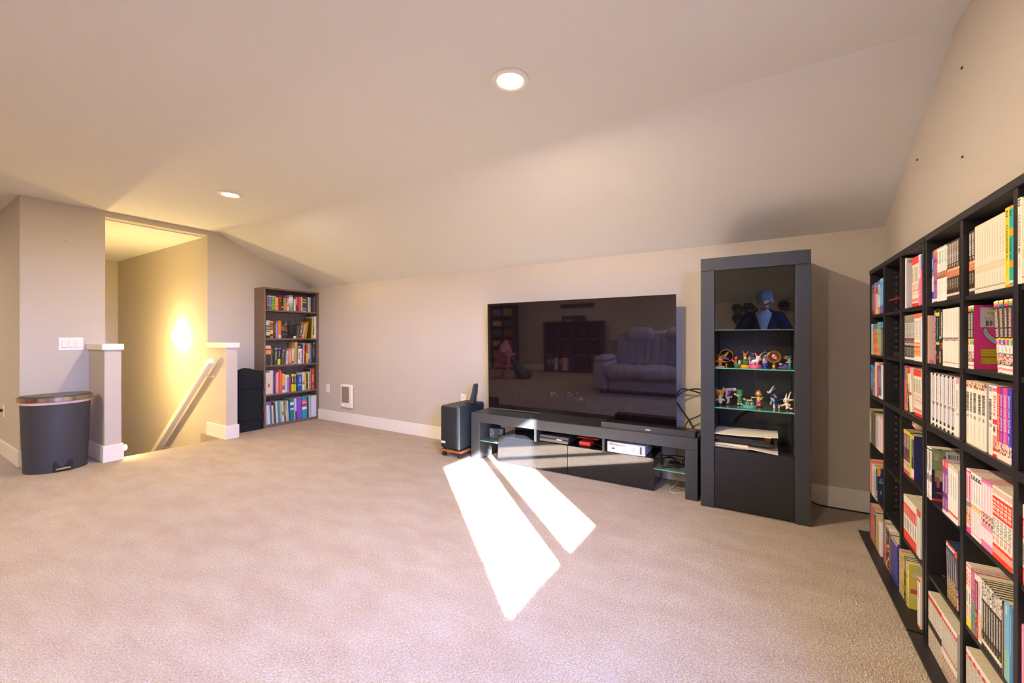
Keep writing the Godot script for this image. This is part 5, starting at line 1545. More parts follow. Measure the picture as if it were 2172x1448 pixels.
		[-2.4657, 0.0226, 0.190, "redblock", "white paperback with red title block", 0, 0.127, "", "paperback"],
		[-2.4431, 0.0226, 0.190, "redblock", "white paperback with red title block", 0, 0.127, "", "paperback"],
		[-2.4205, 0.0226, 0.190, "redblock", "white paperback with red title block", 0, 0.127, "", "paperback"],
		[-2.3979, 0.0226, 0.190, "redblock", "white paperback with red title block", 0, 0.127, "", "paperback"],
		[-2.3753, 0.0226, 0.190, "redblock", "white paperback with red title block", 0, 0.127, "", "paperback"],
		[-2.3527, 0.0226, 0.190, "redblock", "white paperback with red title block", 0, 0.127, "", "paperback"],
		[-2.3301, 0.0226, 0.190, "redblock", "white paperback with red title block", 0, 0.127, "", "paperback"],
		[-2.3075, 0.0226, 0.190, "redblock", "white paperback with red title block", 0, 0.127, "", "paperback"],
		[-2.2849, 0.0220, 0.190, "greyred", "pale grey paperback with red top", 0, 0.127, "", "paperback"],
		[-2.2628, 0.0220, 0.190, "greyred", "pale grey paperback with red top", 0, 0.127, "", "paperback"],
	]],
	["c3r6", "bottom row of third shelf column", 0.012, 0.510, [
		[-2.4601, 0.0141, 0.190, "lowmixA", "pink and green pictorial paperback", 0, 0.127, "", "paperback"],
		[-2.4460, 0.0141, 0.190, "lowmixA", "pink and green pictorial paperback", 0, 0.127, "", "paperback"],
		[-2.4319, 0.0215, 0.188, "lowmixB", "olive and yellow pictorial paperback", 0, 0.127, "", "paperback"],
		[-2.4104, 0.0215, 0.188, "lowmixB", "olive and yellow pictorial paperback", 0, 0.127, "", "paperback"],
		[-2.3889, 0.0173, 0.186, "lowmixC", "black pictorial paperback", 0, 0.127, "", "paperback"],
		[-2.3716, 0.0173, 0.186, "lowmixC", "black pictorial paperback", 0, 0.127, "", "paperback"],
		[-2.3544, 0.0334, 0.184, "yellowpale", "yellow paperback with barcode cover", 0, 0.127, "cov_barcode", "paperback"],
		[-2.2057, 0.0288, 0.190, "redwhite", "white paperback with red ends", 0, 0.127, "", "paperback"],
	]],
	["d1r1", "top row of fourth shelf column", 1.268, 0.529, [
		[-2.1164, 0.0180, 0.190, "bluetitle", "blue paperback with white title", 0, 0.127, "", "paperback"],
		[-2.0984, 0.0182, 0.192, "avalon", "purple paperback with orange title", 0, 0.127, "", "paperback"],
		[-2.0803, 0.0182, 0.192, "avalon", "purple paperback with orange title", 0, 0.127, "", "paperback"],
		[-2.0621, 0.0154, 0.192, "whiteband", "white paperback with pictorial middle band", 0, 0.127, "", "paperback"],
		[-2.0467, 0.0154, 0.192, "whiteband", "white paperback with pictorial middle band", 0, 0.127, "", "paperback"],
		[-2.0313, 0.0154, 0.192, "whiteband", "white paperback with pictorial middle band", 0, 0.127, "", "paperback"],
		[-2.0160, 0.0154, 0.192, "whiteband", "white paperback with pictorial middle band", 0, 0.127, "", "paperback"],
		[-2.0006, 0.0154, 0.192, "whiteband", "white paperback with pictorial middle band", 0, 0.127, "", "paperback"],
		[-1.9853, 0.0154, 0.192, "whiteband", "white paperback with pictorial middle band", 0, 0.127, "", "paperback"],
		[-1.9699, 0.0145, 0.192, "brownwhite", "dark brown paperback with white lettering", 0, 0.127, "", "paperback"],
		[-1.9554, 0.0145, 0.192, "brownwhite", "dark brown paperback with white lettering", 0, 0.127, "", "paperback"],
		[-1.9409, 0.0145, 0.192, "brownwhite", "dark brown paperback with white lettering", 0, 0.127, "", "paperback"],
		[-1.9264, 0.0145, 0.192, "brownwhite", "dark brown paperback with white lettering", 0, 0.127, "", "paperback"],
		[-1.9119, 0.0145, 0.192, "brownwhite", "dark brown paperback with white lettering", 0, 0.127, "", "paperback"],
		[-1.8974, 0.0145, 0.192, "brownwhite", "dark brown paperback with white lettering", 0, 0.127, "", "paperback"],
		[-1.8829, 0.0145, 0.192, "brownwhite", "dark brown paperback with white lettering", 0, 0.127, "", "paperback"],
	]],
	["d1r2", "second row of fourth shelf column", 1.044, 0.519, [
		[-2.1232, 0.0129, 0.178, "orangethin", "orange-edged paperback with pink text cover", 0, 0.127, "cov_lines", "paperback"],
		[-2.0525, 0.0134, 0.192, "multithin", "thin pink patterned paperback", 0, 0.127, "", "paperback"],
		[-2.0392, 0.0380, 0.196, "blackyellow", "thick black paperback with lime bands", 0, 0.127, "", "paperback"],
		[-2.0011, 0.0126, 0.192, "blackgreen", "black paperback with green lettering", 0, 0.127, "", "paperback"],
		[-1.9885, 0.0185, 0.192, "blackwhite", "black paperback with white lettering", 0, 0.127, "", "paperback"],
		[-1.9691, 0.0216, 0.192, "creamleafA", "cream paperback with grey leaf mark", 0, 0.127, "", "paperback"],
		[-1.9475, 0.0216, 0.192, "creamleafB", "cream paperback with red leaf mark", 0, 0.127, "", "paperback"],
		[-1.9258, 0.0216, 0.192, "creamleafA", "cream paperback with grey leaf mark", 0, 0.127, "", "paperback"],
		[-1.9042, 0.0216, 0.192, "creamleafA", "cream paperback with grey leaf mark", 0, 0.127, "", "paperback"],
		[-1.8826, 0.0216, 0.192, "creamleafB", "cream paperback with red leaf mark", 0, 0.127, "", "paperback"],
		[-1.8609, 0.0216, 0.192, "creamleafA", "cream paperback with grey leaf mark", 0, 0.127, "", "paperback"],
	]],
	["d1r3", "third row of fourth shelf column", 0.820, 0.527, [
		[-2.1225, 0.0184, 0.190, "whitelines01", "white paperback with fine grey lettering", 0, 0.127, "", "paperback"],
		[-2.1041, 0.0184, 0.190, "blacklilac02", "black paperback with lilac panel", 0, 0.127, "", "paperback"],
		[-2.0857, 0.0184, 0.190, "whitelines03", "white paperback with fine grey lettering", 0, 0.127, "", "paperback"],
		[-2.0674, 0.0184, 0.190, "blacklilac04", "black paperback with lilac panel", 0, 0.127, "", "paperback"],
		[-2.0490, 0.0184, 0.190, "whitelines05", "white paperback with fine grey lettering", 0, 0.127, "", "paperback"],
		[-2.0306, 0.0184, 0.190, "blacklilac06", "black paperback with lilac panel", 0, 0.127, "", "paperback"],
		[-2.0123, 0.0184, 0.190, "whitelines07", "white paperback with fine grey lettering", 0, 0.127, "", "paperback"],
		[-1.9939, 0.0184, 0.190, "blacklilac08", "black paperback with lilac panel", 0, 0.127, "", "paperback"],
		[-1.9755, 0.0184, 0.190, "whitelines09", "white paperback with fine grey lettering", 0, 0.127, "", "paperback"],
		[-1.9572, 0.0184, 0.190, "blacklilac10", "black paperback with lilac panel", 0, 0.127, "", "paperback"],
		[-1.9388, 0.0184, 0.190, "whitelines11", "white paperback with fine grey lettering", 0, 0.127, "", "paperback"],
		[-1.9204, 0.0184, 0.190, "blacklilac12", "black paperback with lilac panel", 0, 0.127, "", "paperback"],
		[-1.9021, 0.0183, 0.190, "whitelines13", "white paperback with fine grey lettering", 0, 0.127, "", "paperback"],
		[-1.8838, 0.0175, 0.190, "whitepink", "white paperback with pink top", 0, 0.127, "", "paperback"],
	]],
	["d1r4", "fourth row of fourth shelf column", 0.546, 0.517, [
		[-2.1224, 0.0156, 0.190, "whitedarkA", "white paperback with dark lettering", 0, 0.127, "", "paperback"],
		[-2.1068, 0.0072, 0.185, "tealthin", "thin teal paperback", 0, 0.127, "", "paperback"],
		[-2.0996, 0.0232, 0.190, "whitedarkA", "white paperback with patterned dark cover", 0, 0.127, "cov_dark", "paperback"],
		[-1.9644, 0.0242, 0.180, "redtoppurple", "purple paperback with red top", 0, 0.127, "", "paperback"],
		[-1.9403, 0.0242, 0.180, "redtoppurple", "purple paperback with red top", 0, 0.127, "", "paperback"],
		[-1.9161, 0.0201, 0.178, "whitered", "white paperback with red base mark", 0, 0.127, "", "paperback"],
		[-1.8960, 0.0201, 0.178, "whitered", "white paperback with red base mark", 0, 0.127, "", "paperback"],
		[-1.8760, 0.0191, 0.174, "whitered", "white paperback with red base mark", 0, 0.127, "", "paperback"],
		[-1.8569, 0.0191, 0.174, "whitered", "white paperback with red base mark", 0, 0.127, "", "paperback"],
	]],
	["d1r5", "fifth row of fourth shelf column", 0.257, 0.529, [
		[-1.9648, 0.0168, 0.190, "gamedark", "slate game case with red top", -4, 0.135, "", "disc_case"],
		[-1.9480, 0.0184, 0.188, "gamedark", "slate game case with red top", -4, 0.135, "", "disc_case"],
		[-1.9296, 0.0184, 0.188, "gamedark", "slate game case with red top", -4, 0.135, "", "disc_case"],
		[-1.9112, 0.0184, 0.188, "gamedark", "slate game case with red top", -4, 0.135, "", "disc_case"],
		[-1.8928, 0.0183, 0.186, "gamered", "dark game case with red top", -4, 0.135, "", "disc_case"],
	]],
	["d1r6", "bottom row of fourth shelf column", 0.012, 0.511, [
		[-2.0823, 0.0212, 0.200, "redbandgrey", "grey pictorial paperback with black label", 0, 0.127, "", "paperback"],
		[-2.0611, 0.0212, 0.200, "redbandgrey", "grey pictorial paperback with black label", 0, 0.127, "", "paperback"],
		[-2.0398, 0.0212, 0.200, "redbandgrey", "grey pictorial paperback with black label", 0, 0.127, "", "paperback"],
		[-2.0186, 0.0212, 0.200, "redbandgrey", "grey pictorial paperback with black label", 0, 0.127, "", "paperback"],
		[-1.9973, 0.0212, 0.200, "redbandgrey", "grey pictorial paperback with black label", 0, 0.127, "", "paperback"],
		[-1.9761, 0.0212, 0.200, "redbandgrey", "grey pictorial paperback with black label", 0, 0.127, "", "paperback"],
		[-1.9505, 0.0160, 0.200, "redbandgreyB", "grey pictorial paperback with white label", 0, 0.127, "", "paperback"],
		[-1.9345, 0.0160, 0.200, "redbandgreyB", "grey pictorial paperback with white label", 0, 0.127, "", "paperback"],
		[-1.9185, 0.0160, 0.200, "redbandgreyB", "grey pictorial paperback with white label", 0, 0.127, "", "paperback"],
		[-1.9026, 0.0160, 0.200, "redbandgreyB", "grey pictorial paperback with white label", 0, 0.127, "", "paperback"],
		[-1.8866, 0.0160, 0.200, "redbandgreyB", "grey pictorial paperback with white label", 0, 0.127, "", "paperback"],
		[-1.8706, 0.0160, 0.200, "redbandgreyB", "grey pictorial paperback with white label", 0, 0.127, "", "paperback"],
		[-1.8547, 0.0160, 0.200, "redbandgreyB", "grey pictorial paperback with white label", 0, 0.127, "", "paperback"],
		[-1.8387, 0.0160, 0.200, "redbandgreyB", "grey pictorial paperback with white label", 0, 0.127, "", "paperback"],
	]],
	["d2r1", "top row of fifth shelf column", 1.268, 0.529, [
		[-1.7915, 0.0194, 0.192, "brownwhite", "dark brown paperback with white lettering", 0, 0.127, "", "paperback"],
		[-1.7720, 0.0194, 0.192, "brownwhite", "dark brown paperback with white lettering", 0, 0.127, "", "paperback"],
		[-1.7513, 0.0149, 0.198, "creamtall", "tall cream paperback", 0, 0.127, "", "paperback"],
		[-1.7364, 0.0149, 0.198, "creamtall", "tall cream paperback", 0, 0.127, "", "paperback"],
		[-1.7216, 0.0149, 0.198, "creamtall", "tall cream paperback", 0, 0.127, "", "paperback"],
		[-1.7067, 0.0149, 0.198, "creamtall", "tall cream paperback", 0, 0.127, "", "paperback"],
		[-1.6918, 0.0149, 0.198, "creamtall", "tall cream paperback", 0, 0.127, "", "paperback"],
		[-1.6769, 0.0149, 0.198, "creamtall", "tall cream paperback", 0, 0.127, "", "paperback"],
		[-1.6620, 0.0149, 0.198, "creamtall", "tall cream paperback", 0, 0.127, "", "paperback"],
		[-1.6471, 0.0149, 0.198, "creamtall", "tall cream paperback", 0, 0.127, "", "paperback"],
		[-1.6323, 0.0149, 0.198, "creamtall", "tall cream paperback", 0, 0.127, "", "paperback"],
		[-1.6174, 0.0149, 0.198, "creamtall", "tall cream paperback", 0, 0.127, "", "paperback"],
		[-1.6025, 0.0149, 0.198, "creamtall", "tall cream paperback", 0, 0.127, "", "paperback"],
		[-1.5876, 0.0149, 0.198, "creamtall", "tall cream paperback", 0, 0.127, "", "paperback"],
		[-1.5717, 0.0207, 0.205, "yellowroom", "bright yellow paperback titled CLASSROOM", 0, 0.127, "", "paperback"],
		[-1.5511, 0.0168, 0.205, "tealroom", "teal paperback with orange bands", 0, 0.127, "", "paperback"],
	]],
	["d2r2", "second row of fifth shelf column", 1.046, 0.529, [
		[-1.7976, 0.0182, 0.190, "saw1", "orange-numbered CHAINSAW MAN volume one", 0, 0.127, "", "paperback"],
		[-1.7794, 0.0171, 0.190, "saw2", "CHAINSAW MAN volume two, pink back cover", 0, 0.127, "cov_pink", "paperback"],
		[-1.6106, 0.0217, 0.192, "saw3", "leaning CHAINSAW MAN volume three", -7.2, 0.127, "", "paperback"],
		[-1.5881, 0.0171, 0.192, "saw4", "leaning CHAINSAW MAN volume four", -5, 0.127, "", "paperback"],
		[-1.5698, 0.0156, 0.192, "saw5", "leaning CHAINSAW MAN volume five", -2.2, 0.127, "", "paperback"],
		[-1.5530, 0.0164, 0.192, "saw6", "upright CHAINSAW MAN volume six", -0.6, 0.127, "", "paperback"],
	]],
	["d2r3", "third row of fifth shelf column", 0.820, 0.525, [
		[-1.7973, 0.0250, 0.190, "old4", "white paperback numbered 4", 0, 0.127, "", "paperback"],
		[-1.7723, 0.0210, 0.190, "old5", "white paperback numbered 5", 0, 0.127, "", "paperback"],
		[-1.7513, 0.0288, 0.190, "old6", "white paperback numbered 6", 0, 0.127, "", "paperback"],
		[-1.7178, 0.0254, 0.190, "old7", "white paperback numbered 7", 0, 0.127, "", "paperback"],
		[-1.6924, 0.0251, 0.190, "old8", "white paperback numbered 8", 0, 0.127, "", "paperback"],
		[-1.6509, 0.0231, 0.190, "old10", "white paperback numbered 10", 0, 0.127, "", "paperback"],
		[-1.6279, 0.0241, 0.190, "diary", "white and red Diary paperback", 0, 0.127, "", "paperback"],
		[-1.6038, 0.0172, 0.190, "love1", "red Demon Love Spell paperback", 0, 0.127, "", "paperback"],
		[-1.5866, 0.0155, 0.190, "love2", "purple Demon Love Spell paperback", 0, 0.127, "", "paperback"],
		[-1.5711, 0.0221, 0.190, "love3", "hot pink Demon Love Spell paperback", 0, 0.127, "", "paperback"],
		[-1.5491, 0.0181, 0.190, "love4", "violet-blue Demon Love Spell paperback", 0, 0.127, "", "paperback"],
	]],
	["d2r4", "fourth row of fifth shelf column", 0.550, 0.525, [
		[-1.7970, 0.0164, 0.192, "pinkred2", "pink paperback with red lettering", 0, 0.127, "", "paperback"],
		[-1.7806, 0.0167, 0.192, "pinkmag", "deep pink paperback with magenta lettering", 0, 0.127, "", "paperback"],
		[-1.7640, 0.0167, 0.190, "whitegold", "white paperback with gold middle", 0, 0.127, "", "paperback"],
		[-1.7472, 0.0167, 0.190, "whitegold", "white paperback with gold middle", 0, 0.127, "", "paperback"],
		[-1.7305, 0.0167, 0.190, "whitegold", "white paperback with gold middle", 0, 0.127, "", "paperback"],
		[-1.7138, 0.0167, 0.190, "whitegold", "white paperback with gold middle", 0, 0.127, "", "paperback"],
		[-1.6971, 0.0171, 0.190, "pinkwin", "pink paperback with white panel", 0, 0.127, "", "paperback"],
		[-1.6800, 0.0171, 0.190, "pinkwin", "pink paperback with white panel", 0, 0.127, "", "paperback"],
		[-1.6629, 0.0171, 0.190, "pinkwin", "pink paperback with white panel", 0, 0.127, "", "paperback"],
		[-1.6458, 0.0171, 0.190, "pinkwin", "pink paperback with white panel", 0, 0.127, "", "paperback"],
		[-1.6282, 0.0202, 0.192, "fire1", "red and white FIRE paperback numbered 01", 0, 0.127, "", "paperback"],
		[-1.6080, 0.0202, 0.192, "fire2", "red and white FIRE paperback numbered 02", 0, 0.127, "", "paperback"],
		[-1.5878, 0.0202, 0.192, "fire3", "red and white FIRE paperback numbered 03", 0, 0.127, "", "paperback"],
		[-1.5676, 0.0202, 0.192, "fire4", "red and white FIRE paperback numbered 04", 0, 0.127, "", "paperback"],
		[-1.5475, 0.0202, 0.192, "fire5", "red and white FIRE paperback numbered 05", 0, 0.127, "", "paperback"],
	]],
	["d2r5", "fifth row of fifth shelf column", 0.266, 0.524, [
		[-1.7956, 0.0170, 0.190, "firey1", "white paperback with yellow base", 0, 0.127, "", "paperback"],
		[-1.7786, 0.0170, 0.190, "firey1", "white paperback with yellow base", 0, 0.127, "", "paperback"],
		[-1.7616, 0.0134, 0.186, "multigreen", "pink and green paperback", 0, 0.127, "", "paperback"],
		[-1.7482, 0.0134, 0.186, "multigreen", "pink and green paperback", 0, 0.127, "", "paperback"],
		[-1.7348, 0.0231, 0.186, "maroon", "maroon paperback", 0, 0.127, "", "paperback"],
		[-1.7117, 0.0200, 0.188, "paleart", "pale pictorial paperback", 0, 0.127, "", "paperback"],
		[-1.6917, 0.0145, 0.190, "sundark1", "black lettered paperback with pictorial top", 0, 0.127, "", "paperback"],
		[-1.6773, 0.0145, 0.190, "sundark2", "black lettered paperback with pictorial top", 0, 0.127, "", "paperback"],
		[-1.6628, 0.0145, 0.190, "sundark3", "black lettered paperback with pictorial top", 0, 0.127, "", "paperback"],
		[-1.6483, 0.0145, 0.190, "sundark4", "black lettered paperback with pictorial top", 0, 0.127, "", "paperback"],
		[-1.6338, 0.0145, 0.190, "sundark5", "black lettered paperback with pictorial top", 0, 0.127, "", "paperback"],
		[-1.6193, 0.0145, 0.190, "sundark6", "black lettered paperback with pictorial top", 0, 0.127, "", "paperback"],
		[-1.6048, 0.0145, 0.190, "sundark7", "black lettered paperback with pictorial top", 0, 0.127, "", "paperback"],
		[-1.5903, 0.0145, 0.190, "sundark8", "black lettered paperback with pictorial top", 0, 0.127, "", "paperback"],
		[-1.5758, 0.0136, 0.186, "dimgold", "dull gold paperback", 0, 0.127, "", "paperback"],
		[-1.5622, 0.0263, 0.200, "skytall", "pale sky-blue book", 0, 0.127, "", "paperback"],
		[-1.5359, 0.0148, 0.200, "oceantall", "ocean-blue book", 0, 0.127, "", "paperback"],
	]],
	["d2r6", "bottom row of fifth shelf column", 0.012, 0.516, [
		[-1.7686, 0.0298, 0.200, "redbandgreyB", "grey pictorial paperback with red band", 0, 0.127, "", "paperback"],
		[-1.7388, 0.0298, 0.200, "redbandgreyB", "grey pictorial paperback with red band", 0, 0.127, "", "paperback"],
		[-1.7090, 0.0298, 0.200, "redbandgreyB", "grey pictorial paperback with red band", 0, 0.127, "", "paperback"],
		[-1.6791, 0.0298, 0.200, "redbandgreyB", "grey pictorial paperback with red band", 0, 0.127, "", "paperback"],
		[-1.6493, 0.0298, 0.200, "redbandgreyB", "grey pictorial paperback with red band", 0, 0.127, "", "paperback"],
		[-1.6195, 0.0298, 0.200, "redbandgreyB", "grey pictorial paperback with red band", 0, 0.127, "", "paperback"],
		[-1.5897, 0.0298, 0.200, "redbandgreyB", "grey pictorial paperback with red band", 0, 0.127, "", "paperback"],
		[-1.5599, 0.0298, 0.200, "redbandgreyB", "grey pictorial paperback with red band", 0, 0.127, "", "paperback"],
		[-1.5301, 0.0298, 0.200, "redbandgreyB", "grey pictorial paperback with red band", 0, 0.127, "", "paperback"],
	]],
	["d3r1", "top row of last shelf column", 1.268, 0.517, [
		[-1.4758, 0.0182, 0.205, "whiteroom", "white paperback titled CLASSROOM", 0, 0.127, "", "paperback"],
		[-1.4572, 0.0126, 0.200, "creamtall", "tall cream paperback", 0, 0.127, "", "paperback"],
		[-1.4445, 0.0126, 0.200, "creamtall", "tall cream paperback", 0, 0.127, "", "paperback"],
		[-1.4319, 0.0126, 0.200, "creamtall", "tall cream paperback", 0, 0.127, "", "paperback"],
	]],
	["d3r4", "fourth row of last shelf column", 0.550, 0.525, [
		[-1.4759, 0.0123, 0.192, "redblock", "white paperback with red title block", 0, 0.127, "", "paperback"],
		[-1.4635, 0.0123, 0.192, "redblock", "white paperback with red title block", 0, 0.127, "", "paperback"],
		[-1.4512, 0.0123, 0.192, "redblock", "white paperback with red title block", 0, 0.127, "", "paperback"],
		[-1.4388, 0.0123, 0.192, "redblock", "white paperback with red title block", 0, 0.127, "", "paperback"],
		[-1.4265, 0.0123, 0.192, "redblock", "white paperback with red title block", 0, 0.127, "", "paperback"],
	]],
	["d3r5", "fifth row of last shelf column", 0.266, 0.523, [
		[-1.4752, 0.0120, 0.190, "pinktitle", "pink paperback", 0, 0.127, "", "paperback"],
		[-1.4631, 0.0120, 0.190, "pinktitle", "pink paperback", 0, 0.127, "", "paperback"],
		[-1.4511, 0.0120, 0.190, "pinktitle", "pink paperback", 0, 0.127, "", "paperback"],
		[-1.4391, 0.0120, 0.190, "pinktitle", "pink paperback", 0, 0.127, "", "paperback"],
		[-1.4270, 0.0120, 0.190, "pinktitle", "pink paperback", 0, 0.127, "", "paperback"],
	]],
	["b1", "top shelf of brown bookcase", 1.498, -5.372, [
		[-2.7839, 0.0106, 0.192, "L_black", "thin tall black book", 0, 0.150, "", "book"],
		[-2.8048, 0.0199, 0.161, "L_red", "red book", 0, 0.150, "", "book"],
		[-2.8412, 0.0344, 0.158, "L_blue", "blue book marked 2", 0, 0.150, "", "book"],
		[-2.8824, 0.0392, 0.158, "L_green", "green book marked 3", 0, 0.150, "", "book"],
		[-2.9291, 0.0438, 0.164, "L_orange", "orange book marked 4", 0, 0.150, "", "book"],
		[-2.9727, 0.0392, 0.192, "L_maroon", "thick dark red book", 0, 0.150, "", "book"],
		[-2.9938, 0.0200, 0.157, "L_dark", "dark book with small white label", 0, 0.150, "", "book"],
		[-3.0297, 0.0335, 0.161, "L_tan", "tan gold book", 0, 0.150, "", "book"],
		[-3.0453, 0.0146, 0.159, "L_darkcream", "cream book with dark panel", 0, 0.150, "", "book"],
		[-3.0657, 0.0193, 0.160, "L_white", "white book with pink mark", 0, 0.150, "", "book"],
		[-3.1220, 0.0535, 0.206, "L_lilacgreen", "tall lilac and green book", 0, 0.150, "", "book"],
		[-3.1308, 0.0079, 0.182, "L_darkred", "thin dark red book", 0, 0.150, "", "book"],
		[-3.1586, 0.0270, 0.160, "L_whitepink", "pinkish white book", 0, 0.150, "", "book"],
		[-3.1850, 0.0252, 0.188, "L_pinkdark", "pink and dark book", 0, 0.150, "", "book"],
		[-3.1989, 0.0129, 0.187, "L_slate", "slate book", 0, 0.150, "", "book"],
		[-3.2319, 0.0316, 0.197, "L_scarlet", "scarlet book", 0, 0.150, "", "book"],
		[-3.2551, 0.0221, 0.197, "L_pale", "pale brown book", 0, 0.150, "", "book"],
		[-3.3106, 0.0538, 0.197, "L_navysq", "thick navy book with yellow square", 0, 0.150, "", "book"],
		[-3.3327, 0.0209, 0.194, "L_purple", "dark purple book", 0, 0.150, "", "book"],
		[-3.3524, 0.0185, 0.199, "L_cream", "cream book", 0, 0.150, "", "book"],
		[-3.3791, 0.0255, 0.202, "L_bluegold", "blue-grey and gold book", 0, 0.150, "", "book"],
		[-3.4253, 0.0220, 0.206, "L_indigo", "indigo book", 0, 0.150, "", "book"],
		[-3.4438, 0.0173, 0.206, "L_brown", "brown book", 0, 0.150, "", "book"],
	]],
	["b2", "second shelf of brown bookcase", 1.132, -5.372, [
		[-2.8244, 0.0505, 0.227, "L_artwhite", "thick dark book with white emblem", 0, 0.150, "", "book"],
		[-2.8617, 0.0354, 0.227, "L_brngold", "brown and gold book", 0, 0.150, "", "book"],
		[-2.8951, 0.0321, 0.225, "L_margold", "maroon and gold book", 0, 0.150, "", "book"],
		[-2.9216, 0.0251, 0.206, "L_lilac", "lilac book", 0, 0.150, "", "book"],
		[-2.9628, 0.0358, 0.230, "L_amber", "amber orange book", 0, 0.150, "", "book"],
		[-3.1940, 0.0169, 0.179, "L_grey", "thin grey leaning book", -9, 0.150, "", "book"],
		[-3.2443, 0.0394, 0.188, "L_german", "leaning dark book titled German", -9, 0.150, "", "book"],
		[-3.2727, 0.0263, 0.193, "L_coral2", "leaning orange pictorial book", -10, 0.150, "", "book"],
		[-3.3106, 0.0349, 0.221, "L_tan", "leaning tan book", -9, 0.150, "", "book"],
		[-3.4025, 0.0231, 0.278, "L_olive", "large leaning olive book", -3, 0.190, "", "book"],
		[-3.4235, 0.0189, 0.283, "L_yelgreen", "cream and green tall book", 0, 0.150, "", "book"],
		[-3.4570, 0.0313, 0.304, "L_bigwhite", "tall white book", 0, 0.200, "", "book"],
	]],
	["b3", "middle shelf of brown bookcase", 0.788, -5.372, [
		[-2.7857, 0.0169, 0.255, "L_redtop", "dark book with red top", 0, 0.150, "", "book"],
		[-2.8026, 0.0160, 0.254, "L_redtop", "dark book with red top", 0, 0.150, "", "book"],
		[-2.8193, 0.0157, 0.253, "L_redtop", "dark book with red top", 0, 0.150, "", "book"],
		[-2.8353, 0.0151, 0.251, "L_redtop", "dark book with red top", 0, 0.150, "", "book"],
		[-2.8547, 0.0184, 0.238, "L_artbrown", "brown pictorial book", 0, 0.150, "", "book"],
		[-2.8706, 0.0145, 0.245, "L_black", "black book", 0, 0.150, "", "book"],
		[-2.9152, 0.0418, 0.245, "L_dkgrey", "dark grey book with gold mark", -2, 0.150, "", "book"],
		[-2.9537, 0.0364, 0.234, "L_blackyel", "black book with yellow base", -3, 0.150, "", "book"],
		[-2.9938, 0.0290, 0.205, "L_greystripe", "grey striped book", -5, 0.150, "", "book"],
		[-3.0189, 0.0183, 0.202, "L_dkredthin", "thin dark red book", -4, 0.150, "", "book"],
		[-3.0559, 0.0288, 0.176, "L_palebl", "pale blue book", -3, 0.150, "", "book"],
		[-3.0973, 0.0369, 0.181, "L_coral", "coral book", -3, 0.150, "", "book"],
		[-3.1272, 0.0216, 0.207, "L_ivory", "ivory book", -3, 0.150, "", "book"],
		[-3.1493, 0.0190, 0.288, "L_tantall", "tall tan book", -3, 0.150, "", "book"],
		[-3.1696, 0.0191, 0.297, "L_tantall", "tall tan book", -3, 0.150, "", "book"],
		[-3.1842, 0.0136, 0.244, "L_grnthin", "thin green book", -3, 0.150, "", "book"],
		[-3.2186, 0.0315, 0.237, "L_whitepur", "white book with purple lettering", -2, 0.150, "", "book"],
		[-3.2468, 0.0269, 0.201, "L_whitered", "white book with red lettering", -2, 0.150, "", "book"],
		[-3.2610, 0.0123, 0.262, "L_violet", "violet book", -2, 0.150, "", "book"],
		[-3.2769, 0.0144, 0.274, "L_creamthin", "thin cream book", -1.5, 0.150, "", "book"],
		[-3.3042, 0.0245, 0.177, "L_maroon", "maroon book", -1.5, 0.150, "", "book"],
		[-3.3353, 0.0293, 0.255, "L_redyel", "red and yellow book", -1, 0.150, "", "book"],
		[-3.3575, 0.0203, 0.273, "L_yelblue", "yellow and blue book", 0, 0.150, "", "book"],
		[-3.3834, 0.0247, 0.277, "L_steel", "steel blue book", 0, 0.150, "", "book"],
		[-3.4060, 0.0206, 0.252, "L_black", "black book", 0, 0.150, "", "book"],
		[-3.4297, 0.0220, 0.279, "L_blkgreen", "black book with green top", 0, 0.150, "", "book"],
	]],
	["b4", "fourth shelf of brown bookcase", 0.420, -5.372, [
		[-2.7947, 0.0258, 0.278, "L_cream", "cream book", 0, 0.150, "", "book"],
		[-2.8193, 0.0232, 0.268, "L_white", "white book", 0, 0.150, "", "book"],
		[-2.8474, 0.0263, 0.299, "L_creamthin", "tall cream book", 0, 0.150, "", "book"],
		[-2.8639, 0.0156, 0.299, "L_palelil", "tall pale lilac book", 0, 0.150, "", "book"],
		[-2.8869, 0.0215, 0.277, "L_navy", "navy book", 0, 0.150, "", "book"],
		[-2.9137, 0.0254, 0.279, "L_redwhite", "red book with white lettering", 0, 0.150, "", "book"],
		[-2.9295, 0.0144, 0.274, "L_whitepink", "pinkish white book", 0, 0.150, "", "book"],
		[-2.9370, 0.0067, 0.290, "L_violet", "thin violet book", 0, 0.150, "", "book"],
		[-2.9643, 0.0261, 0.298, "L_orangered", "tall orange-red book", 0, 0.150, "", "book"],
		[-2.9765, 0.0109, 0.270, "L_orangered", "orange-red book", 0, 0.150, "", "book"],
		[-3.0142, 0.0360, 0.243, "L_orangelil", "orange book with lilac block", 0, 0.150, "", "book"],
		[-3.0430, 0.0268, 0.228, "L_whitelil", "white and lilac book", 0, 0.150, "", "book"],
		[-3.0665, 0.0216, 0.228, "L_periw", "periwinkle book", 0, 0.150, "", "book"],
		[-3.0870, 0.0187, 0.206, "L_redpaper", "red paper book", 0, 0.150, "", "book"],
		[-3.0973, 0.0086, 0.232, "L_deepblue", "thin deep blue book", 0, 0.150, "", "book"],
		[-3.1364, 0.0374, 0.234, "L_yelblack", "yellow and black book", 0, 0.150, "", "book"],
		[-3.1623, 0.0239, 0.232, "L_yelblack", "yellow and black book", 0, 0.150, "", "book"],
		[-3.1866, 0.0208, 0.210, "L_navy", "navy book", 0, 0.150, "", "book"],
		[-3.2493, 0.0601, 0.217, "L_bigblue", "thick bright blue book", 0, 0.150, "", "book"],
		[-3.2819, 0.0297, 0.243, "L_white", "white book", 0, 0.150, "", "book"],
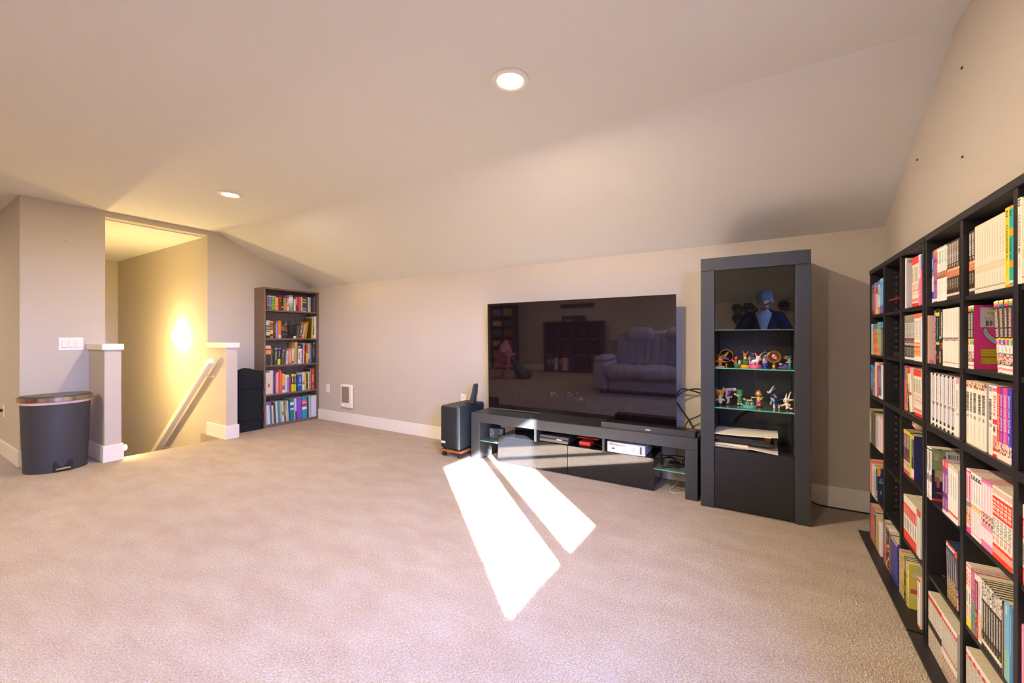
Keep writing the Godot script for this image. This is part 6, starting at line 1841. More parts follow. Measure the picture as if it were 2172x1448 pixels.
		[-3.3030, 0.0195, 0.235, "L_yellow", "yellow book", 0, 0.150, "", "book"],
		[-3.3353, 0.0301, 0.237, "L_oliveyel", "gold book with olive panels", 0, 0.150, "", "book"],
		[-3.3567, 0.0194, 0.247, "L_cream", "cream book", 0, 0.150, "", "book"],
		[-3.3800, 0.0217, 0.282, "L_spiral", "black spiral-bound book", 0, 0.150, "", "book"],
		[-3.4270, 0.0438, 0.287, "L_redmaroon", "tall red book with white lettering", 0, 0.150, "", "book"],
	]],
	["b5", "bottom shelf of brown bookcase", 0.036, -5.372, [
		[-2.7857, 0.0176, 0.280, "L_palelil", "pale lilac folder", 3, 0.150, "", "book"],
		[-2.8273, 0.0385, 0.282, "L_whitebluetop", "white book with blue top", 3, 0.150, "", "book"],
		[-2.8522, 0.0231, 0.277, "L_purteal", "purple and teal book", 3, 0.150, "", "book"],
		[-2.8732, 0.0192, 0.233, "L_cream", "cream book", 3, 0.150, "", "book"],
		[-2.9010, 0.0256, 0.276, "L_charcoal", "charcoal book", 3, 0.150, "", "book"],
		[-2.9272, 0.0244, 0.277, "L_whitelil", "white and lilac book", 3, 0.150, "", "book"],
		[-2.9537, 0.0242, 0.277, "L_teal", "teal book", 3, 0.150, "", "book"],
		[-2.9796, 0.0236, 0.275, "L_greyw", "pale grey book", 3, 0.150, "", "book"],
		[-3.0073, 0.0254, 0.270, "L_white", "white book", 3, 0.150, "", "book"],
		[-3.0274, 0.0183, 0.273, "L_greenart", "green pictorial book", 3, 0.150, "", "book"],
		[-3.0461, 0.0169, 0.272, "L_orgpink", "orange and pink book", 3, 0.150, "", "book"],
		[-3.0657, 0.0178, 0.271, "L_palesky", "pale sky-blue folder", 2.5, 0.150, "", "book"],
		[-3.0874, 0.0198, 0.253, "L_deepblue", "deep blue book", 2.5, 0.150, "", "book"],
		[-3.1392, 0.0484, 0.283, "L_dkgreenb", "dark green ring binder", 2, 0.200, "", "binder"],
		[-3.1534, 0.0119, 0.289, "L_palegreen", "pale green folder", 1.5, 0.150, "", "book"],
		[-3.1756, 0.0204, 0.288, "L_paleblue2", "white and blue book", 1.5, 0.150, "", "book"],
		[-3.2414, 0.0619, 0.293, "L_purplebin", "purple ring binder", 1, 0.210, "", "binder"],
		[-3.3170, 0.0662, 0.290, "L_cyanbin", "cyan ring binder with pink label", 0.5, 0.210, "", "binder"],
		[-3.3447, 0.0252, 0.286, "L_charcoal", "charcoal folder", 0.5, 0.150, "", "book"],
		[-3.3610, 0.0144, 0.292, "L_palegreen", "pale green folder", 0, 0.150, "", "book"],
		[-3.3791, 0.0162, 0.291, "L_greyw", "pale grey folder", 0, 0.150, "", "book"],
		[-3.4588, 0.0764, 0.296, "L_whitebin", "thick white ring binder", 0, 0.220, "", "binder"],
	]],
]

# ------------------------------------------------------------------ printed spines and covers
var atlas: Image
var at_x := 2
var at_y := 2
var at_h := 0
var glyph_font: RID
var fonts_ready := false

func pen() -> TextServer:
	return TextServerManager.get_primary_interface()

# one line of lettering as an image with clear ground, px high
func lettering(txt: String, px: int, color: Color) -> Image:
	if not fonts_ready:
		var sf := SystemFont.new()
		sf.font_names = PackedStringArray(["Droid Sans"])
		sf.font_weight = 700
		M["font"] = sf
		glyph_font = sf.get_rids()[0]
		fonts_ready = true
	var ts := pen()
	var sz := Vector2i(px, 0)
	var w := 4
	for ch in txt:
		var g := ts.font_get_glyph_index(glyph_font, px, ch.unicode_at(0), 0)
		w += int(ts.font_get_glyph_advance(glyph_font, px, g).x)
	var out := Image.create(w, int(px * 1.25), false, Image.FORMAT_RGBA8)
	out.fill(Color(color, 0.0))
	var x := 2.0
	for ch in txt:
		var g := ts.font_get_glyph_index(glyph_font, px, ch.unicode_at(0), 0)
		ts.font_render_glyph(glyph_font, sz, g)
		var ti := ts.font_get_glyph_texture_idx(glyph_font, sz, g)
		if ti >= 0:
			var im := ts.font_get_texture_image(glyph_font, sz, ti)
			var uv := ts.font_get_glyph_uv_rect(glyph_font, sz, g)
			var off := ts.font_get_glyph_offset(glyph_font, sz, g)
			for yy in int(uv.size.y):
				for xx in int(uv.size.x):
					var a := im.get_pixel(int(uv.position.x) + xx, int(uv.position.y) + yy).a
					var p := Vector2i(int(x + off.x) + xx, int(px * 0.95 + off.y) + yy)
					if a > 0.02 and p.x >= 0 and p.y >= 0 and p.x < out.get_width() and p.y < out.get_height():
						out.set_pixel(p.x, p.y, Color(color, a))
		x += ts.font_get_glyph_advance(glyph_font, px, g).x
	# trim to the letters
	var box := out.get_used_rect()
	return out.get_region(box) if box.size.x > 0 and box.size.y > 0 else out

# room for a w x h print in the atlas
func allot(w: int, h: int) -> Vector2i:
	if at_x + w + 2 > atlas.get_width():
		at_x = 2
		at_y += at_h + 2
		at_h = 0
	var p := Vector2i(at_x, at_y)
	at_x += w + 2
	at_h = maxi(at_h, h)
	return p

func blotches(im: Image, r: Rect2i, colors: Array, sd: int, size := 5) -> void:
	rng.seed = sd
	im.fill_rect(r, hexc(colors[0]))
	var n := int(r.size.x * r.size.y / float(size * size) * 1.3) + 3
	for k in n:
		var c := hexc(colors[rng.randi() % colors.size()])
		var w := rng.randi_range(2, size + 2)
		var h := rng.randi_range(2, size + 3)
		var p := Vector2i(rng.randi_range(r.position.x - 1, r.end.x - 2), rng.randi_range(r.position.y - 1, r.end.y - 2))
		im.fill_rect(Rect2i(p, Vector2i(w, h)).intersection(r), c)
		im.fill_rect(Rect2i(p + Vector2i(1, -1), Vector2i(maxi(w - 2, 1), h + 2)).intersection(r), c)

# spine print: returns [spine rect in uv, swatch point in uv]
func print_spine(called: String, spec: String, thick: float, high: float, scale: float) -> Array:
	var w := maxi(int(thick * scale), 6)
	var h := maxi(int(high * scale), 24)
	var p := allot(w + 4, h)
	var parts := spec.split("|")
	var base := hexc(parts[0])
	var side := base
	var im := Image.create(w, h, false, Image.FORMAT_RGBA8)
	im.fill(base)
	for q in parts.slice(1):
		var kind := q.substr(0, 1)
		var a := q.substr(2).split(",")
		match kind:
			"s": side = hexc(a[0])
			"b":
				var y0 := int(float(a[0]) * h)
				im.fill_rect(Rect2i(0, y0, w, maxi(int(float(a[1]) * h) - y0, 1)), hexc(a[2]))
			"a":
				var y0 := int(float(a[0]) * h)
				blotches(im, Rect2i(0, y0, w, maxi(int(float(a[1]) * h) - y0, 1)), Array(a.slice(2)), hash(called) % 9999, maxi(w / 4, 3))
			"g":
				# lines of lettering too small to read
				rng.seed = hash(called) % 7777
				var c := hexc(a[0])
				var y := int(float(a[1]) * h)
				var y1 := int(float(a[2]) * h)
				var half := maxi(int(float(a[3]) * w * 0.5), 1)
				while y < y1:
					var run := rng.randi_range(2, 6)
					for yy in range(y, mini(y + run, y1)):
						var jag := rng.randi_range(0, maxi(half / 2, 0))
						im.fill_rect(Rect2i(w / 2 - half + jag, yy, maxi(2 * half - 2 * jag + rng.randi_range(-1, 1), 1), 1), c)
					y += run + rng.randi_range(1, 2)
			"t", "n":
				var y0 := int(float(a[2]) * h)
				var y1 := int(float(a[3]) * h)
				var letters := lettering(a[0], 40, hexc(a[1]))
				if kind == "t":
					letters.rotate_90(CLOCKWISE)
					var tw := int(w * (float(a[4]) if a.size() > 4 else 0.66))
					letters.resize(maxi(tw, 3), y1 - y0, Image.INTERPOLATE_LANCZOS)
				else:
					letters.resize(maxi(mini(int(w * 0.3 * a[0].length() + w * 0.2), w - 2), 3), maxi(y1 - y0, 3), Image.INTERPOLATE_LANCZOS)
				im.blend_rect(letters, Rect2i(Vector2i.ZERO, letters.get_size()), Vector2i((w - letters.get_width()) / 2, y0))
	atlas.fill_rect(Rect2i(p.x - 1, p.y - 1, w + 6, h + 2), side)
	atlas.blit_rect(im, Rect2i(0, 0, w, h), p)
	var s := Vector2(atlas.get_size())
	return [Rect2(Vector2(p) / s + Vector2(0.3, 0.3) / s, Vector2(w - 0.6, h - 0.6) / s), (Vector2(p) + Vector2(w + 2.5, h * 0.5)) / s]

func barcode(im: Image, r: Rect2i, vertical: bool) -> void:
	rng.seed = 41
	var k := 0
	var span := r.size.y if vertical else r.size.x
	while k < span:
		var t := rng.randi_range(1, 3)
		if vertical: im.fill_rect(Rect2i(r.position.x, r.position.y + k, r.size.x, t), hexc("2a2a2c"))
		else: im.fill_rect(Rect2i(r.position.x + k, r.position.y, t, r.size.y), hexc("2a2a2c"))
		k += t + rng.randi_range(1, 3)

func put_text(im: Image, txt: String, c: String, r: Rect2i) -> void:
	var l := lettering(txt, 40, hexc(c))
	l.resize(r.size.x, r.size.y, Image.INTERPOLATE_LANCZOS)
	im.blend_rect(l, Rect2i(Vector2i.ZERO, r.size), r.position)

func rows_of_print(im: Image, r: Rect2i, c: String, step := 4) -> void:
	rng.seed = 8
	var y := r.position.y
	while y < r.end.y:
		var x := r.position.x
		while x < r.end.x - 4:
			var w := rng.randi_range(3, 9)
			im.fill_rect(Rect2i(x, y, mini(w, r.end.x - x), 1), hexc(c))
			x += w + 2
		y += step

# pictorial back covers that show between the books
func print_cover(called: String) -> Rect2:
	var w := 150
	var h := 222
	var p := allot(w, h)
	var im := Image.create(w, h, false, Image.FORMAT_RGBA8)
	match called:
		"cov_pink":
			im.fill(hexc("e23a86"))
			im.fill_rect(Rect2i(16, 8, 118, 68), hexc("d2d0d6"))
			put_text(im, "VIZ", "d8345a", Rect2i(50, 13, 34, 9))
			im.fill_rect(Rect2i(32, 24, 76, 7), hexc("c2b02c"))
			im.fill_rect(Rect2i(42, 32, 54, 5), hexc("c2b02c"))
			rows_of_print(im, Rect2i(26, 42, 96, 8), "7a7a80", 3)
			barcode(im, Rect2i(30, 54, 92, 18), false)
			# a plain grey shape with a curved tail
			for k in 40:
				var u := k / 39.0
				var c := Vector2(28 + 40 * u * u, 84 + 52 * u)
				var rr := 5.0 + 4.0 * u
				for yy in range(-int(rr) - 2, int(rr) + 3):
					for xx in range(-int(rr) - 2, int(rr) + 3):
						var d := Vector2(xx, yy).length()
						if d < rr + 1.6 and d >= rr and im.get_pixel(int(c.x) + xx, int(c.y) + yy).g < 0.4: im.set_pixel(int(c.x) + xx, int(c.y) + yy, hexc("3a3038"))
						elif d < rr: im.set_pixel(int(c.x) + xx, int(c.y) + yy, hexc("b8b4c0"))
			for yy in range(112, 160):
				for xx in range(66, 136):
					var d := Vector2((xx - 100) / 34.0, (yy - 138) / 25.0).length()
					if d < 0.93: im.set_pixel(xx, yy, hexc("c2bec8"))
					elif d < 1.0: im.set_pixel(xx, yy, hexc("3a3038"))
			im.fill_rect(Rect2i(18, 152, 118, 24), hexc("c9c21e"))
			rows_of_print(im, Rect2i(20, 154, 112, 20), "6a6410", 4)
			im.fill_rect(Rect2i(18, 177, 96, 4), hexc("d8402c"))
			im.fill_rect(Rect2i(18, 182, 90, 20), hexc("c9c21e"))
			rows_of_print(im, Rect2i(20, 184, 84, 16), "6a6410", 4)
		"cov_navytext":
			im.fill(hexc("2f3560"))
			put_text(im, "DE", "efd02c", Rect2i(56, 14, 60, 26))
			put_text(im, "SL", "f2f0f6", Rect2i(46, 42, 60, 24))
			rows_of_print(im, Rect2i(40, 80, 80, 90), "aab0cc", 3)
			im.fill_rect(Rect2i(48, 184, 40, 12), hexc("3a8aa0"))
			im.fill_rect(Rect2i(50, 204, 50, 5), hexc("d83a6a"))
		"cov_navy":
			blotches(im, Rect2i(0, 0, w, h), ["2b2c4c", "2b2c4c", "4a4a7a", "5a8a8a", "7a7ab0"], 3, 26)
			im.fill_rect(Rect2i(0, 0, w, 10), hexc("e0a53c"))
			im.fill_rect(Rect2i(0, 0, 14, 60), hexc("e0a53c"))
			blotches(im, Rect2i(30, 140, 70, 60), ["e0a53c", "d98a2c", "2b2c4c"], 6, 18)
		"cov_lilac":
			im.fill(hexc("e2dce6"))
			blotches(im, Rect2i(24, 40, 100, 96), ["e2dce6", "e2dce6", "4a9ad8", "9a8ac0", "c8b878", "e8e4ec"], 12, 16)
			blotches(im, Rect2i(30, 136, 90, 80), ["e2dce6", "8a90c0", "e8e4ec", "6a70a8", "3a8ad0"], 13, 14)
			put_text(im, "No.", "d8402c", Rect2i(8, 10, 30, 12))
		"cov_lines":
			im.fill(hexc("e4d6dc"))
			rows_of_print(im, Rect2i(34, 36, 90, 92), "5a585c", 4)
			rows_of_print(im, Rect2i(34, 140, 90, 40), "8a8488", 5)
			im.fill_rect(Rect2i(0, 206, w, 16), hexc("e0a0b0"))
			barcode(im, Rect2i(60, 186, 12, 24), true)
		"cov_dark":
			im.fill(hexc("2e3050"))
			blotches(im, Rect2i(0, 0, w, 90), ["8a9a6a", "a8a878", "6a7a5a", "34406a", "c0b898"], 15, 20)
			blotches(im, Rect2i(10, 90, 120, 50), ["b8a878", "d8c8a0", "8a7a4a", "5a5a3a"], 19, 24)
			blotches(im, Rect2i(0, 140, w, 72), ["2e3050", "2e3050", "4a3a7a", "232330", "c85a7a"], 16, 22)
			im.fill_rect(Rect2i(0, 212, w, 10), hexc("e0402c"))
			im.fill_rect(Rect2i(44, 8, 100, 44), hexc("dcd4dc"))
			rows_of_print(im, Rect2i(50, 12, 84, 4), "6a6a70", 3)
			barcode(im, Rect2i(52, 20, 84, 18), false)
		"cov_barcode":
			im.fill(hexc("dccfc8"))
			blotches(im, Rect2i(0, 0, 60, h), ["d8c84a", "dccfc8", "b8c8d8", "c85a5a", "e0d07a"], 22, 24)
			im.fill_rect(Rect2i(0, 170, w, 52), hexc("d8d060"))
			im.fill_rect(Rect2i(40, 150, 50, 60), hexc("a8c8d0"))
			put_text(im, "VIZ", "d8345a", Rect2i(86, 10, 40, 10))
			barcode(im, Rect2i(66, 34, 46, 16), false)
			barcode(im, Rect2i(72, 62, 34, 84), true)
		_:
			im.fill(hexc("6f5c14"))
	atlas.blit_rect(im, Rect2i(0, 0, w, h), p)
	var s := Vector2(atlas.get_size())
	return Rect2(Vector2(p) / s, Vector2(w, h) / s)

# a book lies with its spine towards -x, standing on y = 0, its thickness along z; origin under the spine's middle
func book_meshes(key: String, t: float, h: float, d: float, spine: Array, cover: Variant) -> Array:
	if meshes.has(key): return meshes[key]
	var sw: Vector2 = spine[1]
	var sr: Rect2 = spine[0]
	var k := minf(0.0014, t * 0.18)
	var b := mb()
	# spine, softly rounded towards the boards
	var bow := minf(0.002, t * 0.16)
	var xs := [0.0, -bow * 0.0]
	var zs := [-t / 2, -t / 2 + bow, t / 2 - bow, t / 2]
	var xo := [bow, 0.0, 0.0, bow]
	for i in 3:
		var nn := Vector3(-1, 0, -0.9 if i == 0 else 0.9 if i == 2 else 0.0).normalized()
		var u0: float = lerpf(sr.position.x, sr.end.x, (zs[i] + t / 2) / t)
		var u1: float = lerpf(sr.position.x, sr.end.x, (zs[i + 1] + t / 2) / t)
		b.poly([Vector3(xo[i], 0, zs[i]), Vector3(xo[i + 1], 0, zs[i + 1]), Vector3(xo[i + 1], h, zs[i + 1]), Vector3(xo[i], h, zs[i])], nn, [Vector2(u0, sr.end.y), Vector2(u1, sr.end.y), Vector2(u1, sr.position.y), Vector2(u0, sr.position.y)])
	b.poly([Vector3(bow, h, -t / 2), Vector3(0, h, -t / 2 + bow), Vector3(0, h, t / 2 - bow), Vector3(bow, h, t / 2)], Vector3.UP, [sw, sw, sw, sw])
	for s in [-1.0, 1.0]:
		var z: float = s * t / 2
		var zi: float = s * (t / 2 - k)
		var fu := [sw, sw, sw, sw]
		if s > 0.0 and cover is Rect2:
			fu = [Vector2(cover.position.x, cover.end.y), Vector2(cover.end.x, cover.end.y), Vector2(cover.end.x, cover.position.y), Vector2(cover.position.x, cover.position.y)]
		b.poly([Vector3(bow, 0, z), Vector3(d, 0, z), Vector3(d, h, z), Vector3(bow, h, z)], Vector3(0, 0, s), fu)
		b.poly([Vector3(bow, 0, zi), Vector3(d, 0, zi), Vector3(d, h, zi), Vector3(bow, h, zi)], Vector3(0, 0, -s), [sw, sw, sw, sw])
		b.poly([Vector3(bow, h, z), Vector3(d, h, z), Vector3(d, h, zi), Vector3(bow, h, zi)], Vector3.UP, [sw, sw, sw, sw])
		b.poly([Vector3(bow, 0, z), Vector3(d, 0, z), Vector3(d, 0, zi), Vector3(bow, 0, zi)], Vector3.DOWN, [sw, sw, sw, sw])
		b.poly([Vector3(d, 0, z), Vector3(d, h, z), Vector3(d, h, zi), Vector3(d, 0, zi)], Vector3.RIGHT, [sw, sw, sw, sw])
	var pg := mb()
	pg.box(Vector3(bow + 0.001, 0.0008, -t / 2 + k), Vector3(d - 0.0015, h - 0.0012, t / 2 - k))
	meshes[key] = [b.mesh(), pg.mesh()]
	return meshes[key]

const ORD := ["first", "second", "third", "fourth", "fifth", "sixth", "seventh", "eighth", "ninth", "tenth", "eleventh", "twelfth", "thirteenth", "fourteenth", "fifteenth", "sixteenth", "seventeenth", "eighteenth", "nineteenth", "twentieth", "twenty-first", "twenty-second", "twenty-third", "twenty-fourth", "twenty-fifth", "twenty-sixth", "twenty-seventh", "twenty-eighth", "twenty-ninth", "thirtieth"]

func fill_shelves() -> void:
	atlas = Image.create(2048, 2048, false, Image.FORMAT_RGBA8)
	atlas.fill(hexc("b8b0a8"))
	var spines := {}
	var covers := {}
	for row in book_rows:
		var scale := 900.0 if row[0][0] == "b" else 1650.0
		for q in row[4]:
			if not spines.has(q[3]): spines[q[3]] = print_spine(q[3], designs[q[3]], q[1], q[2], scale)
			if q[7] != "" and not covers.has(q[7]): covers[q[7]] = print_cover(q[7])
	var paper := mat("book print", "ffffff", 0.42)
	var flat := Image.create(2048, 2048, false, Image.FORMAT_RGB8)
	atlas.convert(Image.FORMAT_RGB8)
	paper.albedo_texture = ImageTexture.create_from_image(atlas)
	var tray := mat("case shell", "2a4a78", 0.35)
	for row in book_rows:
		var brown: bool = row[0][0] == "b"
		var i := 0
		for q in row[4]:
			var t: float = q[1] - 0.0008
			var key := "%s %.4f %.3f %.3f %s" % [q[3], t, q[2], q[6], q[7]]
			var am := book_meshes(key, t, q[2], q[6], spines[q[3]], covers[q[7]] if q[7] != "" else null)
			var kind: String = q[8]
			var cat := {"paperback": "paperback", "disc_case": "disc case", "hardback": "book", "book": "book", "binder": "binder"}[kind] as String
			var grp := "books in the brown bookcase" if brown else "paperbacks in the black wall shelves" if kind != "disc_case" else "disc cases in the black wall shelves"
			var label := "%s, %s from left, %s" % [q[4], ORD[i], row[1]]
			var o := thing(kind, label, cat, Vector3.ZERO, PI if brown else 0.0, grp)
			var lean := deg_to_rad(q[5])
			o.position = Vector3(row[3], row[2] + 0.0004 + absf(sin(lean)) * t * 0.5, q[0] + q[1] * 0.5)
			if lean != 0.0: o.basis = Basis(Vector3(1, 0, 0), lean) * Basis(Vector3.UP, PI if brown else 0.0)
			part_mesh(o, "cover", am[0], paper)
			part_mesh(o, "case_tray" if kind == "disc_case" else "pages", am[1], tray if kind == "disc_case" else M["white pages"] if kind == "binder" else M["pages"])
			i += 1

# ------------------------------------------------------------------ small things on shelves
# a moulded figure: bones in centimetres above its base, each [x0, y0, z0, x1, y1, z1, r0, r1, colour]
func moulded(o: Node3D, called: String, list: Array, y0: float, cell := 0.0024, blend := 0.004) -> MeshInstance3D:
	var bones := []
	for q in list:
		bones.append([Vector3(q[0], q[1], q[2]) * 0.01 + Vector3(0, y0, 0), Vector3(q[3], q[4], q[5]) * 0.01 + Vector3(0, y0, 0), q[6] * 0.01, q[7] * 0.01, lin(q[8])])
	var b := mb()
	nets(bones, cell, blend, b)
	return part(o, called, b, M["coloured plastic"])

func disc(o: Node3D, called: String, r: float, h: float, m: Material, sz := 1.0, flare := 1.0) -> MeshInstance3D:
	var b := mb()
	b.lathe(Vector3.ZERO, [Vector2(0.0, 0.0), Vector2(r, 0.0), Vector2(r * flare, h * 0.85), Vector2(r * flare * 0.93, h), Vector2(0.0, h)], 28, 1.0, sz)
	return part(o, called, b, m)

func eyes(list: Array, x: float, y: float, z: float, dx: float, r := 0.18) -> void:
	list.append([x - dx, y, z, x - dx, y, z, r, r, "1c1a20"])
	list.append([x + dx, y, z, x + dx, y, z, r, r, "1c1a20"])

func ornament_ring(o: Node3D, r: float, cy: float, m: Material) -> void:
	# upright ring on a turned foot, finial on top
	var b := mb()
	var p := []
	for i in 28:
		var a := TAU * i / 28
		p.append(Vector3(cos(a) * r, cy + sin(a) * r, 0))
	p.append(p[0])
	b.tube(p, 0.0045, 8)
	part(o, "ring", b, m)
	b = mb()
	b.lathe(Vector3.ZERO, [Vector2(0, 0), Vector2(0.017, 0), Vector2(0.018, 0.008), Vector2(0.015, 0.022), Vector2(0.006, 0.027), Vector2(0.005, cy - r - 0.002), Vector2(0.0, cy - r)], 20)
	part(o, "foot", b, m)
	b = mb()
	b.lathe(Vector3(0, cy + r, 0), [Vector2(0.006, 0.0), Vector2(0.003, 0.006), Vector2(0.005, 0.01), Vector2(0.0, 0.016)], 14)
	part(o, "finial", b, m)

func dome(o: Node3D, r: Vector3, c: Vector3, color: String, alpha: float) -> void:
	var m := mat("dome %s" % color, color, 0.05)
	m.albedo_color = Color(hexc(color), alpha)
	m.transparency = BaseMaterial3D.TRANSPARENCY_ALPHA
	var b := mb()
	b.ball(c, r, 24, 14)
	part(o, "clear_dome", b, m)

func figurines() -> void:
	var g := "figurines in the display cabinet"
	var y := 0.9404
	var Z := -3.2
	# ---- upper glass shelf
	var o := thing("figurine", "small orange cub figurine on a white disc, upper glass shelf", "figurine", Vector3(-0.262, y, Z + 0.035), 0, g)
	disc(o, "base", 0.028, 0.005, mat("fig white", "e8e6e2", 0.35))
	var l := [[0, 1.2, 0, 0, 3.2, 0, 1.1, 1.3, "e8801e"], [0, 5.2, 0, 0, 5.4, 0.2, 1.9, 1.8, "e8801e"], [0, 4.6, 1.2, 0, 4.6, 1.3, 0.9, 0.8, "f4e2cc"], [-1.2, 6.8, 0, -1.5, 7.8, 0, 0.5, 0.35, "e8801e"], [1.2, 6.8, 0, 1.5, 7.8, 0, 0.5, 0.35, "e8801e"], [-1, 3.4, 0, -2.8, 2.8, 0.5, 0.7, 0.6, "f09028"], [1, 3.4, 0, 2.7, 3.0, 0.6, 0.7, 0.6, "f09028"], [-0.7, 0.9, 0, -0.8, 0.5, 0.5, 0.7, 0.6, "d8701a"], [0.7, 0.9, 0, 0.8, 0.5, 0.5, 0.7, 0.6, "d8701a"]]
	eyes(l, 0, 5.4, 1.95, 0.75)
	moulded(o, "cub", l, 0.005)
	o = thing("ornament", "dark red capsule ornament with gold ring and foot, behind the orange cub", "ornament", Vector3(-0.232, y, Z - 0.06), 0, g)
	ornament_ring(o, 0.042, 0.073, M["gold"])
	var b := mb()
	b.xf = Transform3D(Basis(Vector3(1, 0, 0), PI / 2), Vector3(0, 0.073, -0.004))
	b.lathe(Vector3.ZERO, [Vector2(0.041, 0.004), Vector2(0.036, -0.012), Vector2(0.02, -0.024), Vector2(0.0, -0.028)], 26)
	part(o, "red_shell", b, mat("capsule red", "5a1a1c", 0.25))
	moulded(o, "inset", [[-0.6, 0, 0, 0.8, 1.8, 0.3, 0.9, 0.8, "d8c82a"], [0.8, 1.8, 0.3, 1.4, 3.0, 0.2, 0.5, 0.3, "d8c82a"], [-2.0, -0.4, 0, 1.2, -2.2, 0.2, 0.7, 0.6, "5a8ad8"], [-1.6, -2, 0, 1.4, -2.6, 0, 0.6, 0.5, "d87a9a"]], 0.073)
	o = thing("figurine", "little green dish with red toadstools and a cream critter, upper glass shelf", "figurine", Vector3(-0.157, y, Z), 0, g)
	disc(o, "dish", 0.02, 0.019, mat("dish green", "3f7a4a", 0.35), 1.0, 1.25)
	moulded(o, "toadstool", [[-0.9, 0, 0, -1.1, 3.6, 0, 0.3, 0.25, "e8d8c8"], [-1.4, 4.2, 0, -0.6, 4.4, 0, 0.8, 0.9, "e0503c"]], 0.019)
	moulded(o, "toadstool", [[-1.6, 0, 0.3, -2.4, 2.0, 0.3, 0.3, 0.25, "e8d8c8"], [-2.9, 2.4, 0.3, -2.2, 1.6, 0.3, 0.8, 0.7, "e0503c"]], 0.019)
	l = [[1.1, 0.6, 0.3, 1.1, 1.4, 0.3, 1.0, 0.8, "f0c898"], [1.1, 2.0, 0.4, 1.1, 2.2, 0.4, 0.8, 0.75, "f0c898"]]
	eyes(l, 1.1, 2.2, 1.15, 0.3, 0.13)
	moulded(o, "critter", l, 0.019)
	o = thing("figurine", "brown long-eared figurine on a yellow and green stump, upper glass shelf", "figurine", Vector3(-0.112, y, Z), 0, g)
	disc(o, "base", 0.03, 0.017, mat("fig yellow", "e0a424", 0.35))
	b = mb()
	b.lathe(Vector3(0, 0.017, 0), [Vector2(0.018, 0), Vector2(0.022, 0.005), Vector2(0.026, 0.02), Vector2(0.024, 0.027), Vector2(0.0, 0.029)], 24)
	part(o, "grass_mound", b, mat("fig green", "2f7a3c", 0.4))
	l = [[0, 0.6, 0, 0, 1.6, 0.1, 1.3, 1.1, "a8702c"], [0, 1.7, 0.9, 0, 2.1, 0.9, 0.9, 0.7, "ecd8b0"], [0, 3.4, 0.2, 0, 3.6, 0.3, 1.35, 1.3, "b47a30"], [-0.8, 4.6, 0, -1.5, 6.4, -0.1, 0.5, 0.3, "a06a28"], [0.8, 4.6, 0, 1.9, 6.3, -0.1, 0.5, 0.3, "a06a28"], [1.2, 0.8, -0.5, 2.4, 1.6, -0.8, 0.6, 0.8, "c8a060"]]
	eyes(l, 0, 3.7, 1.5, 0.55, 0.15)
	moulded(o, "animal", l, 0.045)
	o = thing("figurine", "pink and white ribboned creature figurine on a round pink base, upper glass shelf", "figurine", Vector3(-0.052, y, Z + 0.02), 0, g)
	disc(o, "base", 0.037, 0.02, mat("fig pink", "e85a8c", 0.3))
	moulded(o, "creature", [[-1.4, 1.6, 0, 1.2, 2.4, 0.4, 1.1, 1.2, "f2ece8"], [1.6, 4.0, 0.4, 1.8, 4.2, 0.5, 1.3, 1.2, "f2ece8"], [0.8, 5.0, 0, -0.2, 7.2, -0.2, 0.7, 0.4, "e87a94"], [2.4, 5.0, 0, 3.4, 6.8, -0.2, 0.7, 0.4, "e87a94"], [2.6, 3.8, 0.8, 3.4, 2.8, 1.0, 0.6, 0.5, "e87a94"], [0.8, 1.6, 0.8, 0.9, 0, 1.0, 0.45, 0.4, "f2ece8"], [-1.4, 1.4, 0.5, -1.6, 0, 0.7, 0.45, 0.4, "f2ece8"], [1.6, 1.5, -0.6, 1.9, 0, -0.6, 0.45, 0.4, "e87a94"], [1.3, 4.2, 1.6, 1.3, 4.2, 1.6, 0.2, 0.2, "3a7ac8"], [2.2, 4.2, 1.6, 2.2, 4.2, 1.6, 0.2, 0.2, "3a7ac8"]], 0.024)
	b = mb()
	for q in [[[-0.012, 0.05, 0.0], [-0.03, 0.06, 0.01], [-0.034, 0.075, 0.0], [-0.02, 0.08, -0.01], [-0.01, 0.092, 0.0], [-0.03, 0.098, 0.0]], [[-0.005, 0.06, 0.005], [-0.02, 0.068, 0.012], [-0.036, 0.06, 0.004]]]:
		var p := []
		for e in q: p.append(Vector3(e[0], e[1], e[2]))
		b.tube(curve(p, 5), 0.0026, 6, 0.0015)
	part(o, "ribbons", b, mat("fig ribbon", "a8b4d8", 0.35))
	moulded(o, "swirl", [[-3.0, 0.6, -0.4, -3.4, 3.4, -0.4, 0.8, 0.5, "a884c4"], [-3.0, 0.6, 0, -0.6, 0.4, 1.0, 0.9, 0.7, "b890cc"]], 0.022)
	o = thing("figurine", "blue pot ornament with a green hoop and bright blossoms, upper glass shelf", "figurine", Vector3(0.002, y, Z), 0, g)
	b = mb()
	b.lathe(Vector3.ZERO, [Vector2(0, 0), Vector2(0.017, 0), Vector2(0.021, 0.024), Vector2(0.0195, 0.026), Vector2(0, 0.026)], 6)
	part(o, "pot", b, mat("fig blue", "2448a8", 0.3))
	b = mb()
	var arc := []
	for i in 15:
		var a := PI * i / 14
		arc.append(Vector3(cos(a) * 0.02 + 0.002, 0.08 + sin(a) * 0.022, -0.008))
	b.tube(arc, 0.005, 8)
	part(o, "hoop", b, mat("hoop green", "2a8a4c", 0.35))
	b = mb()
	b.lathe(Vector3(0, 0.104, -0.008), [Vector2(0.005, 0), Vector2(0.002, 0.006), Vector2(0.004, 0.01), Vector2(0, 0.017)], 12)
	part(o, "finial", b, M["gold"])
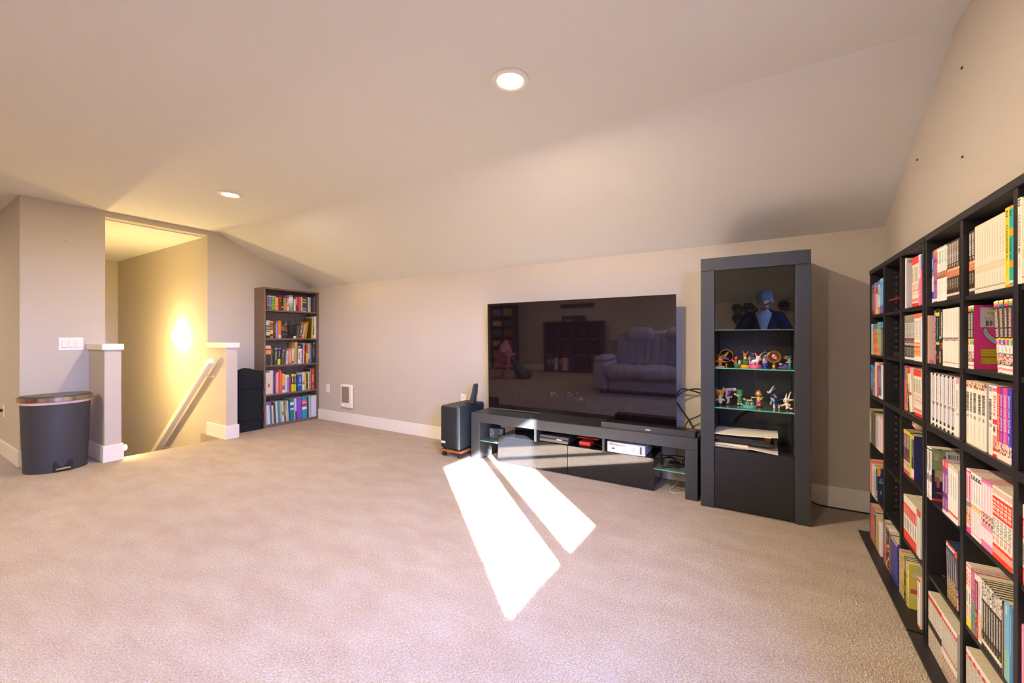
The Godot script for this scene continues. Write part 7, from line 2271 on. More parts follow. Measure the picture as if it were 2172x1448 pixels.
	moulded(o, "blossoms", [[-0.8, 0.6, 0.4, -0.6, 2.8, 0.4, 0.8, 0.8, "e8e0e0"], [0.6, 0.6, 0.4, 1.0, 3.4, 0.2, 0.7, 0.8, "e0607c"], [0.2, 3.0, 0.6, 0.3, 4.2, 0.6, 0.8, 0.7, "3a8ac8"], [-1.3, 3.2, 0.2, -1.2, 4.6, 0, 0.6, 0.6, "4aa05c"], [1.6, 4.2, 0, 1.7, 5.2, 0, 0.6, 0.5, "e8e4e8"], [-0.2, 5.0, 0.3, 0.8, 5.8, 0.2, 0.6, 0.6, "e05a90"]], 0.026)
	o = thing("ornament", "gold ring ornament on a turned foot holding a pink rosette, upper glass shelf", "ornament", Vector3(0.054, y, Z), 0.2, g)
	ornament_ring(o, 0.038, 0.074, M["gold"])
	b = mb()
	b.xf = Transform3D(Basis(Vector3(1, 0, 0), PI / 2), Vector3(0, 0.074, 0))
	b.lathe(Vector3.ZERO, [Vector2(0.038, 0.008), Vector2(0.027, 0.006), Vector2(0.027, -0.004), Vector2(0.036, -0.014), Vector2(0.0, -0.018)], 28)
	part(o, "frame_bowl", b, mat("fig bronze", "9a6a3a", 0.35, 0.6))
	moulded(o, "rosette", [[0, -0.2, 0, 0, 0.2, 0.3, 1.6, 1.4, "d86a80"], [-0.7, 0.8, 0.9, -0.6, 0.9, 1.0, 0.8, 0.7, "f2d4d8"], [0.6, -0.6, 1.0, 0.7, -0.5, 1.1, 0.8, 0.7, "f0c8d0"], [1.2, -1.4, 0.6, 2.0, -1.6, 0.6, 0.6, 0.4, "e8b84a"]], 0.074)
	o = thing("figurine", "low purple rock base with a small grey critter, upper glass shelf", "figurine", Vector3(0.102, y, Z + 0.045), 0, g)
	moulded(o, "rock", [[-2.0, 0.7, 0, 2.0, 0.8, 0, 0.7, 0.8, "7a5ab0"], [-0.6, 1.4, -0.4, 1.4, 2.2, -0.6, 0.9, 0.8, "8a66bc"], [-2.2, 0.6, 0.8, 2.0, 0.6, 1.0, 0.6, 0.6, "6a4ca4"]], 0.0005)
	l = [[-1.0, 2.2, 0.8, -0.4, 2.6, 0.6, 0.7, 0.7, "4a4a56"], [-1.6, 3.0, 1.0, -1.5, 3.2, 1.0, 0.8, 0.7, "c8c4d0"], [-0.2, 2.8, 0.3, 0.6, 3.8, 0, 0.4, 0.3, "3a3a48"]]
	eyes(l, -1.6, 3.2, 1.75, 0.3, 0.12)
	moulded(o, "critter", l, 0.0)
	o = thing("figurine", "teal, blue and yellow finned figurine at the end of the upper glass shelf", "figurine", Vector3(0.14, y, Z - 0.045), 0, g)
	disc(o, "base", 0.014, 0.004, mat("fig teal", "1f9a8c", 0.35))
	moulded(o, "creature", [[0, 0.6, 0, 0, 3.0, 0, 0.9, 1.0, "2aa89a"], [0, 3.6, 0, -0.2, 5.2, 0.2, 1.2, 1.0, "e08ab0"], [0.2, 6.6, 0.2, 0.3, 7.6, 0.2, 1.2, 1.1, "1f6a94"], [-0.8, 5.2, 0.2, -2.6, 7.0, 0.2, 0.6, 0.4, "1f5a94"], [-2.0, 5.8, 0.4, -3.4, 6.4, 0.4, 0.4, 0.25, "e0b02c"], [-1.2, 7.0, 0.3, -2.8, 7.6, 0.3, 0.4, 0.25, "e0b02c"], [-0.8, 3.6, 0.6, -2.0, 3.2, 0.8, 0.5, 0.4, "7ad0cc"], [0.3, 5.6, 1.0, 0.4, 5.8, 1.0, 0.5, 0.5, "2aa89a"]], 0.004)
	# ---- lower glass shelf
	y = 0.6754
	o = thing("figurine", "yellow-eared cream fox figurine on a dark disc, lower glass shelf", "figurine", Vector3(-0.262, y, Z + 0.03), 0.2, g)
	disc(o, "base", 0.034, 0.005, M["black plastic"])
	l = [[0, 1.2, 0, 0, 3.4, 0, 1.2, 1.6, "e8dcc0"], [0, 6.6, 0.1, 0, 6.9, 0.3, 2.1, 2.0, "e8a42c"], [0, 5.7, 1.2, 0, 5.6, 1.4, 1.1, 0.9, "f0e6d0"], [-1.4, 8.4, 0, -2.2, 10.6, 0, 0.9, 0.35, "e09a20"], [1.3, 8.4, 0, 2.2, 12.0, 0, 1.0, 0.3, "e8a828"], [1.2, 3.6, 0.4, 2.5, 3.0, 1.2, 0.6, 0.5, "efe2cc"], [-1.2, 3.6, 0.4, -2.4, 3.0, 1.2, 0.6, 0.5, "efe2cc"], [-0.7, 0.8, 0, -0.8, 0.5, 0.4, 0.7, 0.6, "3a2c28"], [0.7, 0.8, 0, 0.8, 0.5, 0.4, 0.7, 0.6, "3a2c28"], [0, 9.0, -0.3, -0.6, 9.2, -0.4, 0.9, 0.8, "f0e0c0"]]
	eyes(l, 0, 6.9, 2.2, 0.8, 0.25)
	moulded(o, "fox", l, 0.005)
	o = thing("figurine", "white jointed figurine with magenta panels and a long raised arm, lower glass shelf", "figurine", Vector3(-0.218, y, Z - 0.02), 0, g)
	disc(o, "base", 0.024, 0.004, M["black plastic"])
	moulded(o, "figure", [[-0.4, 0.5, 0, 0.4, 2.6, 0, 0.7, 0.6, "e2e0e6"], [0.4, 2.6, 0, -0.6, 5.0, 0, 0.8, 0.9, "e2e0e6"], [-0.6, 5.0, 0, 0.2, 8.0, 0, 1.2, 1.5, "e6e4ea"], [0.4, 7.0, 0.9, 0.6, 8.6, 0.9, 0.8, 0.7, "c23a7c"], [0.0, 5.6, 0.9, 0.2, 5.8, 0.9, 0.7, 0.7, "c23a7c"], [-1.4, 8.6, -0.2, -2.2, 10.0, -0.2, 1.0, 0.8, "d8d8e0"], [-0.8, 10.0, -0.2, 4.2, 10.2, 0, 0.9, 1.1, "e0dfe6"], [0.9, 4.4, 0.3, 2.2, 5.2, 0.6, 0.5, 0.6, "d6d4dc"], [1.0, 0.8, 0.5, 1.2, 1.4, 0.6, 0.6, 0.5, "c23a7c"], [2.4, 9.8, 0.8, 3.4, 10.0, 0.9, 0.4, 0.4, "8a8290"]], 0.004)
	o = thing("figurine", "little figurine of a child in a green cap and green outfit, lower glass shelf", "figurine", Vector3(-0.146, y, Z - 0.02), 0.1, g)
	disc(o, "base", 0.03, 0.003, M["black plastic"])
	l = [[-0.8, 0.5, 0.3, -0.8, 0.6, 0.8, 0.7, 0.6, "efeae4"], [0.9, 0.5, 0.3, 0.9, 0.6, 0.8, 0.7, 0.6, "efeae4"], [-0.8, 0.9, 0.1, -0.7, 1.9, 0, 0.6, 0.6, "1f8a50"], [0.9, 0.9, 0.1, 0.7, 1.9, 0, 0.6, 0.6, "1f8a50"], [-0.7, 2.0, 0, -0.6, 3.4, 0, 0.5, 0.6, "c89858"], [0.7, 2.0, 0, 0.6, 3.4, 0, 0.5, 0.6, "c89858"], [0, 3.8, 0, 0, 5.6, 0, 1.3, 0.9, "23944a"], [0, 7.6, 0.2, 0, 7.8, 0.3, 1.7, 1.7, "f0c09a"], [-0.9, 5.6, 0, -2.6, 7.0, 0.4, 0.4, 0.35, "f0c09a"], [0.9, 5.6, 0, 2.6, 4.2, 0.4, 0.4, 0.35, "2f8f6a"], [-2.8, 7.1, 0.4, -3.0, 7.4, 0.4, 0.7, 0.6, "f0c09a"], [2.8, 4.0, 0.4, 3.2, 3.9, 0.4, 0.7, 0.6, "f0c09a"], [-0.4, 6.6, 1.4, 0.5, 6.6, 1.4, 0.25, 0.25, "d89a78"]]
	eyes(l, 0, 7.6, 1.95, 0.7, 0.22)
	moulded(o, "child", l, 0.003)
	b = mb()
	b.lathe(Vector3(0, 0.084, 0.001), [Vector2(0.021, -0.004), Vector2(0.0205, 0.016), Vector2(0.017, 0.024), Vector2(0.0, 0.027)], 22)
	b.box(Vector3(-0.016, 0.08, 0.014), Vector3(0.016, 0.083, 0.03), 0.001)
	part(o, "cap", b, mat("cap green", "1f8f50", 0.4))
	o = thing("figurine", "round teal dish with a green shell-backed toy, lower glass shelf", "figurine", Vector3(-0.086, y, Z + 0.05), 0, g)
	disc(o, "dish", 0.044, 0.018, mat("dish teal", "4fb0a8", 0.35), 0.8, 1.05)
	moulded(o, "shell_back", [[-1.2, 0.6, 0, 1.2, 0.6, 0, 2.2, 2.2, "1f5a6a"], [-1.0, 2.6, 0, 1.2, 2.6, 0, 0.9, 0.9, "e0b468"], [-1.2, 0.9, 2.2, -1.2, 0.9, 2.2, 0.9, 0.8, "f0e4c4"], [1.7, 0.9, 2.2, 1.7, 0.9, 2.2, 0.9, 0.8, "f0e4c4"], [-1.2, 1.0, 3.0, -1.2, 1.0, 3.0, 0.4, 0.4, "2a2018"], [1.7, 1.0, 3.0, 1.7, 1.0, 3.0, 0.4, 0.4, "2a2018"]], 0.018)
	o = thing("figurine", "figurine of a girl with short brown hair, yellow top and pink skirt, lower glass shelf", "figurine", Vector3(-0.034, y, Z - 0.01), -0.1, g)
	disc(o, "base", 0.026, 0.003, M["black plastic"])
	l = [[-0.7, 0.6, 0.3, -0.7, 0.7, 0.9, 0.75, 0.65, "e8604a"], [0.7, 0.6, 0.3, 0.7, 0.7, 0.9, 0.75, 0.65, "e8604a"], [-0.6, 1.4, 0, -0.5, 2.8, 0, 0.5, 0.5, "f2c6a4"], [0.6, 1.4, 0, 0.5, 2.8, 0, 0.5, 0.5, "f2c6a4"], [0, 3.2, 0, 0, 4.2, 0, 1.4, 1.0, "e06a9c"], [0, 4.6, 0, 0, 6.0, 0, 1.2, 0.8, "e8cc3a"], [0, 8.4, 0.4, 0, 8.5, 0.6, 1.5, 1.4, "f2c6a4"], [0, 8.9, -0.3, 0, 9.4, -0.2, 1.8, 1.7, "b08040"], [-1.5, 8.2, -0.1, -1.6, 7.6, 0, 0.6, 0.5, "b08040"], [1.5, 8.2, -0.1, 1.6, 7.6, 0, 0.6, 0.5, "b08040"], [-0.8, 6.0, 0, -3.4, 5.8, 0.6, 0.4, 0.35, "f2c6a4"], [0.8, 6.0, 0, 1.8, 4.8, 0.4, 0.4, 0.35, "f2c6a4"], [-3.6, 5.8, 0.6, -3.9, 6.0, 0.6, 0.5, 0.45, "f2c6a4"], [1.9, 6.4, -0.3, 2.5, 6.2, -0.3, 0.4, 0.3, "eeeae8"]]
	eyes(l, 0, 8.4, 2.0, 0.6, 0.2)
	moulded(o, "girl", l, 0.003)
	b = mb()
	b.tube(curve([Vector3(-0.038, 0.06, 0.006), Vector3(-0.046, 0.04, 0.02), Vector3(-0.05, 0.014, 0.03), Vector3(-0.042, 0.004, 0.03)], 5), 0.0015, 6)
	part(o, "string", b, M["white cable"])
	o = thing("figurine", "dark blue and silver long-necked creature figurine, lower glass shelf", "figurine", Vector3(0.052, y, Z + 0.01), 0, g)
	moulded(o, "creature", [[0.6, 5.8, 0, 2.6, 5.6, -0.4, 1.3, 1.4, "232a5c"], [0.2, 6.4, 0.2, -1.8, 10.2, 0.4, 0.8, 0.6, "26388a"], [-2.2, 10.8, 0.4, -3.2, 10.2, 0.8, 0.7, 0.5, "d8d6d8"], [-2.0, 11.2, 0.2, -0.2, 14.6, 0, 0.6, 0.35, "dddadc"], [-1.4, 11.6, 0, 0.8, 13.2, 0, 0.5, 0.3, "2a8ad0"], [-3.2, 10.4, 0.8, -4.0, 11.2, 0.8, 0.35, 0.25, "d8d6d8"], [-0.2, 8.6, -0.2, 0.4, 9.6, -0.2, 0.4, 0.15, "e2e0e0"], [0.4, 7.8, -0.2, 1.0, 8.8, -0.2, 0.4, 0.15, "e2e0e0"], [1.0, 7.2, -0.3, 1.7, 8.0, -0.3, 0.4, 0.15, "e2e0e0"], [0, 5.4, 0.6, -1.6, 6.6, 0.8, 0.7, 0.5, "cfcdd2"], [0.2, 5.0, 0.6, 0.1, 2.8, 0.8, 0.7, 0.5, "2a8ad0"], [0.1, 2.8, 0.8, 0.2, 0.5, 0.9, 0.55, 0.6, "e4e2e4"], [-1.4, 4.8, 0, -1.8, 2.6, -0.2, 0.5, 0.45, "cfcdd2"], [-1.8, 2.6, -0.2, -1.6, 0.5, 0, 0.45, 0.55, "26283a"], [2.6, 4.8, -0.6, 2.8, 2.4, -0.8, 0.7, 0.5, "26388a"], [2.8, 2.4, -0.8, 2.8, 0.5, -0.6, 0.5, 0.55, "d8d6d8"], [3.4, 5.8, -0.5, 4.8, 6.6, -0.6, 0.6, 0.35, "2a8ad0"]], 0.0002)
	o = thing("figurine", "white rabbit-eared figurine with yellow paws at the end of the lower glass shelf", "figurine", Vector3(0.122, y, Z + 0.035), -0.2, g)
	disc(o, "base", 0.03, 0.004, M["black plastic"])
	l = [[0.6, 1.8, 0, 0.2, 3.2, 0, 1.3, 1.2, "efeae8"], [-0.4, 5.6, 0.4, -0.3, 5.7, 0.6, 1.6, 1.5, "f2eeec"], [-0.8, 6.8, 0.2, -0.2, 10.0, 0, 0.6, 0.3, "f0ecea"], [0.6, 6.8, 0, 2.0, 11.4, -0.2, 0.6, 0.3, "ece8ea"], [0.9, 6.0, 0.2, 3.0, 6.4, 0, 0.8, 0.5, "eedee0"], [-1.0, 3.2, 0.6, -2.6, 2.2, 1.0, 0.6, 0.5, "f0ecea"], [1.0, 3.0, 0.8, 1.6, 3.2, 1.4, 0.9, 0.9, "d8b030"], [-2.8, 2.2, 1.0, -3.2, 2.4, 1.0, 0.7, 0.6, "d8b030"], [2.0, 0.7, 0.4, 2.6, 0.8, 0.4, 0.6, 0.6, "efeae8"], [0, 0.7, 0.6, 0, 0.7, 1.0, 0.6, 0.6, "efeae8"]]
	eyes(l, -0.4, 5.8, 2.05, 0.6, 0.18)
	moulded(o, "rabbit", l, 0.004)

func shelf_oddments() -> void:
	# things among the books of the brown bookcase
	var o := thing("book", "teal paperback lying flat across the books on the top shelf of brown bookcase", "book", Vector3(-5.38, 1.6625, -2.85), 0, "books in the brown bookcase")
	part(o, "cover", boxed(Vector3(-0.1, 0.0, -0.056), Vector3(0.0, 0.002, 0.056)), mat("teal board", "2a7f9a", 0.45))
	part(o, "cover", boxed(Vector3(-0.1, 0.014, -0.056), Vector3(0.0, 0.016, 0.056)), mat("teal board", "2a7f9a", 0.45))
	part(o, "pages", boxed(Vector3(-0.098, 0.002, -0.054), Vector3(-0.002, 0.014, 0.054)), M["pages"])
	o = thing("book", "art book facing outward with brown figure cover, second shelf of brown bookcase", "book", Vector3(-5.44, 1.1325, -3.055), 0, "books in the brown bookcase")
	var im := Image.create(96, 144, false, Image.FORMAT_RGB8)
	blotches(im, Rect2i(0, 0, 96, 144), ["2f3436", "2f3436", "3c4446", "5a5048", "8a7868"], 71, 16)
	blotches(im, Rect2i(4, 36, 62, 46), ["8a5a34", "a06a3c", "6a4428", "c89468"], 72, 14)
	blotches(im, Rect2i(44, 4, 28, 26), ["2f3436", "c8a088", "8a6a5a", "b8b4a8"], 73, 8)
	var m := mat("art cover", "ffffff", 0.4)
	m.albedo_texture = ImageTexture.create_from_image(im)
	var b := mb()
	b.xf = Transform3D(Basis(Vector3(0, 0, 1), 0.05), Vector3.ZERO)
	b.poly([Vector3(0.0, 0, 0.066), Vector3(0.0, 0, -0.066), Vector3(0.0, 0.228, -0.066), Vector3(0.0, 0.228, 0.066)], Vector3.RIGHT, [Vector2(0, 1), Vector2(1, 1), Vector2(1, 0), Vector2(0, 0)])
	part(o, "front_cover", b, m)
	b = mb()
	b.xf = Transform3D(Basis(Vector3(0, 0, 1), 0.05), Vector3.ZERO)
	b.box(Vector3(-0.02, 0.0, -0.066), Vector3(-0.0006, 0.228, 0.066))
	part(o, "pages", b, M["pages"])
	o = thing("mug", "small white and blue mug on the second shelf of the brown bookcase", "mug", Vector3(-5.385, 1.1325, -2.947))
	b = mb()
	b.lathe(Vector3.ZERO, [Vector2(0, 0), Vector2(0.017, 0), Vector2(0.02, 0.004), Vector2(0.021, 0.045), Vector2(0.019, 0.045), Vector2(0.018, 0.006), Vector2(0, 0.005)], 22)
	part(o, "body", b, mat("mug white", "dfe0e2", 0.25))
	b = mb()
	b.tube(curve([Vector3(0, 0.036, 0.02), Vector3(0, 0.036, 0.033), Vector3(0, 0.012, 0.033), Vector3(0, 0.01, 0.02)], 5), 0.0035, 8)
	part(o, "handle", b, mat("mug blue", "3a5a9c", 0.25))
	o = thing("box", "flat dark red box under the black case, second shelf of brown bookcase", "box", Vector3(-5.40, 1.1325, -3.125))
	part(o, "body", boxed(Vector3(-0.03, 0, -0.045), Vector3(0.028, 0.022, 0.052), 0.002), mat("box red", "3e1c1e", 0.5))
	part(o, "lid", boxed(Vector3(-0.031, 0.0222, -0.046), Vector3(0.029, 0.03, 0.053), 0.002), mat("box red dark", "331618", 0.5))
	o = thing("case", "black ridged case standing on the flat red box, second shelf of brown bookcase", "case", Vector3(-5.41, 1.1628, -3.13))
	part(o, "body", boxed(Vector3(-0.022, 0, -0.04), Vector3(0.02, 0.15, 0.045), 0.006), M["black plastic"])
	for k in 3:
		part(o, "ridge", boxed(Vector3(0.018, 0.03 + 0.04 * k, -0.034), Vector3(0.023, 0.045 + 0.04 * k, 0.039), 0.002), mat("ridge", "2b312e", 0.4))
	o = thing("price_card", "tiny white card in front of the leaning books, second shelf of brown bookcase", "card", Vector3(-5.362, 1.1325, -3.14))
	part(o, "card", boxed(Vector3(-0.002, 0, -0.018), Vector3(0.0, 0.03, 0.018)), mat("card white", "d8d4d0", 0.6))
	part(o, "fold", boxed(Vector3(-0.02, 0, -0.018), Vector3(-0.002, 0.002, 0.018)), mat("card white", "d8d4d0", 0.6))
	# things in the black shelves
	o = thing("folder", "thin red plastic folder lying on the shelf pins in the empty second column", "folder", Vector3(0.53, 1.325, -2.62))
	part(o, "sheet", boxed(Vector3(0.0, 0.0, -0.12), Vector3(0.10, 0.002, 0.12)), mat("folder red", "d2382e", 0.4))
	part(o, "flap", boxed(Vector3(0.002, 0.0026, -0.118), Vector3(0.09, 0.004, 0.118)), mat("folder red", "d2382e", 0.4))
	for z in [-0.137, 0.125]:
		part(o, "shelf_pin", boxed(Vector3(0.03, -0.006, z), Vector3(0.038, 0.0, z + 0.013), 0.001), M["black plastic"])
	o = thing("small_box", "small black box on a loose shelf of the empty second column", "box", Vector3(0.575, 1.0445, -2.68))
	part(o, "body", boxed(Vector3(-0.03, 0, -0.06), Vector3(0.03, 0.02, 0.06), 0.003), mat("small box", "2c2c30", 0.35))
	part(o, "lid", boxed(Vector3(-0.031, 0.0202, -0.061), Vector3(0.031, 0.026, 0.061), 0.002), mat("small box", "2c2c30", 0.35))
	o = thing("toy_head", "small round toy with tousled orange-yellow wool hair resting on the dark paperbacks", "toy", Vector3(0.578, 0.737, -2.45))
	var l := [[0, 2.6, 0, 0, 2.7, 0, 2.7, 2.7, "f2d0b8"]]
	moulded(o, "face", l, 0.0005, 0.004)
	var hair := []
	rng.seed = 31
	for k in 26:
		var a := TAU * k / 26.0 + rng.randf() * 0.2
		var e := rng.randf_range(0.0, 1.1)
		var d := Vector3(cos(a) * cos(e), 0.25 + sin(e), sin(a) * cos(e)).normalized()
		if d.x < -0.5 and d.y < 0.6: continue
		var p0 := Vector3(0, 2.9, 0) + d * 2.2
		var p1 := Vector3(0, 2.9, 0) + d * rng.randf_range(3.4, 4.1)
		hair.append([p0.x, p0.y, p0.z, p1.x, p1.y, p1.z, 0.8, 0.25, ["f0b820", "f4c83a", "e8701e"][k % 3]])
	moulded(o, "hair", hair, 0.0005, 0.004)
	var fl := mb()
	for s in [-1.0, 1.0]:
		fl.ball(Vector3(-0.0265, 0.027, 0.011 * s), Vector3(0.0015, 0.0012, 0.005), 10, 6)
	part(o, "eyes", fl, mat("toy eye", "3a2a28", 0.4))

# ------------------------------------------------------------------ behind the camera: what the black glass reflects
func photographer() -> void:
	var o := thing("person", "man in blue-grey cap and open dark blue jacket, mirrored in the cabinet's glass door", "person", Vector3(-0.02, 0, 0.36))
	var skin := lin("d9a184")
	var b := mb()
	# skin: head bowed towards his left hand, neck, trunk, arms, legs in one surface
	var bones := [
		[Vector3(0.012, 1.675, 0.0), Vector3(0.016, 1.665, -0.05), 0.088, 0.08, skin], [Vector3(0.018, 1.60, -0.06), Vector3(0.024, 1.575, -0.075), 0.062, 0.045, skin],
		[Vector3(0.02, 1.535, -0.072), Vector3(0.021, 1.535, -0.073), 0.036, 0.034, lin("8a6a5c")],
		[Vector3(0.0, 1.46, 0.04), Vector3(0.008, 1.57, 0.0), 0.06, 0.056, skin],
		[Vector3(0, 1.36, 0.05), Vector3(0, 1.08, 0.04), 0.12, 0.125, skin], [Vector3(-0.1, 1.4, 0.05), Vector3(0.1, 1.4, 0.05), 0.07, 0.07, skin],
		[Vector3(-0.08, 0.98, 0.04), Vector3(0.08, 0.98, 0.04), 0.12, 0.12, skin],
		[Vector3(0.18, 1.42, 0.05), Vector3(0.31, 1.17, 0.04), 0.052, 0.042, skin], [Vector3(0.31, 1.17, 0.04), Vector3(0.15, 1.10, -0.15), 0.042, 0.029, skin],
		[Vector3(-0.18, 1.42, 0.05), Vector3(-0.30, 1.17, 0.03), 0.052, 0.042, skin], [Vector3(-0.30, 1.17, 0.03), Vector3(-0.14, 1.09, -0.16), 0.042, 0.029, skin],
		[Vector3(0.1, 0.94, 0.04), Vector3(0.12, 0.5, 0.03), 0.085, 0.06, skin], [Vector3(0.12, 0.5, 0.03), Vector3(0.12, 0.1, 0.06), 0.058, 0.04, skin],
		[Vector3(-0.1, 0.94, 0.04), Vector3(-0.12, 0.5, 0.03), 0.085, 0.06, skin], [Vector3(-0.12, 0.5, 0.03), Vector3(-0.12, 0.1, 0.06), 0.058, 0.04, skin]]
	nets(bones, 0.013, 0.03, b)
	# face details on a finer grid: brow, nose, ears, lips, chin, eyes
	var f := [[Vector3(0.018, 1.655, -0.09), Vector3(0.021, 1.60, -0.128), 0.02, 0.016, skin], [Vector3(0.021, 1.60, -0.128), Vector3(0.021, 1.598, -0.13), 0.017, 0.015, skin],
		[Vector3(0.0, 1.573, -0.112), Vector3(0.042, 1.573, -0.112), 0.009, 0.009, lin("b8705f")], [Vector3(0.022, 1.545, -0.105), Vector3(0.024, 1.545, -0.106), 0.02, 0.02, lin("a87a66")],
		[Vector3(0.105, 1.645, -0.02), Vector3(0.108, 1.61, -0.03), 0.016, 0.012, skin], [Vector3(-0.078, 1.645, -0.02), Vector3(-0.08, 1.61, -0.03), 0.016, 0.012, skin],
		[Vector3(-0.03, 1.635, -0.105), Vector3(0.0, 1.638, -0.118), 0.011, 0.011, lin("6a4a3c")], [Vector3(0.04, 1.638, -0.118), Vector3(0.068, 1.635, -0.105), 0.011, 0.011, lin("6a4a3c")],
		[Vector3(-0.012, 1.622, -0.112), Vector3(-0.011, 1.622, -0.113), 0.011, 0.011, lin("e8dcd4")], [Vector3(0.05, 1.622, -0.112), Vector3(0.051, 1.622, -0.113), 0.011, 0.011, lin("e8dcd4")]]
	nets(f, 0.005, 0.012, b)
	# hands holding the camera's level: palm, thumb and four bent fingers each
	for s in [-1.0, 1.0]:
		var wr := Vector3(0.145 * s, 1.095, -0.155)
		var pc := wr + Vector3(-0.035 * s, -0.005, -0.05)
		var h := [[wr, pc, 0.027, 0.03, skin], [wr + Vector3(-0.05 * s, 0.012, -0.02), pc + Vector3(-0.02 * s, 0.012, -0.02), 0.018, 0.018, skin]]
		for k in 4:
			var root: Vector3 = pc + Vector3((-0.03 + 0.004 * k) * s, 0.022 - 0.017 * k, -0.018)
			var len: float = [0.032, 0.036, 0.033, 0.025][k]
			var mid: Vector3 = root + Vector3(-0.6 * len * s, 0.0, -len)
			var tip: Vector3 = mid + Vector3(-0.9 * len * s, 0.0, 0.35 * len)
			h.append([root, mid, 0.0095, 0.0088, skin])
			h.append([mid, tip, 0.0088, 0.0078, skin])
		var t0 := wr + Vector3(-0.03 * s, 0.022, -0.015)
		h.append([t0, t0 + Vector3(-0.03 * s, 0.022, -0.022), 0.0125, 0.0105, skin])
		h.append([t0 + Vector3(-0.03 * s, 0.022, -0.022), t0 + Vector3(-0.055 * s, 0.022, -0.045), 0.0105, 0.009, skin])
		nets(h, 0.005, 0.008, b)
	part(o, "body", b, M["coloured cloth"])
	var tee := lin("8f989e")
	b = mb()
	nets([[Vector3(0, 1.36, 0.045), Vector3(0, 1.0, 0.04), 0.135, 0.138, tee], [Vector3(-0.1, 1.405, 0.05), Vector3(0.1, 1.405, 0.05), 0.077, 0.077, tee], [Vector3(0, 1.45, 0.03), Vector3(0.004, 1.49, 0.015), 0.075, 0.068, tee]], 0.013, 0.03, b)
	part(o, "shirt", b, M["coloured cloth"])
	var jk := lin("182234")
	b = mb()
	nets([[Vector3(0, 1.35, 0.055), Vector3(0, 0.93, 0.045), 0.158, 0.165, jk], [Vector3(-0.13, 1.4, 0.055), Vector3(0.13, 1.4, 0.055), 0.092, 0.092, jk], [Vector3(-0.06, 0.92, 0.045), Vector3(0.06, 0.92, 0.045), 0.15, 0.15, jk], [Vector3(-0.05, 1.49, 0.06), Vector3(0.06, 1.49, 0.06), 0.05, 0.05, jk],
		[Vector3(0.18, 1.415, 0.055), Vector3(0.32, 1.165, 0.04), 0.078, 0.064, jk], [Vector3(0.32, 1.165, 0.04), Vector3(0.17, 1.108, -0.125), 0.064, 0.046, jk],
		[Vector3(-0.18, 1.415, 0.055), Vector3(-0.31, 1.165, 0.03), 0.078, 0.064, jk], [Vector3(-0.31, 1.165, 0.03), Vector3(-0.165, 1.1, -0.13), 0.064, 0.046, jk]], 0.014, 0.03, b, [1.13, 0.28, 0.03, 0.01])
	part(o, "jacket", b, M["coloured cloth"])
	var jean := lin("2a2f3c")
	b = mb()
	nets([[Vector3(-0.07, 0.97, 0.04), Vector3(0.07, 0.97, 0.04), 0.13, 0.13, jean], [Vector3(0.1, 0.92, 0.04), Vector3(0.12, 0.5, 0.03), 0.1, 0.08, jean], [Vector3(0.12, 0.5, 0.03), Vector3(0.12, 0.09, 0.05), 0.078, 0.066, jean], [Vector3(-0.1, 0.92, 0.04), Vector3(-0.12, 0.5, 0.03), 0.1, 0.08, jean], [Vector3(-0.12, 0.5, 0.03), Vector3(-0.12, 0.09, 0.05), 0.078, 0.066, jean]], 0.016, 0.03, b)
	part(o, "trousers", b, M["coloured cloth"])
	for s in [-1.0, 1.0]:
		b = mb()
		nets([[Vector3(0.12 * s, 0.05, 0.08), Vector3(0.13 * s, 0.042, -0.1), 0.05, 0.042, lin("2c2622")], [Vector3(0.12 * s, 0.09, 0.07), Vector3(0.12 * s, 0.05, 0.06), 0.05, 0.05, lin("2c2622")]], 0.012, 0.02, b, [], 0.001)
		part(o, "shoe", b, M["coloured cloth"])
	# cap with a short brim, tipped forward with the head
	b = mb()
	b.xf = Transform3D(Basis(Vector3(1, 0, 0), -0.45), Vector3(0.014, 1.668, -0.022))
	b.lathe(Vector3.ZERO, [Vector2(0.106, -0.012), Vector2(0.107, 0.02), Vector2(0.1, 0.055), Vector2(0.08, 0.088), Vector2(0.045, 0.106), Vector2(0.0, 0.112)], 26, 0.95, 1.08)
	var cap := part(o, "cap", b, mat("cap cloth", "727f8c", 0.9, 0.0, 0.2))
	b = mb()
	var br := []
	for i in 15:
		var a := PI + PI * i / 14
		br.append(Vector2(0.09 * cos(a), 0.075 * sin(a) - 0.085))
	b.xf = Transform3D(Basis(Vector3(1, 0, 0), PI / 2 - 0.62), Vector3(0.014, 1.668, -0.022))
	b.extrude(br, 0.008, 0.013)
	part(cap, "brim", b, mat("cap brim", "5c6874", 0.9, 0.0, 0.2))

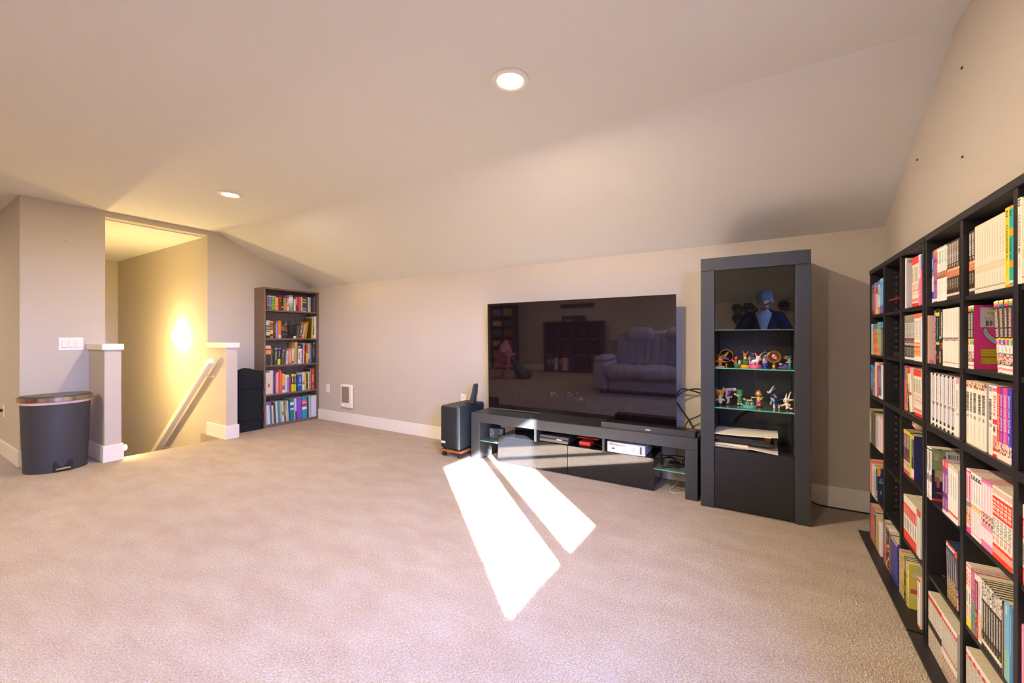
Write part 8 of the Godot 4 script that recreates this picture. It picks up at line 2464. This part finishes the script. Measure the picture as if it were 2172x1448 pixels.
func sofa() -> void:
	var o := thing("sofa", "padded grey-lavender reclining sofa behind the camera, mirrored in the television", "sofa", Vector3(-1.62, 0, 0.78), PI)
	var m: Material = M["sofa cloth"]
	# built facing +z, then turned to face the television; half width 0.98
	part(o, "base", boxed(Vector3(-0.74, 0.05, -0.42), Vector3(0.74, 0.3, 0.44), 0.03), m)
	part(o, "plinth", boxed(Vector3(-0.9, 0.0, -0.4), Vector3(0.9, 0.06, 0.4)), M["black plastic"])
	for s in [-1.0, 1.0]:
		var b := mb()
		b.box(Vector3(0.74 * s - 0.0 if s > 0 else -1.0, 0.05, -0.42), Vector3(1.0 if s > 0 else -0.74, 0.56, 0.5), 0.05)
		var a := part(o, "arm", b, m)
		b = mb()
		b.box(Vector3(0.73 if s > 0 else -0.99, 0.555, -0.1), Vector3(0.99 if s > 0 else -0.73, 0.66, 0.5), 0.05)
		part(a, "arm_pad", b, m)
		var cx: float = 0.365 * s
		for k in 3:
			b = mb()
			var w: float = [0.12, 0.44, 0.12][k]
			var x: float = cx + [-0.29, 0.0, 0.29][k]
			nets([[Vector3(x - w * 0.38, 0.37, -0.2), Vector3(x - w * 0.38, 0.36, 0.42), 0.1, 0.11, Color.WHITE], [Vector3(x + w * 0.38, 0.37, -0.2), Vector3(x + w * 0.38, 0.36, 0.42), 0.1, 0.11, Color.WHITE], [Vector3(x, 0.37, -0.2), Vector3(x, 0.36, 0.42), 0.1, 0.11, Color.WHITE]], 0.025, 0.05, b)
			part(o, "seat_cushion", b, m)
			b = mb()
			nets([[Vector3(x - w * 0.36, 0.5, -0.27), Vector3(x - w * 0.36, 0.98, -0.4), 0.1, 0.095, Color.WHITE], [Vector3(x + w * 0.36, 0.5, -0.27), Vector3(x + w * 0.36, 0.98, -0.4), 0.1, 0.095, Color.WHITE], [Vector3(x, 0.5, -0.27), Vector3(x, 0.98, -0.4), 0.1, 0.095, Color.WHITE]], 0.025, 0.05, b)
			part(o, "back_cushion", b, m)
		b = mb()
		nets([[Vector3(cx - 0.16, 0.98, -0.34), Vector3(cx + 0.16, 0.98, -0.34), 0.12, 0.12, Color.WHITE], [Vector3(cx - 0.15, 1.06, -0.36), Vector3(cx + 0.15, 1.06, -0.36), 0.09, 0.09, Color.WHITE]], 0.025, 0.04, b)
		part(o, "headrest", b, m)
	part(o, "rear_panel", boxed(Vector3(-0.98, 0.06, -0.55), Vector3(0.98, 0.95, -0.42), 0.04), m)

func back_wall_things() -> void:
	var bk: Material = M["black shelf"]
	var o := thing("low_shelf", "low black shelf unit against the wall behind the camera, mirrored in the television", "shelf unit", Vector3(-4.88, 0, 2.80))
	part(o, "side", boxed(Vector3(0, 0, 0), Vector3(0.03, 1.26, 0.30)), bk)
	part(o, "side", boxed(Vector3(1.51, 0, 0), Vector3(1.54, 1.26, 0.30)), bk)
	part(o, "top", boxed(Vector3(-0.01, 1.26, -0.01), Vector3(1.55, 1.29, 0.30)), bk)
	part(o, "back", boxed(Vector3(0.03, 0.05, 0.29), Vector3(1.51, 1.26, 0.30)), bk)
	for y in [0.03, 0.42, 0.83]:
		part(o, "shelf", boxed(Vector3(0.03, y, 0.01), Vector3(1.51, y + 0.025, 0.289)), bk)
	for x in [0.395, 0.77, 1.145]:
		for y in [[0.055, 0.42], [0.445, 0.83], [0.855, 1.26]]:
			part(o, "divider", boxed(Vector3(x, y[0], 0.012), Vector3(x + 0.02, y[1], 0.288)), bk)
	for y in [0.435, 0.845]:
		for x in [0.2, 0.58, 0.95, 1.33]:
			part(o, "label_holder", boxed(Vector3(x - 0.03, y - 0.008, 0.004), Vector3(x + 0.03, y + 0.008, 0.0098)), mat("label holder", "d8d0b8", 0.3, 0.4))
	var bx := thing("storage_box", "black box with a white front strip on top of the low shelf unit", "box", Vector3(-4.1, 1.2905, 2.95))
	part(bx, "body", boxed(Vector3(-0.27, 0, -0.13), Vector3(0.27, 0.135, 0.13), 0.01), M["black plastic"])
	part(bx, "strip", boxed(Vector3(-0.19, 0.02, -0.133), Vector3(0.02, 0.035, -0.129)), M["white plastic"])
	# a few binders on it
	var list := [[0.05, 0.06, 0.3, "2a3a5c", "navy"], [0.12, 0.07, 0.3, "2f6a44", "green"], [0.20, 0.07, 0.3, "2c3f74", "dark blue"], [0.29, 0.09, 0.31, "e6e2e0", "first white"], [0.43, 0.08, 0.31, "b02c34", "red"], [0.52, 0.12, 0.31, "dcd8d8", "wide white"]]
	for q in list:
		var t := thing("binder", "%s ring binder on the bottom of the low black shelf unit" % q[4], "binder", Vector3(-4.88 + q[0] + q[1] * 0.5, 0.0552, 2.83), 0, "binders on the low shelf unit")
		if q[0] > 0.36 and q[0] < 0.44: t.position.x = -4.88 + 0.46
		part(t, "cover", boxed(Vector3(-q[1] / 2 + 0.002, 0, 0), Vector3(q[1] / 2 - 0.002, q[2], 0.22), 0.003), mat("binder %s" % q[3], q[3], 0.5))
		part(t, "spine_label", boxed(Vector3(-q[1] * 0.25, q[2] * 0.55, -0.001), Vector3(q[1] * 0.25, q[2] * 0.85, 0.0)), mat("binder label", "c8c4bc", 0.6))
	# tall dark bookcase in the corner beyond
	o = thing("corner_bookcase", "tall black bookcase stacked with mixed things in the far back corner", "bookcase", Vector3(-6.55, 0, 2.80))
	part(o, "side", boxed(Vector3(0, 0, 0), Vector3(0.03, 1.78, 0.3)), bk)
	part(o, "side", boxed(Vector3(0.72, 0, 0), Vector3(0.75, 1.78, 0.3)), bk)
	part(o, "divider", boxed(Vector3(0.365, 0.05, 0.01), Vector3(0.39, 1.75, 0.29)), bk)
	part(o, "back", boxed(Vector3(0.03, 0.02, 0.29), Vector3(0.72, 1.75, 0.3)), bk)
	for y in [0.02, 0.32, 0.62, 0.9, 1.18, 1.46, 1.75]:
		part(o, "shelf", boxed(Vector3(0.03, y, 0.008), Vector3(0.72, y + 0.025, 0.289)), bk)
	var cols := ["c8b84a", "8a7ab0", "b0705c", "c8ccd4", "d0c040", "a84a5a", "4a6a8a", "7a5a3c", "d8d0c8", "3a6a5a", "9a8ac0", "c0a060"]
	var names := ["yellow", "lilac", "rust", "pale grey", "lemon", "wine", "slate blue", "brown", "ivory", "dark green", "violet", "straw"]
	for k in 12:
		var sh := k / 2
		var t := thing("storage_carton", "%s carton in the tall black bookcase in the back corner" % names[k], "carton", Vector3(-6.55 + (0.2 if k % 2 == 0 else 0.555), [0.0455, 0.3455, 0.6455, 0.9255, 1.2055, 1.4855][sh], 2.84), 0, "cartons in the back corner bookcase")
		var hh := 0.12 + 0.02 * (k % 4)
		part(t, "body", boxed(Vector3(-0.14, 0, 0), Vector3(0.14, hh, 0.2), 0.004), mat("carton %d" % k, cols[k], 0.7))
		part(t, "lid", boxed(Vector3(-0.143, hh + 0.0003, -0.003), Vector3(0.143, hh + 0.02, 0.203), 0.003), mat("carton %d" % k, cols[k], 0.7))
	# pink child's chair with a plush, cushion beside it
	var pink := mat("pink plastic", "d890a0", 0.4)
	o = thing("child_chair", "pink plastic child's chair on curved runners, mirrored at the television's edge", "chair", Vector3(-5.16, 0, 1.36))
	for s in [-1.0, 1.0]:
		var b := mb()
		b.tube(curve([Vector3(0.2 * s, 0.05, -0.28), Vector3(0.2 * s, 0.022, -0.05), Vector3(0.2 * s, 0.022, 0.1), Vector3(0.2 * s, 0.06, 0.3)], 6), 0.022, 10)
		part(o, "runner", b, pink)
		for z in [-0.2, 0.2]:
			b = mb()
			b.tube(curve([Vector3(0.2 * s, 0.03, z), Vector3(0.19 * s, 0.3, z * 0.8), Vector3(0.16 * s, 0.52, z * 0.4)], 5), 0.02, 10)
			part(o, "leg", b, pink)
		b = mb()
		b.tube(curve([Vector3(0.16 * s, 0.54, -0.2), Vector3(0.17 * s, 0.57, 0.0), Vector3(0.16 * s, 0.54, 0.2)], 5), 0.028, 10)
		part(o, "arm", b, pink)
	part(o, "seat", boxed(Vector3(-0.19, 0.27, -0.19), Vector3(0.19, 0.3, 0.2), 0.012), pink)
	part(o, "front_rail", boxed(Vector3(-0.18, 0.16, -0.19), Vector3(0.18, 0.2, -0.16), 0.01), pink)
	o = thing("plush_toy", "round pink plush toy with a dark tuft sitting on the child's chair", "plush toy", Vector3(-5.16, 0.3005, 1.36))
	var b := mb()
	nets([[Vector3(0, 0.14, 0), Vector3(0.0, 0.15, 0), 0.14, 0.14, lin("d87a94")], [Vector3(0.03, 0.36, -0.02), Vector3(0.03, 0.38, -0.02), 0.15, 0.14, lin("e090a4")], [Vector3(0.06, 0.34, -0.14), Vector3(0.06, 0.34, -0.15), 0.05, 0.05, lin("f0c0c4")], [Vector3(-0.12, 0.2, -0.05), Vector3(-0.16, 0.1, -0.1), 0.06, 0.05, lin("d87a94")], [Vector3(0.12, 0.2, -0.05), Vector3(0.16, 0.1, -0.1), 0.06, 0.05, lin("d87a94")], [Vector3(-0.07, 0.5, 0.0), Vector3(-0.1, 0.42, -0.1), 0.06, 0.05, lin("3a2a34")], [Vector3(0.04, 0.52, 0.0), Vector3(0.05, 0.56, 0.0), 0.05, 0.04, lin("c8b0b4")]], 0.014, 0.03, b, [], 0.001)
	part(o, "body", b, M["coloured cloth"])
	o = thing("floor_cushion", "slate-teal cushion propped on the carpet beside the pink child's chair", "cushion", Vector3(-4.78, 0, 1.42))
	b = mb()
	nets([[Vector3(-0.12, 0.3, 0.05), Vector3(0.1, 0.1, -0.02), 0.1, 0.1, lin("4a6472")], [Vector3(-0.1, 0.12, 0.1), Vector3(0.14, 0.1, 0.1), 0.11, 0.1, lin("465c68")]], 0.018, 0.05, b, [], 0.001)
	part(o, "body", b, M["coloured cloth"])
	part(o, "seam_cord", boxed(Vector3(-0.13, 0.0, -0.12), Vector3(0.13, 0.008, -0.1), 0.003), mat("cushion cord", "2f3f4a", 0.8))
	# black honeycomb frames on the wall behind the photographer
	var spots := [[Vector3(-0.47, 1.72, WALL_S), 0.095], [Vector3(-0.27, 1.72, WALL_S), 0.11], [Vector3(-0.46, 1.52, WALL_S), 0.1], [Vector3(0.30, 1.74, WALL_S), 0.1]]
	var hn := ["upper outer black honeycomb frame on the wall behind the photographer", "large black honeycomb frame beside the photographer's mirrored cap", "lowest black honeycomb frame on the wall behind the photographer", "lone black honeycomb frame mirrored above the photographer's blue sleeve"]
	for k in 4:
		var t := thing("honeycomb_frame", hn[k], "wall frame", spots[k][0], 0, "black honeycomb wall frames")
		var r: float = spots[k][1]
		for i in 6:
			var a0 := TAU * i / 6
			var a1 := TAU * (i + 1) / 6
			var p := [Vector2(cos(a0), sin(a0)) * r, Vector2(cos(a1), sin(a1)) * r, Vector2(cos(a1), sin(a1)) * (r - 0.022), Vector2(cos(a0), sin(a0)) * (r - 0.022)]
			b = mb()
			b.extrude(p, -0.1, -0.0005)
			part(t, "frame_side", b, M["black plastic"])
		b = mb()
		b.tube([Vector3(-r * 0.8, 0, -0.05), Vector3(r * 0.8, 0, -0.05)], 0.012, 8)
		b.tube([Vector3(-r * 0.4, -r * 0.7, -0.05), Vector3(r * 0.4, r * 0.7, -0.05)], 0.012, 8)
		part(t, "crossbar", b, M["black plastic"])
	o = thing("wall_dark_band", "long dark band high on the back wall above the low shelf unit", "rail", Vector3(-4.06, 1.69, WALL_S))  # long dark band known only from its reflection, built as a bar
	part(o, "rail", boxed(Vector3(-0.45, -0.045, -0.06), Vector3(0.45, 0.045, -0.012), 0.01), M["black plastic"])
	for x in [-0.3, 0.3]:
		part(o, "bracket", boxed(Vector3(x - 0.02, -0.03, -0.012), Vector3(x + 0.02, 0.03, 0.0)), M["black plastic"])
